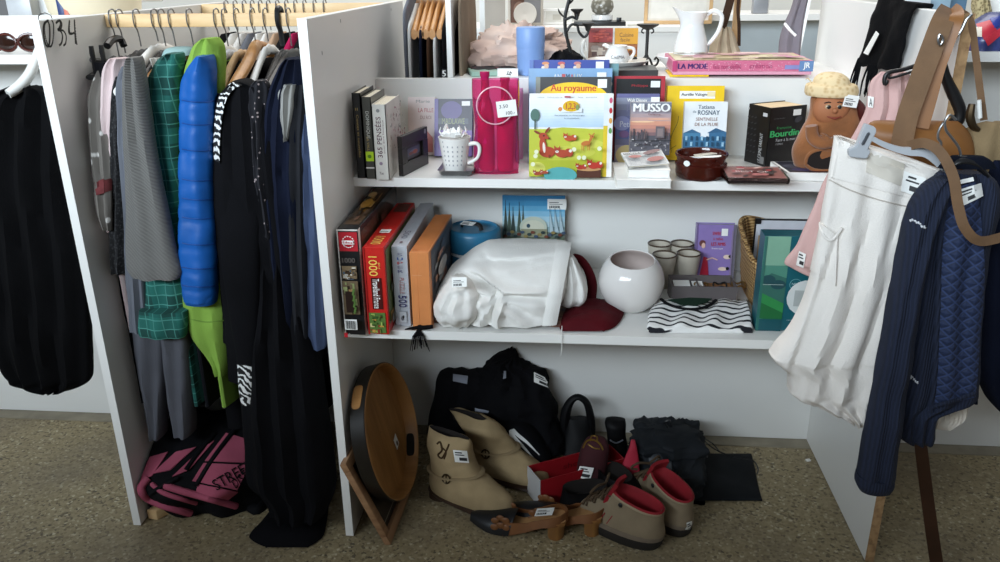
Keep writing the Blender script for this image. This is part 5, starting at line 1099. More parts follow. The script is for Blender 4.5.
# hiking shoes
HK = mat('beige_hiking_suede', '8a7a62', .9, .12, 20, .3, 300); HK2 = mat('grey_beige_mesh', '7a6c5c', .9, .12, 30); RL = mat('red_lining', '8f1420', .8, .12, 30); HS = mat('rubber_sole', '241f1b', .8, .15, 20)
def hiking(label, loc, rz, tagq, L=.235):
    T_ = xf(loc, rz); root = thing('hiking_shoe', label, 'shoe', V((loc[0], loc[1], 0)), 'pair of hiking shoes'); k = L/.25
    mb = MB(); slices(mb, T_, [(0, .004, .24*k, .08), (.008, -.002, .25*k, .086), (.022, -.006, .256*k, .09), (.03, -.004, .252*k, .088)], HS, 3, toe=.1)
    mb.build('sole', root)
    lv = [(.024, -.004, .25*k, .086), (.04, -.008, .25*k, .09), (.055, -.006, .24*k, .086), (.07, -.003, .215*k, .08), (.084, -.002, .185*k, .075, .02), (.096, -.002, .165*k, .073, .08), (.104, -.004, .15*k, .072, .16)]
    mb = MB(); slices(mb, T_, lv, HK, 5, (1, 0), .1, .002, 2); mb.build('upper', root); sk = Skin(mb)
    z = lv[-1]; rr = [slice_ring(*z[:4], toe=.1, sk=z[4]), slice_ring(z[0]+.003, z[1]+.004, z[2]-.004, z[3]-.01, toe=.1, sk=z[4]), slice_ring(z[0]-.006, z[1]+.010, z[2]-.008, z[3]-.02, toe=.1, sk=z[4]), slice_ring(.06, .012, .125*k, .05, toe=.1)]
    b2 = MB(); b2.loft([[T_(p) for p in r] for r in rr], RL, caps=(0, 1)); b2.build('lining', root)
    tg = MB()
    def tongue(u, v): return T_(V((.125*k+.03*(1-v)+.006*cos(PI*(u-.5)), (u-.5)*.05, .085+.062*v)))
    sheet(tongue, 8, 8, .008, RL, tg); tg.build('tongue', root)
    lc = MB()
    for i in range(4):
        x = .145*k+.02*i; zz = .118-.017*i; lc.tube([T_((x, -.026, zz-.008)), T_((x+.006, 0, zz+.004)), T_((x+.012, .026, zz-.008))], .0032, cloth('brown_laces', '5a4a3a'), 6, sub=3); lc.tube([T_((x+.012, -.026, zz-.01)), T_((x+.006, 0, zz+.003)), T_((x, .026, zz-.008))], .0032, MATS['brown_laces'], 6, sub=3)
    for s in (-1, 1): lc.tube([T_((.15, 0, .122)), T_((.155, .03*s, .13)), T_((.165, .045*s, .115)), T_((.16, .028*s, .108))], .003, MATS['brown_laces'], 6, sub=4)
    lc.build('laces', root)
    ey = MB()
    for s in (-1, 1): ey.ball(T_((.105*k, .036*s, .105)), .006, BLK, (1, .5, 1), 10, Matrix.Rotation(rz, 3, 'Z'))
    ey.build('eyelet', root)
    ms = MB(); slices(ms, T_, [(.028, -.007, .256*k, .092), (.034, -.008, .2565*k, .0935), (.041, -.007, .254*k, .092)], HK2, 2, toe=.1); ms.build('rand', root)
    cl = MB(); pts = [T_(p) for p in slice_ring(.101, .0, .148*k, .068, toe=.1, sk=.15)]; cl.tube(pts+[pts[0]], .004, mat('collar_padding', 'a08f74', .9, .1), 8); cl.build('padded_collar', root)
    ln = MB()
    for x in (.12, .14): ln.tube([T_((x, .043, .045)), T_((x-.012, .039, .07))], .0014, RL, 5)
    ln.build('stitching', root)
    if tagq: sk.tag('price_tag', tagq, root)
q = at(655, 551, Z=0); hiking('beige hiking shoe with red lining and laces, left one of the pair in front', (q.x+.012, q.y+.012, 0), 2.62, None, .215)
q = at(683, 541, Z=0); hiking('beige hiking shoe with red lining and a heel tag, right of the pair', (q.x+.008, q.y+.014, 0), 2.16, [(686.5, 523), (692, 521), (692, 530), (688, 534)], .215)
mb = MB(); mb.slab(at(807, 462, Z=.001), V((.012, .004, 0)), V((-.003, .009, 0)), VZ*.004, PAPER, .001); one(mb, 'paper_scrap', 'tiny white paper scrap on the floor beside the right panel', 'paper')
# ------------------------------------------------------------------ clothes bay between the two left panels
RY = .247
def gx_of(px, y=45): return at(px, y, Y=RY).x
HOOK = mat('hook_steel', '8f8f90', .3, .1, metal=.9); WOODH = wood('hanger_wood', 'a06c38', 'c08a4c', (1, 6, 1), .4, 6); WHITEP = mat('white_plastic', 'e6e5e0', .35, .03); BLKP = mat('black_plastic', '121214', .4, .1); PALEW = wood('pale_hanger_wood', 'b89264', 'd0ac7c', (1, 6, 1), .5, 6); GREYP = mat('grey_plastic', 'b3b7bc', .4, .06)
def hanger(label, px, m, hook=HOOK, zr=H, ry=RY, half=.2, drop=.075, thick=.007, deep=.024, yaw=0, hookr=.0016, low=1.0, group='hangers on the front rail'):
    x = at(px, 20, Y=ry).x; c = V((x, ry, zr)); nz = zr-.072*low; root = thing('coat_hanger', label, 'hanger', V((x, ry, nz)), group)
    hk = MB(); hk.tube([c+V((0, .016, -.014)), c+V((0, .016, -.002)), c+V((0, .01, .006)), c+V((0, 0, .008)), c+V((0, -.012, .004)), c+V((0, -.0165, -.012)), c+V((0, -.014, -.026)), c+V((0, -.004, -.04)), V((x, ry, nz))], hookr, hook, 8, sub=4); hk.build('hook', root)
    def arm(y, side): return -drop*(abs(y)/half)**1.25
    mb = MB(); R = []
    for i in range(25):
        s = -1+2*i/24; y = s*half; zc = nz-.004+arm(y, s)-.006*(abs(s) < .12); dh = deep*(1-.35*abs(s)); th = thick*(1+.5*abs(s))
        R.append([V((x+th*cos(t)+yaw*y*.15, ry+y*cos(yaw), zc+dh/2*sin(t)-dh*.3)) for t in [2*PI*k/14 for k in range(14)]])
    mb.loft(R, m); mb.build('shoulder_bar', root); return x
def body(x, m, ztop, zhem, y0, y1, th, par, name='body', seed=0, neck=None, sh=.055, flare=0):
    "garment body hanging in the plane of its hanger, facing along the rail"
    mb = MB(); R = []; n = 40; ym = RY if y1 < .5 else (y0+y1)/2; neck = neck or (ym-.07, ym+.07)
    rows = [(ztop, neck[0]+.02, neck[1]-.02, th*.4), (ztop-.012, neck[0], neck[1], th*.7), (ztop-sh*.6, y0+.05, y1-.05, th), (ztop-sh, y0+.01, y1-.01, th), (ztop-sh-.06, y0, y1, th*1.1)]
    for k in range(1, 7): f = k/6; rows.append(((ztop-sh-.06)*(1-f)+zhem*f, y0-flare*f, y1+flare*f, th*(1.1+.2*f)))
    for i, (z, a, b, t_) in enumerate(spline(rows, 4)):
        r = []
        for k in range(n):
            q = 2*PI*k/n; s = sin(q); c = cos(q); f = min(1, max(0, (ztop-z)/.3))
            r.append(V((x+t_*math.copysign(abs(s)**.6, s)+f*.007*sin(c*9+seed+2*noise.noise(V((z*3, seed, 0))))*(1-c**4), (a+b)/2+(b-a)/2*c, z)))
        R.append(r)
    mb.loft(R, m); mb.build(name, par); return mb
def hung(label, cat, px, m, rows, Y, th, zhem, ztop=None, name='garment', dark=None, wr=.005, fold=(2, .005), seed=0, bodyspan=(.075, .43), tht=.010, pw=.7, part='sleeve', yneck=52):
    x = gx_of(px); zt = ztop or at(px, yneck+9, Y=RY).z; root = thing(name, label, cat, V((x, RY, zhem)), None)
    body(x, m, zt, zhem, bodyspan[0], bodyspan[1], tht, root, seed=seed)
    mb = puff([r+(Y, th) if len(r) == 3 else r for r in rows], m, 30, 5, fold, wr, 18, seed, pw); mb.build(part, root); return root, Skin(mb), mb
zig = spots('black_white_floral', '17171a', 'dedede', 95, .32, .4)
ZEB = stripes('zebra_print', 'e8e8e6', '121214', 34, 'DIAGONAL', .45, dist=7, soft=.05)
TWEED = spots('black_tweed', '3a3a3c', '0f0f12', 170, .2, .5)
RIB = stripes('grey_rib_knit', '8b8985', '5c5b59', 120, 'Z', .5, (.35, .3, 0), dist=.6, bump=.6, soft=.35)
FLORALG = spots('grey_flower_print', 'd2cfca', '6a655f', 30, .16, .24)
def plaid():
    n = NT('teal_plaid'); c = n.coord((1, 1, 1)); out = None; base = n.mix(.5, '175a54', '12463f')
    def band(ax, sc, duty, ph=0):
        w = n.n('TexWave', bands_direction=ax); w.inputs['Scale'].default_value = sc; w.inputs['Distortion'].default_value = .35; w.inputs['Phase Offset'].default_value = ph; n.l(c, w.inputs['Vector']); return n.ramp(w.outputs['Fac'], [(duty-.03, (0, 0, 0, 1)), (duty+.03, (1, 1, 1, 1))])
    col_ = n.mix(band('X', 5, .5), '0f443e', '165c54'); col_ = n.mix(n.mix(.5, band('Z', 4.5, .55), (0, 0, 0, 1)), col_, '237267'); col_ = n.mix(band('Z', 13, .99), col_, '4f9488'); col_ = n.mix(band('X', 15, .99, 1.0), col_, '46897e')
    n.l(col_, n.b.inputs['Base Color']); return n.set(.9)
PLAID = plaid()
# far left of the rail
hanger('black clip hanger at the far left of the front rail holding black trousers', 113, BLKP, low=1.35, drop=.02, deep=.018, half=.13)
r_, sk, mb = hung('grey garment with white flowers and a red band, leftmost in the clothes bay', 'garment', 110, FLORALG, [(99, 110, 70, .12, .01), (92, 111, 84, .10, .01), (88, 110, 100, .085, .01), (89, 109, 130, .075, .01), (92, 111, 165, .06, .01), (95, 112, 195, .05, .01), (98, 112, 215, .045, .01), (103, 112, 230, .045, .008)], .1, .01, .55, name='flowered_garment', seed=1, bodyspan=(.15, .42), yneck=70)
m2 = MB(); sk.quad([(92, 183), (112, 178), (112, 190), (94, 196)], mat('dark_red_band', '5e2426', .9, .3, 60), m2, 8, 5); m2.build('patterned_band', r_)
r_, sk, mb = hung('black trousers clipped on the black hanger at the far left of the rail', 'trousers', 113, BLK2 := cloth('black_cotton', '0e0e11', .25), [(95, 122, 62), (96, 124, 80), (100, 126, 120), (106, 130, 200), (113, 136, 280), (120, 140, 345), (128, 150, 400)], .115, .014, .3, name='trousers', part='leg', yneck=62, bodyspan=(.10, .36))
cl = MB()
for (x, y) in ((91, 46), (101, 45)):
    cl.tube([at(x, y, Y=.12), at(x+1, y+7, Y=.12), at(x+2.5, y+14, Y=.12), at(x+4, y+28, Y=.12)], [.006, .007, .006, .004], BLKP, 8, .7)
cl.tube([at(92, 60, Y=.12), at(110, 62, Y=.2), at(114, 58, Y=RY)], .006, BLKP, 8); cl.tube([at(107, 46, Y=.17), at(112, 40, Y=.2), at(120, 39, Y=.24), at(124, 46, Y=.24)], .008, BLKP, 8, sub=3)
tag(cl.build('trouser_clips', r_), None, None)
hanger('thin wire hanger with a pale pink cardigan on it, second from the left', 120, BLKP, half=.12, drop=.04, low=1.2)
PINK = cloth('pale_pink_knit', 'cdb9b8', .1)
hung('pale pink cardigan on the front rail, between black trousers and dark tweed', 'cardigan', 121, PINK, [(112, 128, 58), (105, 128, 66), (103, 128, 80), (103, 124, 110), (105, 122, 150), (109, 120, 190), (111, 118, 230)], .085, .022, .5, name='cardigan', seed=3, yneck=55)
hung('black and grey tweed jacket, between the pink and the grey sleeves', 'jacket', 128, TWEED, [(118, 132, 76), (113, 132, 95), (112, 130, 140), (112, 130, 200), (112, 129, 250), (113, 128, 272)], .07, .02, .4, name='tweed_jacket', seed=4, yneck=58)
hanger('black hanger half hidden behind the white one on the front rail', 137, BLKP, half=.15, drop=.06)
GBL = cloth('grey_blue_wool', '676a72', .15)
r_, sk, mb = hung('smooth grey blue coat showing a narrow strip left of the ribbed cardigan', 'coat', 136, GBL, [(124, 144, 66), (119, 144, 76), (118, 142, 95), (120, 142, 140), (124, 144, 200), (128, 146, 280), (132, 150, 330)], .06, .02, .35, name='wool_coat', seed=5, yneck=55)
GT = cloth('grey_trouser_cloth', '585960', .12)
x = gx_of(150); root = thing('grey_trousers', 'grey trousers hanging below the plaid shirt, both leg ends showing', 'trousers', V((x, .15, .2)), None)
for rows in ([(134, 166, 318), (136, 167, 345), (140, 168, 370), (147, 167, 400), (152, 166, 425), (154, 165, 434)], [(160, 190, 318), (163, 191, 345), (167, 193, 370), (171, 194.5, 400), (175, 195, 422), (177, 194, 432)]):
    puff([r+(.09, .035) for r in rows], GT, 30, 5, (1.5, .006), .005, 14, len(root.children)).build('leg', root)
puff([(128, 166, 200, .12, .03), (130, 180, 280, .10, .035), (134, 189, 322, .09, .04)], GT, 30, 4).build('seat', root)
wx = hanger('white plastic hanger holding the grey ribbed cardigan', 155, WHITEP, thick=.008, deep=.032, low=.85)
hung('grey ribbed knit cardigan with a long sleeve, on the white hanger', 'cardigan', 153, RIB, [(130, 140, 57), (127, 142, 61), (125, 144, 70), (124, 147, 90), (124, 151, 118), (125, 155, 145), (126, 160, 172), (127, 166, 202), (127, 175, 245), (128, 182, 268), (134, 180, 277)], .015, .024, .35, name='knit_cardigan', seed=6, yneck=58, wr=.003)
hung('cream lining of a jacket on the white hanger, behind the ribbed cardigan', 'garment', 150, cloth('cream_lining', 'b5b2aa', .1), [(150, 160, 58), (155, 163, 72), (158, 166, 95), (160, 168, 120)], .16, .012, .6, name='cream_jacket', yneck=58)
hanger('black velvet hanger with a dark maroon top, right of the white one', 162, BLKP, half=.15, drop=.06)
hung('dark maroon top showing between the grey and teal sleeves', 'top', 163, cloth('maroon', '2c1a1f', .2), [(158, 172, 66), (160, 174, 90), (162, 176, 130)], .16, .015, .5, name='maroon_top', yneck=60)
hanger('wooden hanger holding the teal plaid shirt', 172, WOODH, deep=.03, half=.15, drop=.05)
r_, sk, mb = hung('teal plaid flannel shirt with a rolled cuff, in the clothes bay', 'shirt', 176, PLAID, [(168, 182, 53), (160, 184, 58), (152, 183, 70), (147.5, 181, 84), (146.5, 180, 105), (148, 181, 135), (151, 182, 165), (153, 182.5, 210), (149, 184, 250), (144, 186, 285), (141, 187, 312)], .075, .026, .3, name='plaid_shirt', seed=7, yneck=50, wr=.008)
puff([(141, 188, 309, .045, .028), (140, 187.5, 320, .045, .03), (139.5, 187, 330, .045, .03), (141, 186, 335, .045, .026)], PLAID, 30, 4, (2, .004), .003).build('cuff', r_)
puff([(164, 190, 55, .17, .03), (167, 192, 49, .19, .03), (172, 190, 47, .2, .02)], mat('pale_teal_lining', '8fb0b0', .9, .15), 24, 4).build('collar', r_)
hanger('wooden hanger with dark clothes, between the plaid and the lime garments', 190, WOODH, deep=.03, half=.15, drop=.05)
hung('near black knit top, between the plaid shirt and the lime sweatshirt', 'top', 188, cloth('near_black', '15151a', .2), [(176, 198, 60), (174, 200, 90), (180, 200, 150), (184, 200, 250)], .10, .02, .3, name='knit_sweater', yneck=55)
LIME = cloth('lime_fleece', '83a648', .12)
r_, sk, mb = hung('lime green sweatshirt showing above and below the blue puffer', 'sweatshirt', 206, LIME, [(205, 216, 38), (196, 222, 45), (190, 224, 58), (184, 224, 80), (182, 222, 120), (182, 222, 200), (184, 226, 270), (185, 228, 305), (190, 229, 330), (202, 229, 348), (213, 229.5, 362), (217, 229.5, 371)], .075, .03, .3, name='sweatshirt', seed=8, yneck=38, tht=.011)
m2 = MB(); sk.line([(187, 318), (205, 322), (228, 320)], .0015, mat('lime_seam', '6d9038', .9, .1), m2); m2.build('hem_seam', r_)
hanger('white plastic hanger under the blue puffer jacket', 217, WHITEP, thick=.008, deep=.032, low=.85)
# blue puffer: quilted sleeve
BLUE = mat('blue_puffer_shell', '0b58a8', .5, .08, 8, .15, 120)
x = gx_of(212); root = thing('puffer_jacket', 'bright blue quilted puffer jacket in the middle of the clothes bay', 'jacket', V((x, RY, .5)))
body(x, BLUE, at(212, 62, Y=RY).z, .48, .075, .43, .012, root, seed=9)
base = spline([(201, 211, 55), (196, 213, 60), (189, 214.5, 70), (183.5, 215, 84), (182, 214.5, 105), (181.5, 214, 150), (181, 214.5, 200), (180.5, 217, 245), (183, 217, 280), (186, 216, 298)], 14); seams = [101, 124, 150, 180, 199, 218, 244, 268, 286]
rows = []
for (a, b, y) in base:
    d = min(abs(y-s) for s in seams); k = 1.0 if y < 92 else (.9+.1*min(1, d/5)**.6); w = (b-a)*(1-k)*.18; rows.append((a+w, b-w, y, .04, .036*k))
mb = puff(rows, BLUE, 32, 1, (1.5, .003), .004, 22, 9); mb.build('quilted_sleeve', root); sk = Skin(mb); DB = mat('blue_seam', '0a3f86', .6, .05)
for s_ in seams: m2 = MB(); sk.line([(182, s_-1), (190, s_+.5), (200, s_+1), (210, s_+.5), (215.5, s_-1)], .0011, DB, m2, 4, .0005); m2.build('seam', root)
puff([(186, 217, 291, .04, .03), (186, 216.5, 297, .04, .034), (187, 216, 302, .04, .028)], BLUE, 28, 4).build('cuff', root)
puff([(196, 222, 74, .16, .03), (199, 222, 62, .19, .036), (203, 218, 53, .21, .028)], BLUE, 28, 4, (2, .004), .004).build('collar', root)
hanger('grey hanger with a black coat, just right of the blue puffer', 225, GREYP, deep=.02, half=.15, drop=.09)
hung('plain black coat hanging just right of the blue puffer', 'coat', 228, BLK2, [(218, 232, 92), (216, 240, 110), (216, 246, 150), (218, 248, 250), (220, 250, 340)], .075, .025, .16, name='black_coat', yneck=52)
hanger('pale wooden hanger, first of the two right of the grey hanger', 237, PALEW, deep=.02, half=.16, drop=.09)
xb = at(251, 52, Y=.2).x; root = thing('coat_hanger', 'broad curved wooden hanger sticking out over the zebra trimmed coat', 'hanger', V((xb, RY, 1.13)), 'hangers on the front rail')
mb = MB(); N_ = at(256, 45, Y=RY); E_ = at(234, 85, Y=.075); mid = at(250, 58, Y=.18); bk = V((N_.x, RY+.17, E_.z))
for pts in ([N_+V((0, .01, .004)), N_, mid, at(243, 71, Y=.13), E_], [N_, N_+V((0, .06, -.012)), bk]):
    mb.tube(pts, [.008, .014, .0145, .0145, .013] if len(pts) == 5 else [.012, .014, .01], WOODH, 14, .75, sub=5)
mb.build('shoulder_bar', root); hk = MB(); hk.tube([V((N_.x, RY+.016, H-.012)), V((N_.x, RY+.01, H+.006)), V((N_.x, RY, H+.008)), V((N_.x, RY-.014, H+.002)), V((N_.x, RY-.016, H-.02)), V((N_.x, RY-.004, H-.04)), N_], .0016, HOOK, 8, sub=4); hk.build('hook', root)
r_, sk, mb = hung('long black coat with zebra print trim, hanging on the broad wooden hanger', 'coat', 246, BLK2, [(236, 246, 80), (228, 262, 86), (217, 272, 100), (214, 276, 125), (213, 282, 165), (214, 288, 215), (220, 292, 270), (226, 297, 330), (230, 304, 380)], .05, .03, .2, name='zebra_trimmed_coat', seed=10, yneck=72, fold=(3, .006))
m2 = MB()
L_ = spline([(233, 82), (225, 87), (218.5, 98), (215, 117), (213.5, 140), (214, 160)], 6)
m2.loft([[sk.hit(a, b, .006), sk.hit(a+8.5-3*i/len(L_), b+3, .008), sk.hit(a+8.5-3*i/len(L_), b+3, .003), sk.hit(a, b, .001)] for i, (a, b) in enumerate(L_)], ZEB); m2.build('zebra_trim', r_)
puff([(238, 258, 358, .02, .022), (239, 258, 372, .02, .024), (240, 257, 388, .02, .023), (242, 256, 402, .02, .018)], ZEB, 24, 4).build('zebra_cuff', r_)
puff([(226, 256, 110, .06, .01), (222, 262, 180, .045, .02), (222, 262, 250, .03, .03), (230, 262, 310, .025, .03), (237, 260, 350, .02, .026), (238, 259, 362, .02, .022)], BLK2, 28, 5).build('sleeve', r_)
r_, sk, mb = hung('dark top with small white and coral blossoms, right of the zebra trimmed coat', 'top', 262, DKF := spots('dark_blossom', 'b8a8a8', '16161d', 85, .16, .22), [(256, 266, 80), (250, 270, 88), (249, 269, 105), (252, 268, 130), (254, 268, 160), (258, 271, 190), (262, 274, 215), (266, 277, 236)], .04, .02, .5, name='blossom_top', seed=11, yneck=58)
hanger('white plastic hanger right of the broad wooden one', 266, WHITEP, thick=.006, deep=.022, low=.85, half=.16, drop=.095)
NAVY = cloth('navy_wool', '151a2b', .2)
hanger('black velvet hanger with a thick hook, holding the navy coat', 280, BLKP, BLKP, thick=.008, deep=.02, hookr=.006, half=.16, drop=.09)
hung('dark navy coat hanging near the right end of the front rail', 'coat', 288, NAVY, [(287, 304, 58), (279, 307, 68), (268, 308, 95), (264, 306, 130), (263, 304, 170), (268, 306, 220), (275, 306, 280), (282, 306, 330), (288, 307, 352)], .05, .03, .35, name='navy_coat', seed=12, yneck=55, fold=(3, .008))
SILV = mat('silver_satin', '94938f', .4, .1, 12)
hanger('black clip hanger with a pale satin blouse, beside the navy coat', 289, BLKP)
hung('pale silvery satin blouse showing a small patch beside the navy coat', 'blouse', 293, SILV, [(285, 297, 84), (279, 297, 92), (279, 296, 104), (281, 294, 118), (284, 291, 132), (286, 289, 140)], .025, .018, .7, name='satin_blouse', yneck=68, wr=.008)
hung('charcoal grey jacket between the satin blouse and the denim shirt', 'jacket', 297, cloth('charcoal_wool', '26272b', .2), [(294, 308, 84), (290, 308, 105), (287, 306, 140), (288, 307, 220), (291, 309, 300), (293, 310, 345)], .04, .022, .4, name='charcoal_jacket', seed=13, yneck=62)
DEN = cloth('faded_denim', '47536f', .15)
hung('faded blue denim shirt at the right end of the front rail', 'shirt', 303, DEN, [(305, 312, 112), (301, 316, 122), (299, 318, 145), (300, 321, 190), (302, 324, 250), (304, 326, 310), (305, 327, 340), (307, 326, 347)], .05, .02, .45, name='denim_shirt', seed=14, yneck=75, bodyspan=(.08, .38))
# the long black dress whose hem lies on the floor
root = thing('long_dress', 'long black dress hanging to the floor in the clothes bay, its hem spread out', 'dress', V((-.17, .05, 0)))
rows = [(262, 296, 110, .10, .01), (258, 298, 180, .08, .02), (254, 300, 240, .07, .03), (250, 308, 300, .06, .05), (244, 318, 350, .055, .06), (244, 325, 400, .05, .065), (247, 330, 440, .05, .07), (250, 334, 475, .045, .075), (262, 334, 488, .04, .07), (270, 330, 500, .03, .065), (272, 326, 510, .02, .06)]
puff(rows, BLK2, 48, 6, (3.5, .012), .01, 8, 3).build('skirt', root)
mb = mound([(266, 308, 548), (250, 322, 538), (262, 326, 524), (275, 328, 506), (278, 328, 492)], 0, .035, BLK2, 40, 24, .006, 12, 2, .004); mb.build('hem', root)
# dark trousers filling the back of the bay
for k, (px, lab, z) in enumerate(((150, 'black long skirt hanging at the back of the clothes bay, left', .25), (200, 'black trousers hanging at the back of the clothes bay, middle', .2), (262, 'black trousers hanging at the back of the clothes bay, right', .15))):
    x = gx_of(px); root = thing('skirt' if k == 0 else 'trousers', lab, 'skirt' if k == 0 else 'trousers', V((x, .3, z)))
    body(x, BLK2, 1.1, z, .14, .46, .03, root, 'cloth', seed=20+k)
# rear rail: hooks and clothes of the other side
RR = .751; wm = cloth('white_shirt_cloth', 'd9d8d4', .05); mg = cloth('magenta_cloth', 'a81a50', .1)
rear = [(228, BLK2, 'black'), (237, wm, 'white'), (246, wm, 'white'), (254, GBL, 'grey'), (262, wm, 'white'), (270, wm, 'white'), (279, PALEC := cloth('beige_cloth', 'b89a80', .1), 'beige'), (288, BLK2, 'black'), (297, mg, 'magenta'), (306, BLK2, 'black'), (316, GBL, 'grey'), (326, BLK2, 'black')]
for i, (px, m, cn) in enumerate(rear):
    x = at(px, 14, Y=RR).x; first = i == 0
    hk = hanger('wooden hanger hooked over the rear rail, only its hook and bar showing', px, PALEW, zr=H, ry=RR, half=.18, group='hangers on the rear rail')
    lab = {'black': 'black garment on the rear rail behind the front clothes', 'white': 'white shirt on the rear rail behind the front hangers', 'grey': 'grey garment on the rear rail behind the front clothes', 'beige': 'beige shirt on the rear rail, beside the black velvet hook', 'magenta': 'magenta top on the rear rail, just left of the middle panel'}[cn]
    root = thing('garment', lab, 'garment', V((x, RR, .5)), cn+' clothes on the rear rail'); body(x, m, H-.078, .45, .58, .9, .013, root, 'cloth', seed=i)
# sports bag and wooden block on the floor
BB = cloth('black_sports_nylon', '0f0f12', .25, .7); PK = cloth('pink_sports_cloth', 'a85468', .12)
mb = puff([(188, 240, 514, .08, .02), (166, 258, 507, .11, .06), (149, 267, 497, .13, .09), (140, 269, 487, .14, .11), (137, 268, 476, .145, .125), (138, 266, 465, .135, .14), (140, 266, 452, .15, .13), (147, 262, 438, .17, .11), (158, 255, 426, .19, .08), (175, 245, 418, .2, .04)], BB, 52, 6, (3, .010), .018, 11, 6)
for i, p in enumerate(mb.v): mb.v[i] = V((max(p.x, XA+.004), p.y, max(p.z, .002)))
root = thing('sports_bag', 'pink and black sports bag slumped on the floor against the left panel', 'bag', mb.base()); mb.build('body', root); sk = Skin(mb)
def patch(q, name, m=PK, off=.004): m2 = MB(); sk.quad(q, m, m2, 10, 8, off, .003); return m2.build(name, root)
patch([(226, 433), (263, 444), (251, 463), (205, 461)], 'pink_panel'); patch([(204, 463), (250, 465), (237, 490), (192, 481)], 'pink_panel'); patch([(198, 484), (238, 492), (228, 500), (196, 493)], 'pink_panel')
patch([(150, 457), (168, 452), (152, 476), (139, 482)], 'pink_panel'); patch([(176, 452), (196, 447), (170, 470), (152, 474)], 'pink_panel'); patch([(200, 450), (214, 441), (189, 470), (172, 477)], 'pink_panel'); patch([(142, 446), (150, 441), (144, 458), (138, 466)], 'pink_panel')
for pts, rr in (([(148, 478), (141, 488), (146, 497), (160, 504), (176, 509), (190, 513)], .010), ([(166, 486), (182, 491), (200, 496), (222, 502), (236, 506)], .009), ([(152, 484), (162, 492), (175, 497), (196, 503)], .006)):
    m2 = MB(); sk.line(pts, rr, PK, m2, 5, .003, 10); m2.build('piping', root)
for pts in ([(236, 428), (222, 446), (208, 466), (196, 486)], [(214, 434), (196, 456), (186, 470)], [(150, 494), (166, 484), (178, 478)]):
    m2 = MB(); sk.line(pts, .006, BB, m2, 5, .006, 8); m2.build('strap', root)
m2 = MB(); sk.text('STREET', [(211, 481), (249, 459), (254, 468), (217, 491)], BB, m2, .009); sk.text('DISTRICT', [(231, 481), (258, 457), (262, 465), (236, 489)], BB, m2, .009); m2.build('lettering', root)
m2 = MB(); m2.tube([at(248, 500, Z=.02), at(258, 494, Z=.03), at(266, 500, Z=.012), at(258, 510, Z=.008), at(250, 506, Z=.012)], .014, BB, 8, .5, sub=4); m2.build('carry_strap', root)
o = at(146, 522, Z=.001); bl = MB(); bl.slab(o+V((.0, .012, 0)), V((.026, -.003, 0)), V((.09, .13, 0)), VZ*.028, PINE, .0015); one(bl, 'wood_block', 'short pine batten on the floor beneath the sports bag', 'wood block')
# ------------------------------------------------------------------ garments and bags hung on the right panel
SKIRT = cloth('offwhite_cotton', 'e9e3dc', .03, .9); CAMEL = mat('camel_leather', '855628', .5, .12, 10); STRAP = mat('tan_webbing', '6e5238', .8, .12, 30, .3, 300); NAVYK = stripes('navy_cable_knit', '182138', '111a2e', 60, 'X', .5, dist=1.2, bump=.5, soft=.45)
PINKT = cloth('dusty_pink_cloth', 'd0aba6', .06)
# black fringed scarf thrown over the panel
FR = cloth('black_scarf_cloth', '0b0b0d', .2)
def scarf2():
    root = thing('scarf', 'black fringed scarf with a white tag thrown over the top of the right panel', 'scarf', at(885, 60, X=XC-.012))
    Lf = [(884, -6), (880, 8), (876.5, 22), (873, 40), (866, 60), (868, 66)]; Rt = [(921, 4), (914, 14), (909, 30), (905, 46), (900, 60), (896, 70)]
    l = spline(Lf, 6); r = spline(Rt, 6)
    def f(u, v):
        i = int(v*(len(l)-1)); a, b = l[i], r[i]; q = at(a[0]*(1-u)+b[0]*u, a[1]*(1-u)+b[1]*u, X=XC-.012)
        q.x += -.006-.008*sin(u*9+v*2)*min(1, v*2)-.004*fbm(V((u*3, v*3, 0)), 1.5); q.z = min(q.z, H+.012); q.x = min(q.x, XC-.004); return q
    mb = sheet(f, 24, len(l)-1, .006, FR)
    y0 = at(884, 4, X=XC).y; y1 = at(918, 8, X=XC).y
    mb.slab(V((XC-.012, y1, H)), V((T+.024, 0, 0)), V((0, y0-y1, 0)), VZ*.008, FR, .003); mb.slab(V((XC+T+.002, y1, H-.2)), V((.008, 0, 0)), V((0, y0-y1, 0)), VZ*.205, FR, .003)
    mb.build('cloth', root); fr = MB(); r2 = random.Random(8)
    for k in range(22):
        u = k/21; p = f(u*.42, 1.0) if u > .3 else f(0, .82+.5*u); p = p+V((-.002, 0, .004)); e = p+V((r2.uniform(-.012, .002), r2.uniform(-.02, .02), -.05-.045*(1-u)*r2.uniform(.7, 1)))
        fr.tube([p, p.lerp(e, .5)+V((-.004*r2.random(), .006*sin(k), 0)), e], [.0026, .0022, .0012], FR, 5, sub=3)
    fr.build('fringe', root)
    sk = Skin(mb); sk.last = 1.8; m2 = MB(); 
    q = [(876, 31), (879, 34), (868, 55), (863.5, 53)]
    def g(u, v):
        a = (q[0][0]*(1-u)+q[1][0]*u, q[0][1]*(1-u)+q[1][1]*u); b = (q[3][0]*(1-u)+q[2][0]*u, q[3][1]*(1-u)+q[2][1]*u); p = at(a[0]*(1-v)+b[0]*v, a[1]*(1-v)+b[1]*v, X=XC-.034); return p
    sheet(g, 3, 4, .001, M_TAG, m2); m2.build('price_tag', root)
scarf2()
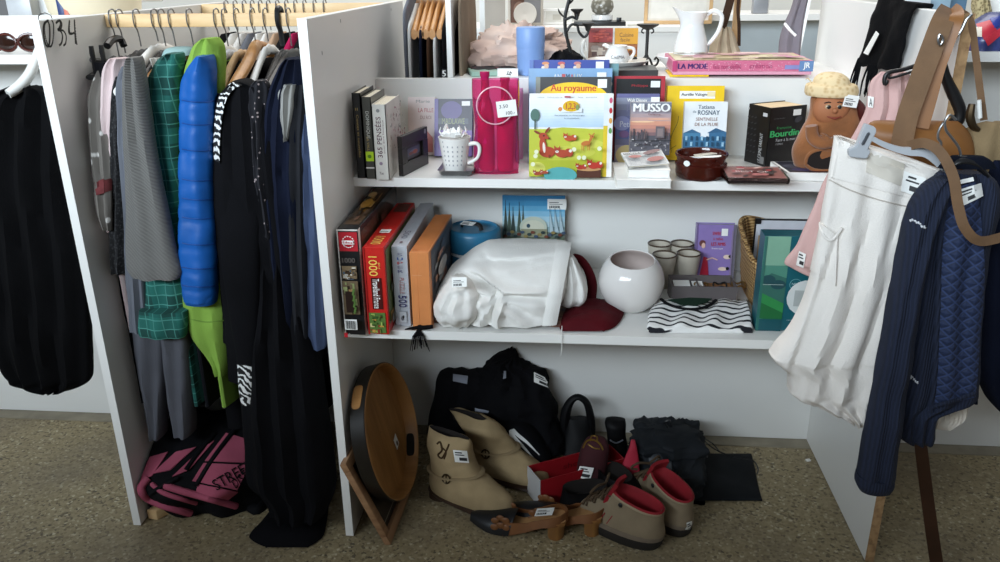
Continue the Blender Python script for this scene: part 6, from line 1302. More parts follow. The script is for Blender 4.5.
def ribbon(pts, w, m, Y=None, th=.003, sub=8, wdir=None):
    "flat strap through pixel points (x, y, Y), w wide across the picture"
    P = [at(x, y, Y=Yy) for x, y, Yy in pts]; p = [V(q) for q in spline([tuple(k) for k in P], sub)]; mb = MB(); R = []
    for i, q in enumerate(p):
        t = (p[min(i+1, len(p)-1)]-p[max(i-1, 0)]).normalized(); d = (CAM-q).normalized(); s = t.cross(d).normalized(); n = s.cross(t).normalized(); ww = w if not isinstance(w, (list, tuple)) else w[0]+(w[1]-w[0])*i/(len(p)-1)
        R.append([q+s*ww/2+n*th/2, q-s*ww/2+n*th/2, q-s*ww/2-n*th/2, q+s*ww/2-n*th/2])
    mb.loft(R, m); return mb
# pink top at the back, with its black hanger
root = thing('pink_top', 'dusty pink top with a white tag, hanging behind the white skirt', 'top', at(830, 280, Y=.02))
mb = puff([(880, 908, 72, .05, .01), (870, 912, 84, .05, .012), (866, 914, 110, .05, .014), (850, 912, 140, .05, .016), (828, 905, 175, .05, .018), (812, 895, 210, .05, .018), (797, 880, 245, .05, .018), (784.5, 870, 262, .05, .016), (790, 868, 268, .05, .012), (806, 866, 276, .05, .01)], PINKT, 40, 6, (3, .005), .006, 14, 3); mb.build('body', root); sk = Skin(mb)
sk.tag('price_tag', [(799, 251), (806, 254), (803.5, 268), (796, 265)], root); m2 = MB(); sk.quad([(868, 96), (874, 97), (873, 108), (868, 107)], WHT, m2, 3, 3, .004); sk.text('A', [(869, 98), (872.5, 98.5), (872, 106), (869, 106)], M_INK, m2, .007); m2.build('woven_label', root)
root = thing('coat_hanger', 'black plastic hanger on the right panel below the black scarf', 'hanger', at(930, 70, Y=-.01))
mb = MB(); mb.tube([at(x, y, Y=.0) for x, y in ((887, 80), (885.5, 84), (884.5, 80), (888, 73), (905, 69), (925, 62), (936, 55), (942, 60), (946, 78), (955, 98), (960, 112), (957, 122), (950, 118))], [.004]*7+[.006, .009, .011, .011, .010, .008], BLKP, 10, sub=5); mb.build('shoulder_bar', root)
mb = MB(); mb.tube([at(x, y, Y=.0) for x, y in ((889, 74), (890, 78), (905, 74), (926, 67), (938, 62))], .0025, BLKP, 8, sub=4); mb.build('lower_bar', root)
mb = MB(); mb.tube([at(x, y, Y=.0) for x, y in ((936, 55), (948, 44), (960, 32), (966, 20), (972, 14))], .003, HOOK, 8, sub=4); mb.build('hook', root)
# camel bag and its straps over the panel top
root = thing('shoulder_bag', 'camel leather shoulder bag with wide tan straps over the top of the right panel', 'bag', at(915, 165, Y=.0))
mb = puff([(880, 968, 172, -.02, .03), (874, 972, 160, -.02, .04), (869, 972, 145, -.02, .04), (868, 968, 132, -.02, .035), (870, 962, 124, -.02, .02), (874, 958, 121, -.02, .008)], CAMEL, 40, 5, (2, .003), .004, 14, 2); mb.build('body', root)
ribbon([(950, 9, .02), (943, 20, -.045), (932, 48, -.06), (918, 86, -.06), (907, 118, -.06), (901, 148, -.06)], .036, STRAP).build('strap', root)
ribbon([(952, 9, .02), (957, 16, -.045), (947, 45, -.055), (938, 70, -.055), (930, 100, -.055), (922, 128, -.055)], .022, CAMEL).build('strap', root)
ribbon([(956, 10, .02), (970, 20, -.0), (975, 50, .0), (980, 90, .0), (984, 120, .0)], .012, STRAP).build('strap', root)
ribbon([(908, 146, -.13), (924, 143, -.165), (940, 152, -.19), (953, 176, -.205), (958, 205, -.21), (965, 228, -.215), (980, 241, -.21), (1006, 236, -.19)], .0165, STRAP).build('long_strap', root)
m2 = MB(); m2.tube([at(x, y, Y=-.075) for x, y in ((940, 34), (938, 40), (940, 45), (943, 40), (941, 35))], .002, HOOK, 6, sub=3); m2.build('buckle', root)
KH = cloth('khaki_canvas', '8a7658', .12)
mb = puff([(950, 1010, 178, -.0, .03), (952, 1012, 160, -.0, .045), (958, 1012, 140, .0, .045), (972, 1012, 128, .0, .03), (985, 1010, 122, .0, .012)], KH, 36, 5, (2, .004), .008, 14, 6); root = thing('canvas_bag', 'khaki canvas bag at the right edge, behind the navy cardigan collar', 'bag', mb.base()); mb.build('body', root)
m2 = MB(); m2.tube([at(x, y, Y=-.02) for x, y in ((972, 104), (970, 116), (973, 126), (979, 130))], [.006, .008, .007, .004], MATS['aged_brass'], 8, sub=3); m2.tube([at(979, 100, Y=-.02), at(980, 118, Y=-.02)], .004, WHITEP, 8); m2.build('clasp', root)
# white skirt on a clip hanger
root = thing('skirt', 'white cotton skirt with gathered waist hanging from grey clips on the right panel', 'skirt', at(850, 415, Y=-.1))
rows = [(834, 842, 136, -.10, .006), (833, 862, 142, -.10, .012), (831.5, 890, 151, -.10, .016), (830, 925, 163, -.10, .018), (828.5, 946, 173, -.10, .02), (826, 940, 190, -.10, .022), (822, 930, 212, -.10, .026), (818, 920, 240, -.10, .032), (811, 912, 275, -.10, .04), (802, 902, 305, -.10, .046), (788, 893, 332, -.10, .05), (774, 886, 352, -.10, .052), (771, 884, 358, -.10, .05), (786, 880, 371, -.10, .05), (787.5, 876, 386, -.10, .05), (790, 872, 393, -.10, .048), (816, 868, 404, -.10, .045), (838, 864, 414, -.10, .04), (848, 860, 421, -.10, .02)]
mb = puff(rows, SKIRT, 80, 6, (3.5, .006), .006, 10, 4, .6)
for i, p in enumerate(mb.v):
    x, y = prj(p); f = max(0, min(1, (y-185)/60)); mb.v[i] = p+V((0, .0035*f*sin((x+.3*(y-180))*.2)+.002*f*sin((x+.35*(y-180))*.47), 0))
mb.build('skirt_cloth', root); sk = Skin(mb)
m2 = MB(); sk.quad([(833.5, 138), (944, 174), (934, 204), (826, 176)], SKIRT, m2, 20, 5, .003, .003); m2.build('waistband', root)
m2 = MB(); sk.line([(826, 178), (850, 190), (880, 200), (910, 207), (932, 210)], .0012, mat('skirt_seam', 'b9b0a6', .9, .05), m2, 5, .004); m2.build('seam', root)
m2 = MB(); sk.quad([(819, 222), (838, 236), (836, 286), (808, 268)], SKIRT, m2, 10, 12, .006, .004); sk.line([(819, 222), (824, 236), (832, 240), (842, 228)], .003, SKIRT, m2, 5, .008, 8); m2.build('pocket', root)
m2 = MB(); sk.quad([(868, 150), (905, 164), (900, 186), (866, 172)], mat('skirt_lining', 'cfc8bc', .9, .04), m2, 6, 4, .0075, .0006); m2.build('lining_patch', root)
sk.tag('price_tag', [(904, 171), (926, 178), (922, 198), (901, 191)], root, .012)
root = thing('coat_hanger', 'grey plastic clip hanger holding the white skirt', 'hanger', at(900, 150, Y=-.13))
mb = MB(); R = []
for i, (x, y, w) in enumerate(spline([(868, 136, 3.5), (885, 145, 3.5), (905, 151, 3.8), (922, 151, 6), (935, 157, 11), (946, 166, 9), (952, 176, 4)], 5)):
    a = at(x-w*.3, y-w, Y=-.135); b = at(x+w*.3, y+w, Y=-.135); R.append([a+V((0, -.004, 0)), b+V((0, -.004, 0)), b+V((0, .004, 0)), a+V((0, .004, 0))])
mb.loft(R, GREYP, smooth=False); mb.build('bar', root)
mb = MB(); pr = lambda pts, Y, d, m: mb.prism([at(x, y, Y=Y) for x, y in pts], V((0, d, 0)), m, bev=.0015)
pr([(866, 124), (875, 127), (877, 131), (868, 150), (871, 152), (867, 159), (850, 157), (849, 150), (857, 146)], -.14, .014, GREYP); c_ = mb.build('clip', root)
mb = MB(); pr([(868, 132), (871, 133), (864, 146), (861, 145)], -.1425, .003, mat('clip_spring', '6c7076', .35, .1, metal=.6)); mb.build('spring', c_)
mb = MB(); mb.tube([at(x, y, Y=-.13) for x, y in ((940, 152), (941, 143), (938, 138), (939, 130), (944, 122))], .0022, HOOK, 8, sub=4); mb.build('hook', root)
# navy cardigan
root = thing('hanging_cardigan', 'navy blue knitted cardigan with silver embroidery, hanging in front at the right', 'cardigan', at(930, 430, Y=-.16))
def quilt():
    n = NT('navy_quilted_lining'); hs = []
    for rot in (.85, -.85):
        w = n.n('TexWave', bands_direction='X'); w.inputs['Scale'].default_value = 19; w.inputs['Distortion'].default_value = .2; n.l(n.coord((1, 1, 1), (0, rot, 0)), w.inputs['Vector']); hs.append(w.outputs['Fac'])
    m = n.n('Math', operation='MINIMUM'); n.l(hs[0], m.inputs[0]); n.l(hs[1], m.inputs[1])
    n.l(n.ramp(m.outputs[0], [(.02, '2b3b62'), (.12, '18243f'), (.7, '1d2b4c')]), n.b.inputs['Base Color']); n.bump(m.outputs[0], .6, .004); return n.set(.8)
LIN = quilt()
mb = puff([(940, 986, 172, -.13, .02), (930, 996, 182, -.13, .03), (918, 1000, 205, -.13, .036), (910, 990, 240, -.13, .04), (905, 984, 280, -.13, .042), (900, 980, 330, -.13, .044), (897, 977, 380, -.13, .044), (896, 975, 396, -.13, .04), (897, 955, 403, -.13, .038), (897, 937, 410, -.13, .036), (897, 933, 424, -.13, .034), (898, 933, 436, -.13, .03), (905, 931, 441, -.13, .02)], NAVYK, 60, 6, (3, .006), .006, 12, 5); mb.build('body', root); sk = Skin(mb)
m2 = MB()
def lin_f(u, v):
    l_ = spline([(948, 190), (940, 240), (938, 300), (936, 350), (934, 385), (931, 408)], 6); r_ = spline([(975, 182), (982, 230), (984, 280), (980, 330), (977, 375), (975, 397)], 6); i = int(v*(len(l_)-1)); a, b = l_[i], r_[i]; return sk.hit(a[0]*(1-u)+b[0]*u, a[1]*(1-u)+b[1]*u, .005)
sheet(lin_f, 12, 30, .003, LIN, m2); m2.build('quilted_lining', root)
m2 = MB(); sk.line([(948, 190), (940, 240), (938, 300), (936, 350), (934, 385), (930, 412)], .005, NAVYK, m2, 5, .006, 8); sk.line([(932, 407), (944, 403), (958, 399), (974, 393)], .005, NAVYK, m2, 5, .006, 8); m2.build('front_edge', root)
sl = puff([(934, 958, 178, -.16, .018), (920, 950, 190, -.165, .028), (906, 938, 220, -.17, .034), (897, 926, 260, -.175, .036), (888, 918, 310, -.18, .036), (879, 910, 360, -.18, .036), (870, 903, 410, -.18, .035), (862, 897, 450, -.18, .033), (857, 893, 476, -.18, .032)], NAVYK, 40, 6, (2, .004), .006, 14, 2); sl.build('sleeve', root)
puff([(857, 893.5, 474, -.18, .033), (855.5, 893, 482, -.18, .034), (858, 890, 488, -.18, .028)], NAVYK, 32, 4).build('cuff', root)
s2 = Skin(sl); em = MB(); SILVT = mat('silver_thread', 'c9ccd2', .4, .1, 40); r2 = random.Random(3)
for pts, S_ in ((spline([(911, 220), (918, 223), (924, 228)], 5), s2), (spline([(932, 226), (938, 220), (944, 215)], 5), sk), (spline([(905, 371), (911, 377), (918, 383)], 6), sk)):
    for (x, y) in pts:
        for _ in range(2): em.ball(S_.hit(x+r2.uniform(-1.3, 1.3), y+r2.uniform(-1, 1), .002), .0017, SILVT, (1, 1, 1), 6)
em.build('embroidery', root)
puff([(938, 996, 168, -.15, .012), (944, 992, 161, -.15, .014), (952, 984, 156, -.15, .01)], cloth('navy_collar', '10141f', .2), 30, 4).build('collar', root)
sk.tag('price_tag', [(958, 190), (981, 183), (983, 196), (961, 207)], root, .012)
m2 = MB(); sk.quad([(960, 180), (973, 177), (974, 181), (961, 184)], WHT, m2, 4, 2, .013); m2.build('woven_label', root)
LACE = cloth('ivory_lace', 'd8d0c4', .08)
mb = puff([(928, 970, 385, -.10, .01), (930, 968, 408, -.10, .012), (931, 965, 418, -.10, .012), (931, 957, 424, -.10, .012), (932, 952, 428, -.10, .008)], LACE, 50, 6, (8, .005), .004, 30, 4); root = thing('lace_top', 'ivory lace top whose hem shows below the navy cardigan', 'top', mb.base()); mb.build('hem', root)
root = thing('coat_hanger', 'black hanger with a steel hook holding the navy cardigan', 'hanger', at(962, 165, Y=-.15))
mb = MB(); mb.tube([at(x, y, Y=-.15) for x, y in ((945, 172), (952, 163), (962, 160), (975, 164), (988, 176))], [.008, .014, .016, .014, .006], BLKP, 12, .5, sub=4); mb.build('shoulder_bar', root)
mb = MB(); mb.tube([at(x, y, Y=-.15) for x, y in ((961.5, 160), (959, 148), (952, 138), (946, 130), (945, 121), (950, 115), (956, 120))], .0022, HOOK, 8, sub=4); mb.build('hook', root)
# navy coat cut by the right edge of the picture
mb = puff([(986, 1040, 158, -.02, .03), (984, 1050, 172, -.02, .045), (982, 1056, 210, -.02, .05), (980, 1056, 270, -.02, .05), (978, 1056, 330, -.02, .05), (977, 1056, 375, -.02, .05), (984, 1056, 395, -.02, .05), (994, 1056, 408, -.02, .045), (1006, 1050, 416, -.02, .03)], NAVY, 48, 6, (3, .010), .008, 12, 7); root = thing('navy_coat', 'dark navy coat cut off by the right edge of the picture', 'coat', mb.base()); mb.build('body', root)
m2 = MB(); m2.tube([at(x, y, Y=-.09) for x, y in ((979, 318), (980, 345), (977, 372), (976, 404))], .0035, NAVY, 8, sub=4); m2.build('belt_tie', root)
# brown leather belt hanging to the floor
mb = ribbon([(912, 300, -.06), (914, 380, -.06), (919, 430, -.055), (925, 480, -.05), (931, 525, -.045), (937, 566, -.04)], [.022, .027], mat('dark_brown_leather', '3a2114', .5, .2, 20), th=.005); one(mb, 'leather_strap', 'long dark brown leather strap hanging beside the right panel front edge', 'strap')
# right bay shelf goods
zsr = 1.108
def parcel(label, name, rows, m, cat, arts=()):
    mb = puff(rows, m, 30, 5, (2, .004), .006, 20, len(label)); root = thing(name, label, cat, mb.base()); mb.build('wrap', root); sk = Skin(mb); m2 = MB()
    for q, mm in arts: sk.quad(q, mm, m2, 5, 4, .003, .001)
    if arts: m2.build('print', root)
parcel('clear bag of red and blue fabric pieces on the shelf at the right edge', 'gift_pack', [(964, 1012, 50, .34, .03), (962, 1014, 40, .35, .04), (968, 1014, 28, .36, .04), (982, 1014, 17, .37, .03), (990, 1012, 12, .38, .015)], mat('blue_red_wrap', '3a4274', .3, .4, 40), 'bag', [([(976, 24), (990, 20), (998, 32), (984, 40)], col('b8283a')), ([(984, 38), (1000, 28), (1000, 36), (988, 46)], col('c83040')), ([(990, 18), (1000, 16), (1000, 26), (994, 28)], col('2a3a8a')), ([(964, 40), (976, 44), (974, 50), (964, 50)], col('5a4a80')), ([(970, 27), (982, 27), (982, 37), (971, 36)], col('d8cfc0'))])
mb = puff([(977, 991, 30, .41, .02), (975, 990, 18, .42, .025), (974, 988, 4, .43, .025), (975, 986, -8, .44, .02)], spots('dried_grass', '6a5c3c', 'b0a078', 160, .2, .6), 28, 5, (3, .004), .008, 40, 2); root = thing('raffia_bundle', 'bundle of dried raffia at the top right corner', 'raffia', mb.base()); mb.build('bundle', root)
mb = MB(); q = at(988, 14, Y=.45); mb.slab(V((q.x, .45, zsr)), UX*.14, V((0, .006, 0)), VZ*(q.z-zsr+.05), PAPER); Art(mb, V((q.x, .45, zsr)), UX, VZ, NY).rect(.02, q.z-zsr-.01, .05, .008, RED); one(mb, 'white_card', 'white card with a red mark standing behind the fabric bag at the right edge', 'card')
mb = MB(); o = at(912, 8, Y=.75); 
for k, (a, b, c_) in enumerate(((905, 930, 'c9ced2'), (928, 950, '8fa8b8'), (946, 966, '5a7890'), (938, 958, 'd8d8d4'))):
    p = at(a, 10, Y=1.0+.05*k); q = at(b, 10, Y=1.0+.05*k); b2 = MB(); b2.slab(V((p.x, p.y, 1.0)), V((q.x-p.x, 0, 0)), V((0, .03, 0)), VZ*(.19+.02*k), col(c_), .004); one(b2, 'packet', 'pale plastic packet in the row beyond the right panel, %s' % ('nearest the scarf', 'second from the scarf', 'blue one at the right', 'white one behind the straps')[k], 'packet')
mb = MB(); mb.box((1.35, .98, .0), (1.75, 1.25, .999), WHITE, .002); one(mb, 'display_plinth', 'white plinth carrying the packets beyond the right panel', 'plinth')
# left bay: hanging black top, sunglasses
BLK3 = cloth('black_viscose', '0a0a0c', .25)
root = thing('black_blouse', 'black top with a wavy hem hanging in the left bay', 'top', at(45, 388, Y=.1))
mb = puff([(10, 40, 86, .12, .01), (-4, 60, 92, .12, .018), (-22, 74, 100, .12, .022), (-30, 80, 120, .12, .03), (-28, 80, 170, .12, .034), (-20, 84, 230, .12, .036), (-12, 88, 290, .12, .038), (-6, 91, 340, .12, .038), (2, 92, 368, .12, .036), (10, 90, 378, .12, .034), (14, 84, 383, .12, .03), (38, 72, 388, .12, .024), (44, 60, 391, .12, .012)], BLK3, 64, 6, (4, .012), .008, 9, 3); mb.build('cloth', root)
root = thing('coat_hanger', 'broad white plastic hanger holding the black top in the left bay', 'hanger', at(34, 60, Y=.14)); mb = MB()
mb.tube([at(x, y, Y=yy) for x, y, yy in ((46, 36, .18), (40, 48, .17), (35, 62, .15), (29, 75, .13), (20, 86, .11), (8, 94, .09))], [.012, .016, .018, .019, .02, .016], WHITEP, 14, .6, sub=5); mb.build('shoulder_bar', root)
mb = MB(); mb.tube([at(x, y, Y=yy) for x, y, yy in ((46, 36, .18), (40, 24, .10), (38.5, 16.5, .03), (44, 13, .03), (50, 15, .05), (52, 18, .06))], .0012, HOOK, 6, sub=4); mb.build('hook', root)
M_SG = mat('brown_acetate', '4a2018', .25, .3, 30); LENS = mat('dark_lens', '2a1812', .1, .1)
for k, (dx, dy, lab) in enumerate(((0, 0, 'brown sunglasses folded on the left bay shelf, nearest the panel'), (-37, 2.5, 'brown sunglasses on the left bay shelf, at the left edge of the picture'))):
    q = at(20+dx, 50+dy, Y=.36); q.z = 1.108; root = thing('sunglasses', lab, 'sunglasses', q, 'sunglasses on the left bay shelf'); mb = MB()
    for s in (-1, 1):
        c_ = q+V((s*.03, 0, .022)); mb.tube([c_+V((.027*cos(t), .004*cos(t)*s, .02*sin(t))) for t in [2*PI*i/20 for i in range(21)]], .0035, M_SG, 8); 
        mb.tube([c_+V((s*.026, 0, .01)), c_+V((s*.03, .02, .006)), c_+V((-s*.04, .04, -.015))], .003, M_SG, 6, sub=3)
    mb.tube([q+V((-.006, 0, .026)), q+V((0, -.002, .03)), q+V((.006, 0, .026))], .003, M_SG, 6); mb.build('frame', root); mb = MB()
    for s in (-1, 1): c_ = q+V((s*.03, 0, .022)); mb.ball(c_, .025, LENS, (1, .12, .75), 16)
    mb.build('lens', root)
# ------------------------------------------------------------------ behind the back panel: top shelf goods and the next row
ZT = ZB+.0008
def tp(x, y): return at(x, y, Z=ZT)
mb = MB(); mb.box((.185, .537, .002), (.199, .93, H+.02), WHITE, .001, 1); mb.build('side_panel', S)
mb = MB(); mb.box((.001, .74, H+.05), (.184, .76, H+.075), PINE, .002); mb.build('clothes_rail', S)
BR = cloth('brown_wool', '4a3426', .2)
for i, (px, m, lab, zt) in enumerate(((409, GBL, 'grey coat on the rear side of the middle panel, beside its back edge', 1.235), (413, wm, 'white shirt hanging just beside the grey coat behind the middle panel', 1.2), (424, NAVY, 'dark navy jacket behind the middle panel, right of the white shirt', 1.19), (431, BR, 'brown jacket among the dark clothes behind the middle panel', 1.17), (437.5, wm, 'white blouse between the dark clothes behind the middle panel', 1.17), (446, BLK2, 'black dress with a white number tag behind the middle panel', 1.19), (455, cloth('wine_dark', '2a161b', .3), 'dark wine coloured top behind the middle panel', 1.18), (463, cloth('taupe_cloth', '8a7a68', .1), 'taupe coat next to the white divider behind the middle panel', 1.26))):
    x = at(px, 50, Y=.62).x; root = thing('garment', lab, 'garment', V((x, .74, .6)), None); body(x, m, zt, .55, .565, .9, .008, root, 'cloth', seed=30+i)
    if i == 5:
        m2 = MB(); q = at(442.5, 78, Y=.553); Art(m2, q, UX, VZ, NY).text('5', 0, .004, .009, .015, WHT, 0, .0006); m2.slab(q+V((-.002, .002, 0)), UX*.014, V((0, .001, 0)), VZ*.022, BLK); m2.build('number_tag', root)
for i, px in enumerate((419, 425, 431, 436, 442, 449)):
    hanger(('wooden hanger holding the white shirt behind the middle panel', 'wooden hanger holding the navy jacket behind the middle panel', 'wooden hanger holding the brown jacket behind the middle panel', 'wooden hanger holding the white blouse behind the middle panel', 'wooden hanger holding the black dress behind the middle panel', 'wooden hanger holding the dark wine top behind the middle panel')[i], px, WOODH, zr=H+.075, ry=.75, half=.17, deep=.04, thick=.006, low=.85, group='hangers behind the middle panel')
# heap of blush scarves
def heap(name, label, rows, m, cat, seed, wr=.022, th=None):
    mb = puff(rows, m, 60, 7, (4, .008), wr, 17, seed, .6); crumple(mb, wr*1.2, 16, seed)
    for i, p in enumerate(mb.v): mb.v[i] = V((p.x, max(p.y, .545), max(p.z, ZT)))
    return one(mb, name, label, cat)
heap('scarf_heap', 'heap of blush pink and beige crumpled scarves on the top shelf', [(472, 556, 72, .70, .07), (470, 562, 62, .72, .09), (472, 563, 52, .74, .095), (478, 560, 42, .76, .085), (490, 552, 34, .78, .06), (500, 535, 29, .79, .03)], spots('blush_scarf', 'b99d90', 'd3beb2', 9, .2, .7), 'scarves', 3, .03)
heap('black_cloth', 'black crumpled cloth on the top shelf right of the blue tumbler', [(540, 582, 66, .66, .04), (542, 580, 58, .68, .05), (548, 572, 52, .69, .04), (554, 566, 48, .70, .015)], BLK2, 'cloth', 5, .014)
heap('dark_floral_cloth', 'dark flowered cloth under the blush scarves on the top shelf', [(468, 520, 75, .60, .03), (470, 520, 70, .62, .04), (476, 514, 66, .64, .03)], spots('dark_floral', '7a3a44', '242022', 60, .2, .3), 'cloth', 6, .008)
def lying_top(name, label, x0, x1, y0, Y0, dep, t, m, cat, art=None, rz=0):
    a = at(x0, y0, Y=Y0); b = at(x1, y0, Y=Y0); o = V((a.x, Y0, ZT)); u = Matrix.Rotation(rz, 3, 'Z') @ UX; v = VZ.cross(u); mb = MB(); mb.slab(o, u*(b.x-a.x), v*dep, VZ*t, m, .001, 1)
    if art: art(Art(mb, o-v*.0008, u, VZ, -v), b.x-a.x, t)
    one(mb, name, label, cat); return o
lying_top('book', 'pale mint book lying on the top shelf edge left of the price card', 472, 500, 77, .545, .10, .012, col('9cbcac'), 'book', rz=.25)
lying_top('storage_box', 'low black box on the top shelf behind the red bordered book', 613, 658, 76, .545, .12, .016, col('3a3c3c'), 'box')
mb = MB(); o = at(497.5, 80, Y=.548); o.z = ZT; w = at(518, 80, Y=.548).x-o.x; h = hfit(o, VZ, 68.5); mb.slab(o, UX*w, V((0, .002, 0)), VZ*h, WHT); Art(mb, o, UX, VZ, NY).line([(w*.5, h*.25), (w*.52, h*.7)], .002, MARK).line([(w*.6, h*.25), (w*.62, h*.62), (w*.7, h*.4)], .002, MARK).line([(w*.44, h*.3), (w*.66, h*.22)], .002, MARK); one(mb, 'price_card', 'white card with pen marks standing left of the blue tumbler', 'card')
# tumbler
a = at(518, 78, Y=.60); b = at(543, 78, Y=.60); q = V(((a.x+b.x)/2, .60, ZT)); h = hfit(q, VZ, 27); R = .036; TB = mat('powder_blue_plastic', '7f9fd2', .45, .04)
root = thing('tumbler', 'tall powder blue lidded tumbler standing at the front of the top shelf', 'tumbler', q); mb = MB(); mb.lathe([(0, 0), (R*.93, 0), (R*.95, .004), (R, h*.55), (R, h*.58), (0, h*.58)], q, TB, 36); mb.build('cup', root); mb = MB(); mb.lathe([(R*1.02, h*.575), (R*1.03, h*.6), (R*1.03, h*.97), (R*.98, h), (R*.2, h*1.005), (0, h*1.005)], q, TB, 36); mb.build('lid', root)
# wrought iron candelabra
IRON = mat('black_iron', '141413', .5, .15); root = thing('candelabra', 'tall black wrought iron candelabra with leaves and two cups on the top shelf', 'candelabra', at(571, 63, Y=.66)); mb = MB(); Yc = .66
mb.tube([at(x, y, Y=Yc) for x, y in ((571, 64), (571, 54), (568, 42), (565.5, 30), (565, 18), (567, 8), (570, -3), (573, -12))], .0045, IRON, 8, sub=4); mb.build('stem', root)
for k, pts in enumerate(([(566, 33), (571, 25), (577, 25), (579, 32), (584, 37), (588, 33), (588, 28)], [(565, 20), (572, 17), (577, 19), (577, 14)])):
    mb = MB(); mb.tube([at(x, y, Y=Yc-.01*k) for x, y in pts], .0035, IRON, 8, sub=4); mb.build('arm', root)
for (x, y) in ((588, 27), (577, 13)):
    q = at(x, y, Y=Yc); mb = MB(); mb.lathe([(.002, -.012), (.006, -.008), (.008, 0), (.015, .006), (.017, .01), (.014, .009), (0, .004)], q, IRON, 18); mb.build('candle_cup', root)
for pts in ([(565, 18), (560, 13), (558, 8)], [(567, 6), (572, 1), (574, -4)]):
    mb = MB(); P = [at(x, y, Y=Yc) for x, y in pts]; mb.tube(P, [.003, .009, .001], IRON, 8, .3, sub=4); mb.build('leaf', root)
q = at(571, 64, Y=Yc); mb = MB(); mb.lathe([(0, 0), (.045, 0), (.045, .004), (.012, .012), (.005, .03)], V((q.x, q.y, ZT)), IRON, 24); mb.build('base', root)
# black candlestick
root = thing('candlestick', 'black wrought iron candlestick with curled feet right of the platter', 'candlestick', at(646, 66, Y=.74)); c = at(646, 64, Y=.74); c.z = ZT; h = hfit(c, VZ, 24)
mb = MB(); mb.tube([c+VZ*.02, c+VZ*(h-.004)], .0045, IRON, 10); mb.lathe([(.004, .016), (.009, .024), (.005, .034)], c, IRON, 16); mb.build('stem', root)
mb = MB(); mb.lathe([(.004, h-.016), (.012, h-.012), (.028, h-.004), (.03, h), (0, h-.001)], c, IRON, 24); mb.build('drip_pan', root)
for k in range(3):
    t = -PI/2+(k-1)*2.09+(.0); d = V((cos(t+PI*0), sin(t), 0)); mb = MB(); mb.tube([c+VZ*.03, c+d*.012+VZ*.022, c+d*.022+VZ*.005, c+d*.034+VZ*.006, c+d*.04+VZ*.018, c+d*.033+VZ*.026, c+d*.027+VZ*.02], .003, IRON, 8, sub=4); mb.build('foot', root)
for s in (-1, 1): mb = MB(); mb.tube([c+VZ*(h-.014), c+V((s*.012, 0, h-.012)), c+V((s*.016, 0, h-.02)), c+V((s*.01, 0, h-.024))], .0022, IRON, 6, sub=4); mb.build('scroll', root)
# magazines, platter, small jug
def mag(name, label, xl, xr, yt, Y, m, art):
    o = at(xl, 60, Y=Y); r = at(xr, 60, Y=Y); o.z = ZT; v = Matrix.Rotation(-.12, 3, UX) @ VZ; n = UX.cross(v); h = hfit(o, v, yt); book(name, label, o, UX, v, n, r.x-o.x, h, .006, m, art, hard=.0005, cat='magazine')
mag('magazine', 'red and brown magazine standing behind the platter on the top shelf', 588, 612, 28.5, .84, col('7a3a30'), lambda a, w, h: (scene_art(a, 0, 0, w, h*.6, 31, ['8a6a5a', 'b8a898', '5a3a34', '9a8a80', 'c8b8a8']), scene_art(a, 0, h*.6, w, h*.4, 32, ['9a2c28', 'b84838', '7a2420'])))
mag('magazine', 'orange magazine with a yellow top, right of the red one behind the small jug', 614, 637, 28.5, .84, col('c8862c'), lambda a, w, h: (scene_art(a, 0, 0, w, h*.55, 33, ['a8622c', 'c87838', '6a3a24', 'd8a848']), a.rect(0, h*.55, w, h*.45, col('d89a20')), a.text('Cuisine', w*.2, h*.75, w*.6, h*.12, col('6a4a20')), a.text('facile', w*.25, h*.62, w*.4, h*.1, col('7a5420'))))
CH = mat('cream_china', 'd9d6cf', .18, .05, 12); q = tp(617, 64); q.y = .70; q.x = at(617, 60, Y=.70).x; mb = MB()
mb.lathe([(0, .004), (.045, .002), (.05, 0), (.06, .006), (.078, .018), (.086, .026), (.083, .027), (.058, .011), (0, .009)], q, CH, 40); mb.tube([q+V((-.082, 0, .026)), q+V((-.095, 0, .05)), q+V((-.09, .01, .075)), q+V((-.083, .01, .05))], .005, CH, 8, sub=4); one(mb, 'platter', 'cream china platter with a tall scrolled handle on the top shelf', 'platter')
g = q+V((0, 0, .0115)); root = thing('cream_jug', 'small white jug with grey lettering standing on the cream platter', 'jug', g); mb = MB(); mb.lathe([(0, 0), (.022, 0), (.031, .012), (.033, .026), (.026, .04), (.024, .046), (.027, .052), (.024, .051), (.022, .044), (.028, .026), (0, .008)], g, mat('white_china2', 'eae8e4', .12, .03), 32); mb.tube([g+V((-.023, 0, .048)), g+V((-.034, 0, .053)), g+V((-.036, 0, .05))], .005, MATS['white_china2'], 8, sub=3)
mb.build('body', root); m2 = MB(); m2.tube([g+V((.024, 0, .046)), g+V((.042, 0, .044)), g+V((.044, 0, .03)), g+V((.031, 0, .016))], .004, MATS['white_china2'], 8, sub=4); m2.build('handle', root)
m2 = MB(); a = Art(m2, g+V((-.018, -.0345, .02)), UX, VZ, NY); a.text('CREMA', 0, 0, .036, .009, col('5a5a60')); m2.build('lettering', root)
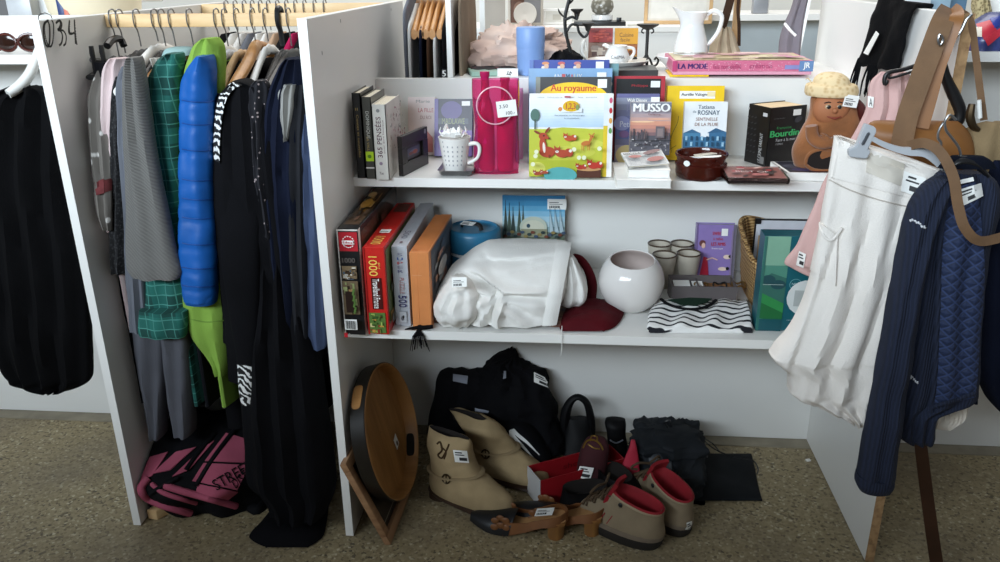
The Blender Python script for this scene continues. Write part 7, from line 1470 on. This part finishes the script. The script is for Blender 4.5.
# white pitcher on a plate
PW = mat('white_glazed_pitcher', 'e9eae9', .12, .03); q = at(690, 58, Y=.72); q.z = ZT
mb = MB(); mb.lathe([(0, .002), (.05, 0), (.06, .004), (.086, .028), (.092, .034), (.09, .036), (.06, .012), (0, .009)], q, PW, 44); one(mb, 'serving_bowl', 'wide white china bowl under the white pitcher', 'bowl')
g = q+VZ*.0115; h = hfit(g, VZ, 12); root = thing('pitcher', 'tall white glazed pitcher with a curved handle standing in the white bowl', 'pitcher', g); mb = MB(); k = h
R = []
for r_, z in spline([(.040, 0), (.044, .04*k), (.046, .2*k), (.041, .45*k), (.033, .66*k), (.029, .78*k), (.033, .9*k), (.039, 1.0*k)], 4):
    f = max(0, (z/k-.7)/.3); R.append([g+V((r_*cos(t)*(1+.45*f*max(0, -cos(t))**4), r_*sin(t), z+f*.014*max(0, -cos(t))**4)) for t in [2*PI*i/40 for i in range(40)]])
inn = [[g+V(((p-g).x*.9, (p-g).y*.9, (p-g).z-.001)) for p in r] for r in (R[-1], R[-8], R[-14])]
mb.loft(R+inn, PW, caps=(1, 1)); mb.build('body', root); m2 = MB(); m2.tube([g+V((.03, 0, .9*k)), g+V((.052, 0, 1.02*k)), g+V((.075, 0, .92*k)), g+V((.07, 0, .65*k)), g+V((.05, 0, .42*k)), g+V((.041, 0, .38*k))], [.005, .006, .006, .0055, .005, .004], PW, 10, sub=5); m2.build('handle', root)
# pink board game boxes
MODE = mat('pink_game_card', 'd2708f', .4, .06, 30)
o = at(672, 76, Y=.54); r = at(812, 76, Y=.54); o.z = ZT; w = r.x-o.x
mb = MB(); mb.slab(o+V((-.004, .006, 0)), UX*w*.28, V((0, .12, 0)), VZ*.004, YEL); one(mb, 'folder', 'thin yellow folder lying under the pink game box on the top shelf', 'folder')
o = o+VZ*.005; h = hfit(o, VZ, 61); root = thing('game_box', 'long pink board game box lettered in purple on the top shelf', 'game box', o+UX*w/2)
mb = MB(); mb.slab(o+V((.002, .002, 0)), UX*(w-.004), V((0, .2, 0)), VZ*h*.3, mat('pale_pink_card', 'e0a0b4', .4, .05), .0006, 1); mb.build('tray', root)
mb = MB(); mb.slab(o+VZ*h*.25, UX*w, V((0, .205, 0)), VZ*h*.75, MODE, .0008, 1); a = Art(mb, o+VZ*h*.25+NY*.0008, UX, VZ, NY); hh = h*.75; r2 = random.Random(6)
for i in range(120): a.k = 1; a.ell(w*.14+r2.uniform(0, w*.7), r2.uniform(.003, hh-.003), .0011, .0011, col('e8b0c4'), n=8)
a.k = 2; a.text('LA MODE', w*.04, hh*.25, w*.21, hh*.5, col('4a2a6a'), 0, .0008).text('fais ton défilé', w*.29, hh*.25, w*.2, hh*.45, col('a83a68')).text('création', w*.55, hh*.3, w*.16, hh*.45, col('b04a74')).rect(w*.9, 0, w*.1, hh, col('6a8cb8')).rect(w*.8, hh*.2, w*.1, hh*.4, col('8a8cc0')).text('JR', w*.93, hh*.15, w*.045, hh*.7, WHT, 0, .0005).rect(0, 0, w*.03, hh, col('c04a78'))
b = Art(mb, o+VZ*(h+.0008), UX, V((0, 1, 0)), VZ); scene_art(b, w*.02, .01, w*.96, .18, 36, ['d8c8a0', 'c87890', 'e0b8b8', 'd89ab0', 'b8a078']); mb.build('lid', root)
# beige bag hanging with dark strap, wooden post
BEI = cloth('beige_canvas', 'b5a68e', .1); root = thing('tote_bag', 'beige canvas bag with a dark webbing strap on the top shelf behind the game box', 'bag', at(722, 56, Y=.80))
mb = puff([(708, 742, 60, .82, .03), (709, 741, 52, .82, .035), (712, 737, 42, .83, .03), (717, 733, 32, .83, .02), (720, 730, 27, .83, .01)], BEI, 36, 6, (3, .008), .010, 22, 4); 
for i, p in enumerate(mb.v): mb.v[i] = V((p.x, p.y, max(p.z, ZT)))
mb.build('body', root); ribbon([(722, 28, .82), (727, 12, .83), (733, -10, .84)], .022, cloth('brown_webbing', '3a2a20', .15)).build('strap', root); ribbon([(739, 46, .82), (739, 25, .83), (738, 8, .84), (740, -10, .84)], .009, MATS['brown_webbing']).build('strap', root)
mb = MB(); a = at(731, 50, Y=.88); b = at(737, 50, Y=.88); mb.slab(V((a.x, .88, ZT)), UX*(b.x-a.x), V((0, .018, 0)), VZ*.25, PALEW, .001); one(mb, 'wooden_post', 'pale wooden post standing behind the beige bag', 'post')
root = thing('ironing_cover', 'folded grey padded board with white piping leaning inside the right panel', 'board', at(790, 55, Y=.80))
mb = puff([(778.5, 800, 57, .80, .02), (780, 801, 40, .81, .022), (784, 803, 25, .815, .022), (791, 806, 8, .82, .022), (796, 810, -8, .82, .02)], cloth('grey_padding', '7d767c', .08), 30, 6, (1.5, .006), .003, 14, 2); mb.build('padding', root); sk = Skin(mb); m2 = MB(); sk.line([(785, 24), (790, 30), (796, 36)], .004, WHT, m2, 4, .003, 8); m2.build('piping', root)
mb = MB(); P = [at(x, y, Y=.80) for x, y in ((797, 55), (800, 55), (813, -8), (810, -8))]; mb.prism(P, V((0, .02, 0)), WHT, bev=.001); mb.build('board', root)
# next row of shelving across the rear aisle
root = thing('rear_shelving', 'white shelving of the next row seen over the top shelf', 'shelving unit', V((.4, 2.5, 0))); YR = 2.4
MB().box((-.35, YR, .002), (1.02, YR+.018, 1.0), WHITE, .001, 1).build('back_panel', root); MB().box((-.35, YR-.01, 1.001), (1.02, YR+.4, 1.025), WHITE, .001, 1).build('shelf', root)
MB().box((1.0, YR+.5, .002), (1.9, YR+.518, 1.02), mat('grey_blue_board', 'b9c2c6', .5, .03), .001, 1).build('back_panel', root); MB().box((1.03, YR+.3, 1.03), (1.95, YR+.7, 1.06), WHITE, .001, 1).build('shelf', root)
MB().box((.16, 1.5, .002), (.18, 2.38, 1.3), WHITE, .001, 1).build('side_panel', root)
ZR = 1.0258
def rear_pic(name, label, x0, x1, Y, m, fm, ztop, art=None, e=.012, cat='picture'):
    a = at(x0, 20, Y=Y); b = at(x1, 20, Y=Y); w = b.x-a.x; o = V((a.x, Y, ZR)); h = ztop-ZR; r_ = thing(name, label, cat, o+UX*w/2); mb = MB()
    for (x, y, p, q) in ((0, 0, w, e), (0, h-e, w, e), (0, e, e, h-2*e), (w-e, e, e, h-2*e)): mb.slab(o+UX*x+VZ*y, UX*p, V((0, .02, 0)), VZ*q, fm, .001, 1)
    mb.build('moulding', r_); mb = MB(); mb.slab(o+UX*e+VZ*e+V((0, .008, 0)), UX*(w-2*e), V((0, .006, 0)), VZ*(h-2*e), m); A = Art(mb, o+UX*e+VZ*e+V((0, .0075, 0)), UX, VZ, NY)
    if art: art(A, w-2*e, h-2*e)
    mb.build('picture', r_)
rear_pic('framed_picture', 'brown and grey framed print behind the blush scarves in the next row', 508, 543, YR+.12, col('6a4a3c'), col('c0b8ac'), 1.2, lambda a, w, h: (a.rect(w*.45, 0, w*.55, h, col('8f8f92')), a.ell(w*.3, h*.4, w*.2, h*.25, col('9a7a6a'))))
rear_pic('framed_picture', 'small white framed print between the candelabra and the brown print', 543, 572, YR+.16, col('e4e2da'), WHT, 1.1, lambda a, w, h: a.rect(w*.3, h*.2, w*.35, h*.5, col('c8c4b8')))
rear_pic('framed_picture', 'large pale picture in a light wooden frame behind the white pitcher', 644, 712, YR+.15, col('d8d2c6'), PALEW, 1.25, lambda a, w, h: a.rect(w*.05, h*.05, w*.9, h*.9, col('dcd8cf')), .016)
mb = MB(); q = V((at(525, 20, Y=YR+.06).x, YR+.08, ZR+.002)); mb.lathe([(0, 0), (.05, .0), (.055, .008), (.052, .012), (0, .006)], q+V((0, 0, 0)), CH, 36, (0, -.94, .34)); 
for i, p in enumerate(mb.v): mb.v[i] = p+VZ*.05
one(mb, 'plate', 'cream plate propped against the brown print in the next row', 'plate')
lx = lambda x, Y: at(x, 18, Y=Y).x
mb = MB(); mb.slab(V((lx(574, YR+.05), YR+.05, ZR)), UX*(lx(626, YR+.05)-lx(574, YR+.05)), V((0, .14, 0)), VZ*.018, BLK, .001); one(mb, 'black_case', 'flat black case under the glass bowl on the next row', 'case')
mb = MB(); mb.slab(V((lx(617, YR+.05), YR+.07, ZR+.019)), UX*.022, V((0, .03, 0)), VZ*.016, BLK, .001); one(mb, 'small_box', 'tiny black box on the right end of the flat black case', 'box')
q = V((lx(602, YR+.12), YR+.13, ZR+.019)); mb = MB(); mb.lathe([(0, 0), (.045, 0), (.052, .006), (.05, .026), (.046, .027), (0, .02)], q, PW, 32); one(mb, 'dish', 'white round dish under the silver glass bowl on the next row', 'dish')
q2 = q+VZ*.028; mb = MB(); mb.lathe([(0, 0), (.03, 0), (.048, .014), (.055, .035), (.05, .06), (.038, .074), (.04, .078), (.034, .072), (.045, .04), (0, .01)], q2, spots('silver_glass', 'b8b6ae', '6e6a5e', 45, .2, .5, .15), 32); one(mb, 'glass_bowl', 'round silvery glass bowl standing on the white dish in the next row', 'bowl')
mb = MB(); mb.slab(V((lx(628, YR+.05), YR+.03, ZR)), UX*.05, V((0, .02, 0)), VZ*.008, col('b8b4a8'), .001); one(mb, 'name_plate', 'narrow pale plaque on the next row ledge beside the wooden frame', 'plaque')
mb = MB(); mb.slab(V((lx(752, YR+.35), YR+.34, 1.061)), UX*.07, V((0, .05, 0)), VZ*.08, col('8a8c90'), .002); one(mb, 'grey_box', 'small grey box on the shelf of the next row above the game box', 'box')
mb = MB(); mb.slab(V((lx(763, YR+.35), YR+.36, 1.061)), UX*.025, V((0, .04, 0)), VZ*.08, col('d8d8d4'), .002); one(mb, 'white_box', 'small white box beside the grey one on the next row shelf', 'box')
# goods above the left bay
zl = ZB+.162
root = thing('lampshade', 'cream fabric lampshade standing behind the panel marked 034', 'lampshade', V((at(95, 6, Y=.72).x, .72, zl-.06))); mb = MB(); c = root.location
mb.lathe([(.066, .018), (.085, .02), (.12, .06), (.13, .13), (.128, .13), (.118, .06), (.084, .022)], V(c), mat('cream_fabric', 'e3d6ba', .8, .04, 8), 40); mb.build('shade', root)
mb = MB(); mb.box((-1.75, .56, zl-.07), (XA-T-.0, .95, zl-.05), WHITE, .001, 1); mb.build('shelf', S)
for k, (x0, x1, Y, c_, lab, hh) in enumerate(((6, 30, .62, 'b0b2b4', 'grey marbled box at the top left corner', .09), (56, 63, .6, '2a3a6a', 'dark blue packet behind the left bay, beside the lampshade', .1), (62, 67, .6, 'c8705a', 'coral packet between the dark blue one and the lampshade', .1), (30, 52, .66, 'cfd0d0', 'pale grey box at the top left, right of the marbled one', .085))):
    a = at(x0, 4, Y=Y); b = at(x1, 4, Y=Y); mb = MB(); mb.slab(V((a.x, Y, zl-.0495)), UX*(b.x-a.x), V((0, .06, 0)), VZ*hh, col(c_), .002); one(mb, 'packet' if k in (1, 2) else 'carton', lab, 'packet' if k in (1, 2) else 'box')
a = at(124, 3, Y=.98); mb = MB(); 
root = thing('photo_frame', 'white framed photograph with pink sea beyond the clothes rails', 'picture', V((a.x, .98, 1.19))); b = at(162, 3, Y=.98); w = b.x-a.x; o = V((a.x, .98, H-.0))
mb.slab(o, UX*w, V((0, .012, 0)), VZ*.12, WHT, .002); Art(mb, o, UX, VZ, NY).rect(.014, .012, w-.028, .09, col('b89aa0')).rect(.014, .012, w-.028, .02, col('6a5a68')); mb.build('print', root)
# ------------------------------------------------------------------ light, camera
w = bpy.data.worlds.new('World'); bpy.context.scene.world = w; w.use_nodes = True
bg = w.node_tree.nodes['Background']; bg.inputs[0].default_value = (.86, .93, 1, 1); bg.inputs[1].default_value = .22
def area(name, loc, to, sx, sy, power, col=(1, 1, 1)):
    l = bpy.data.lights.new(name, 'AREA'); l.shape = 'RECTANGLE'; l.size = sx; l.size_y = sy; l.energy = power; l.color = col
    o = bpy.data.objects.new(name, l); C.objects.link(o); o.location = loc
    o.rotation_euler = (V(to)-V(loc)).to_track_quat('-Z', 'Y').to_euler(); return o
area('skylight', (.3, 2.0, 3.6), (.3, 1.8, 0), 4.0, 2.2, 120, (1, .97, .93))
area('shop_window', (-1.7, -4.4, 2.3), (.3, .5, .75), 3.6, 1.8, 540, (.78, .90, 1))
cam = bpy.data.cameras.new('camera'); co = bpy.data.objects.new('camera', cam); C.objects.link(co)
cam.sensor_width = 36; cam.lens = FPX/1000*36; cam.clip_start = .02
co.matrix_world = Matrix(((CR.x, CU.x, -CF.x, CAM.x), (CR.y, CU.y, -CF.y, CAM.y), (CR.z, CU.z, -CF.z, CAM.z), (0, 0, 0, 1)))
sc = bpy.context.scene; sc.camera = co
sc.view_settings.view_transform = 'Standard'; sc.view_settings.look = 'None'; sc.view_settings.gamma = 1; sc.view_settings.use_curve_mapping = False
sc.view_settings.exposure = .06
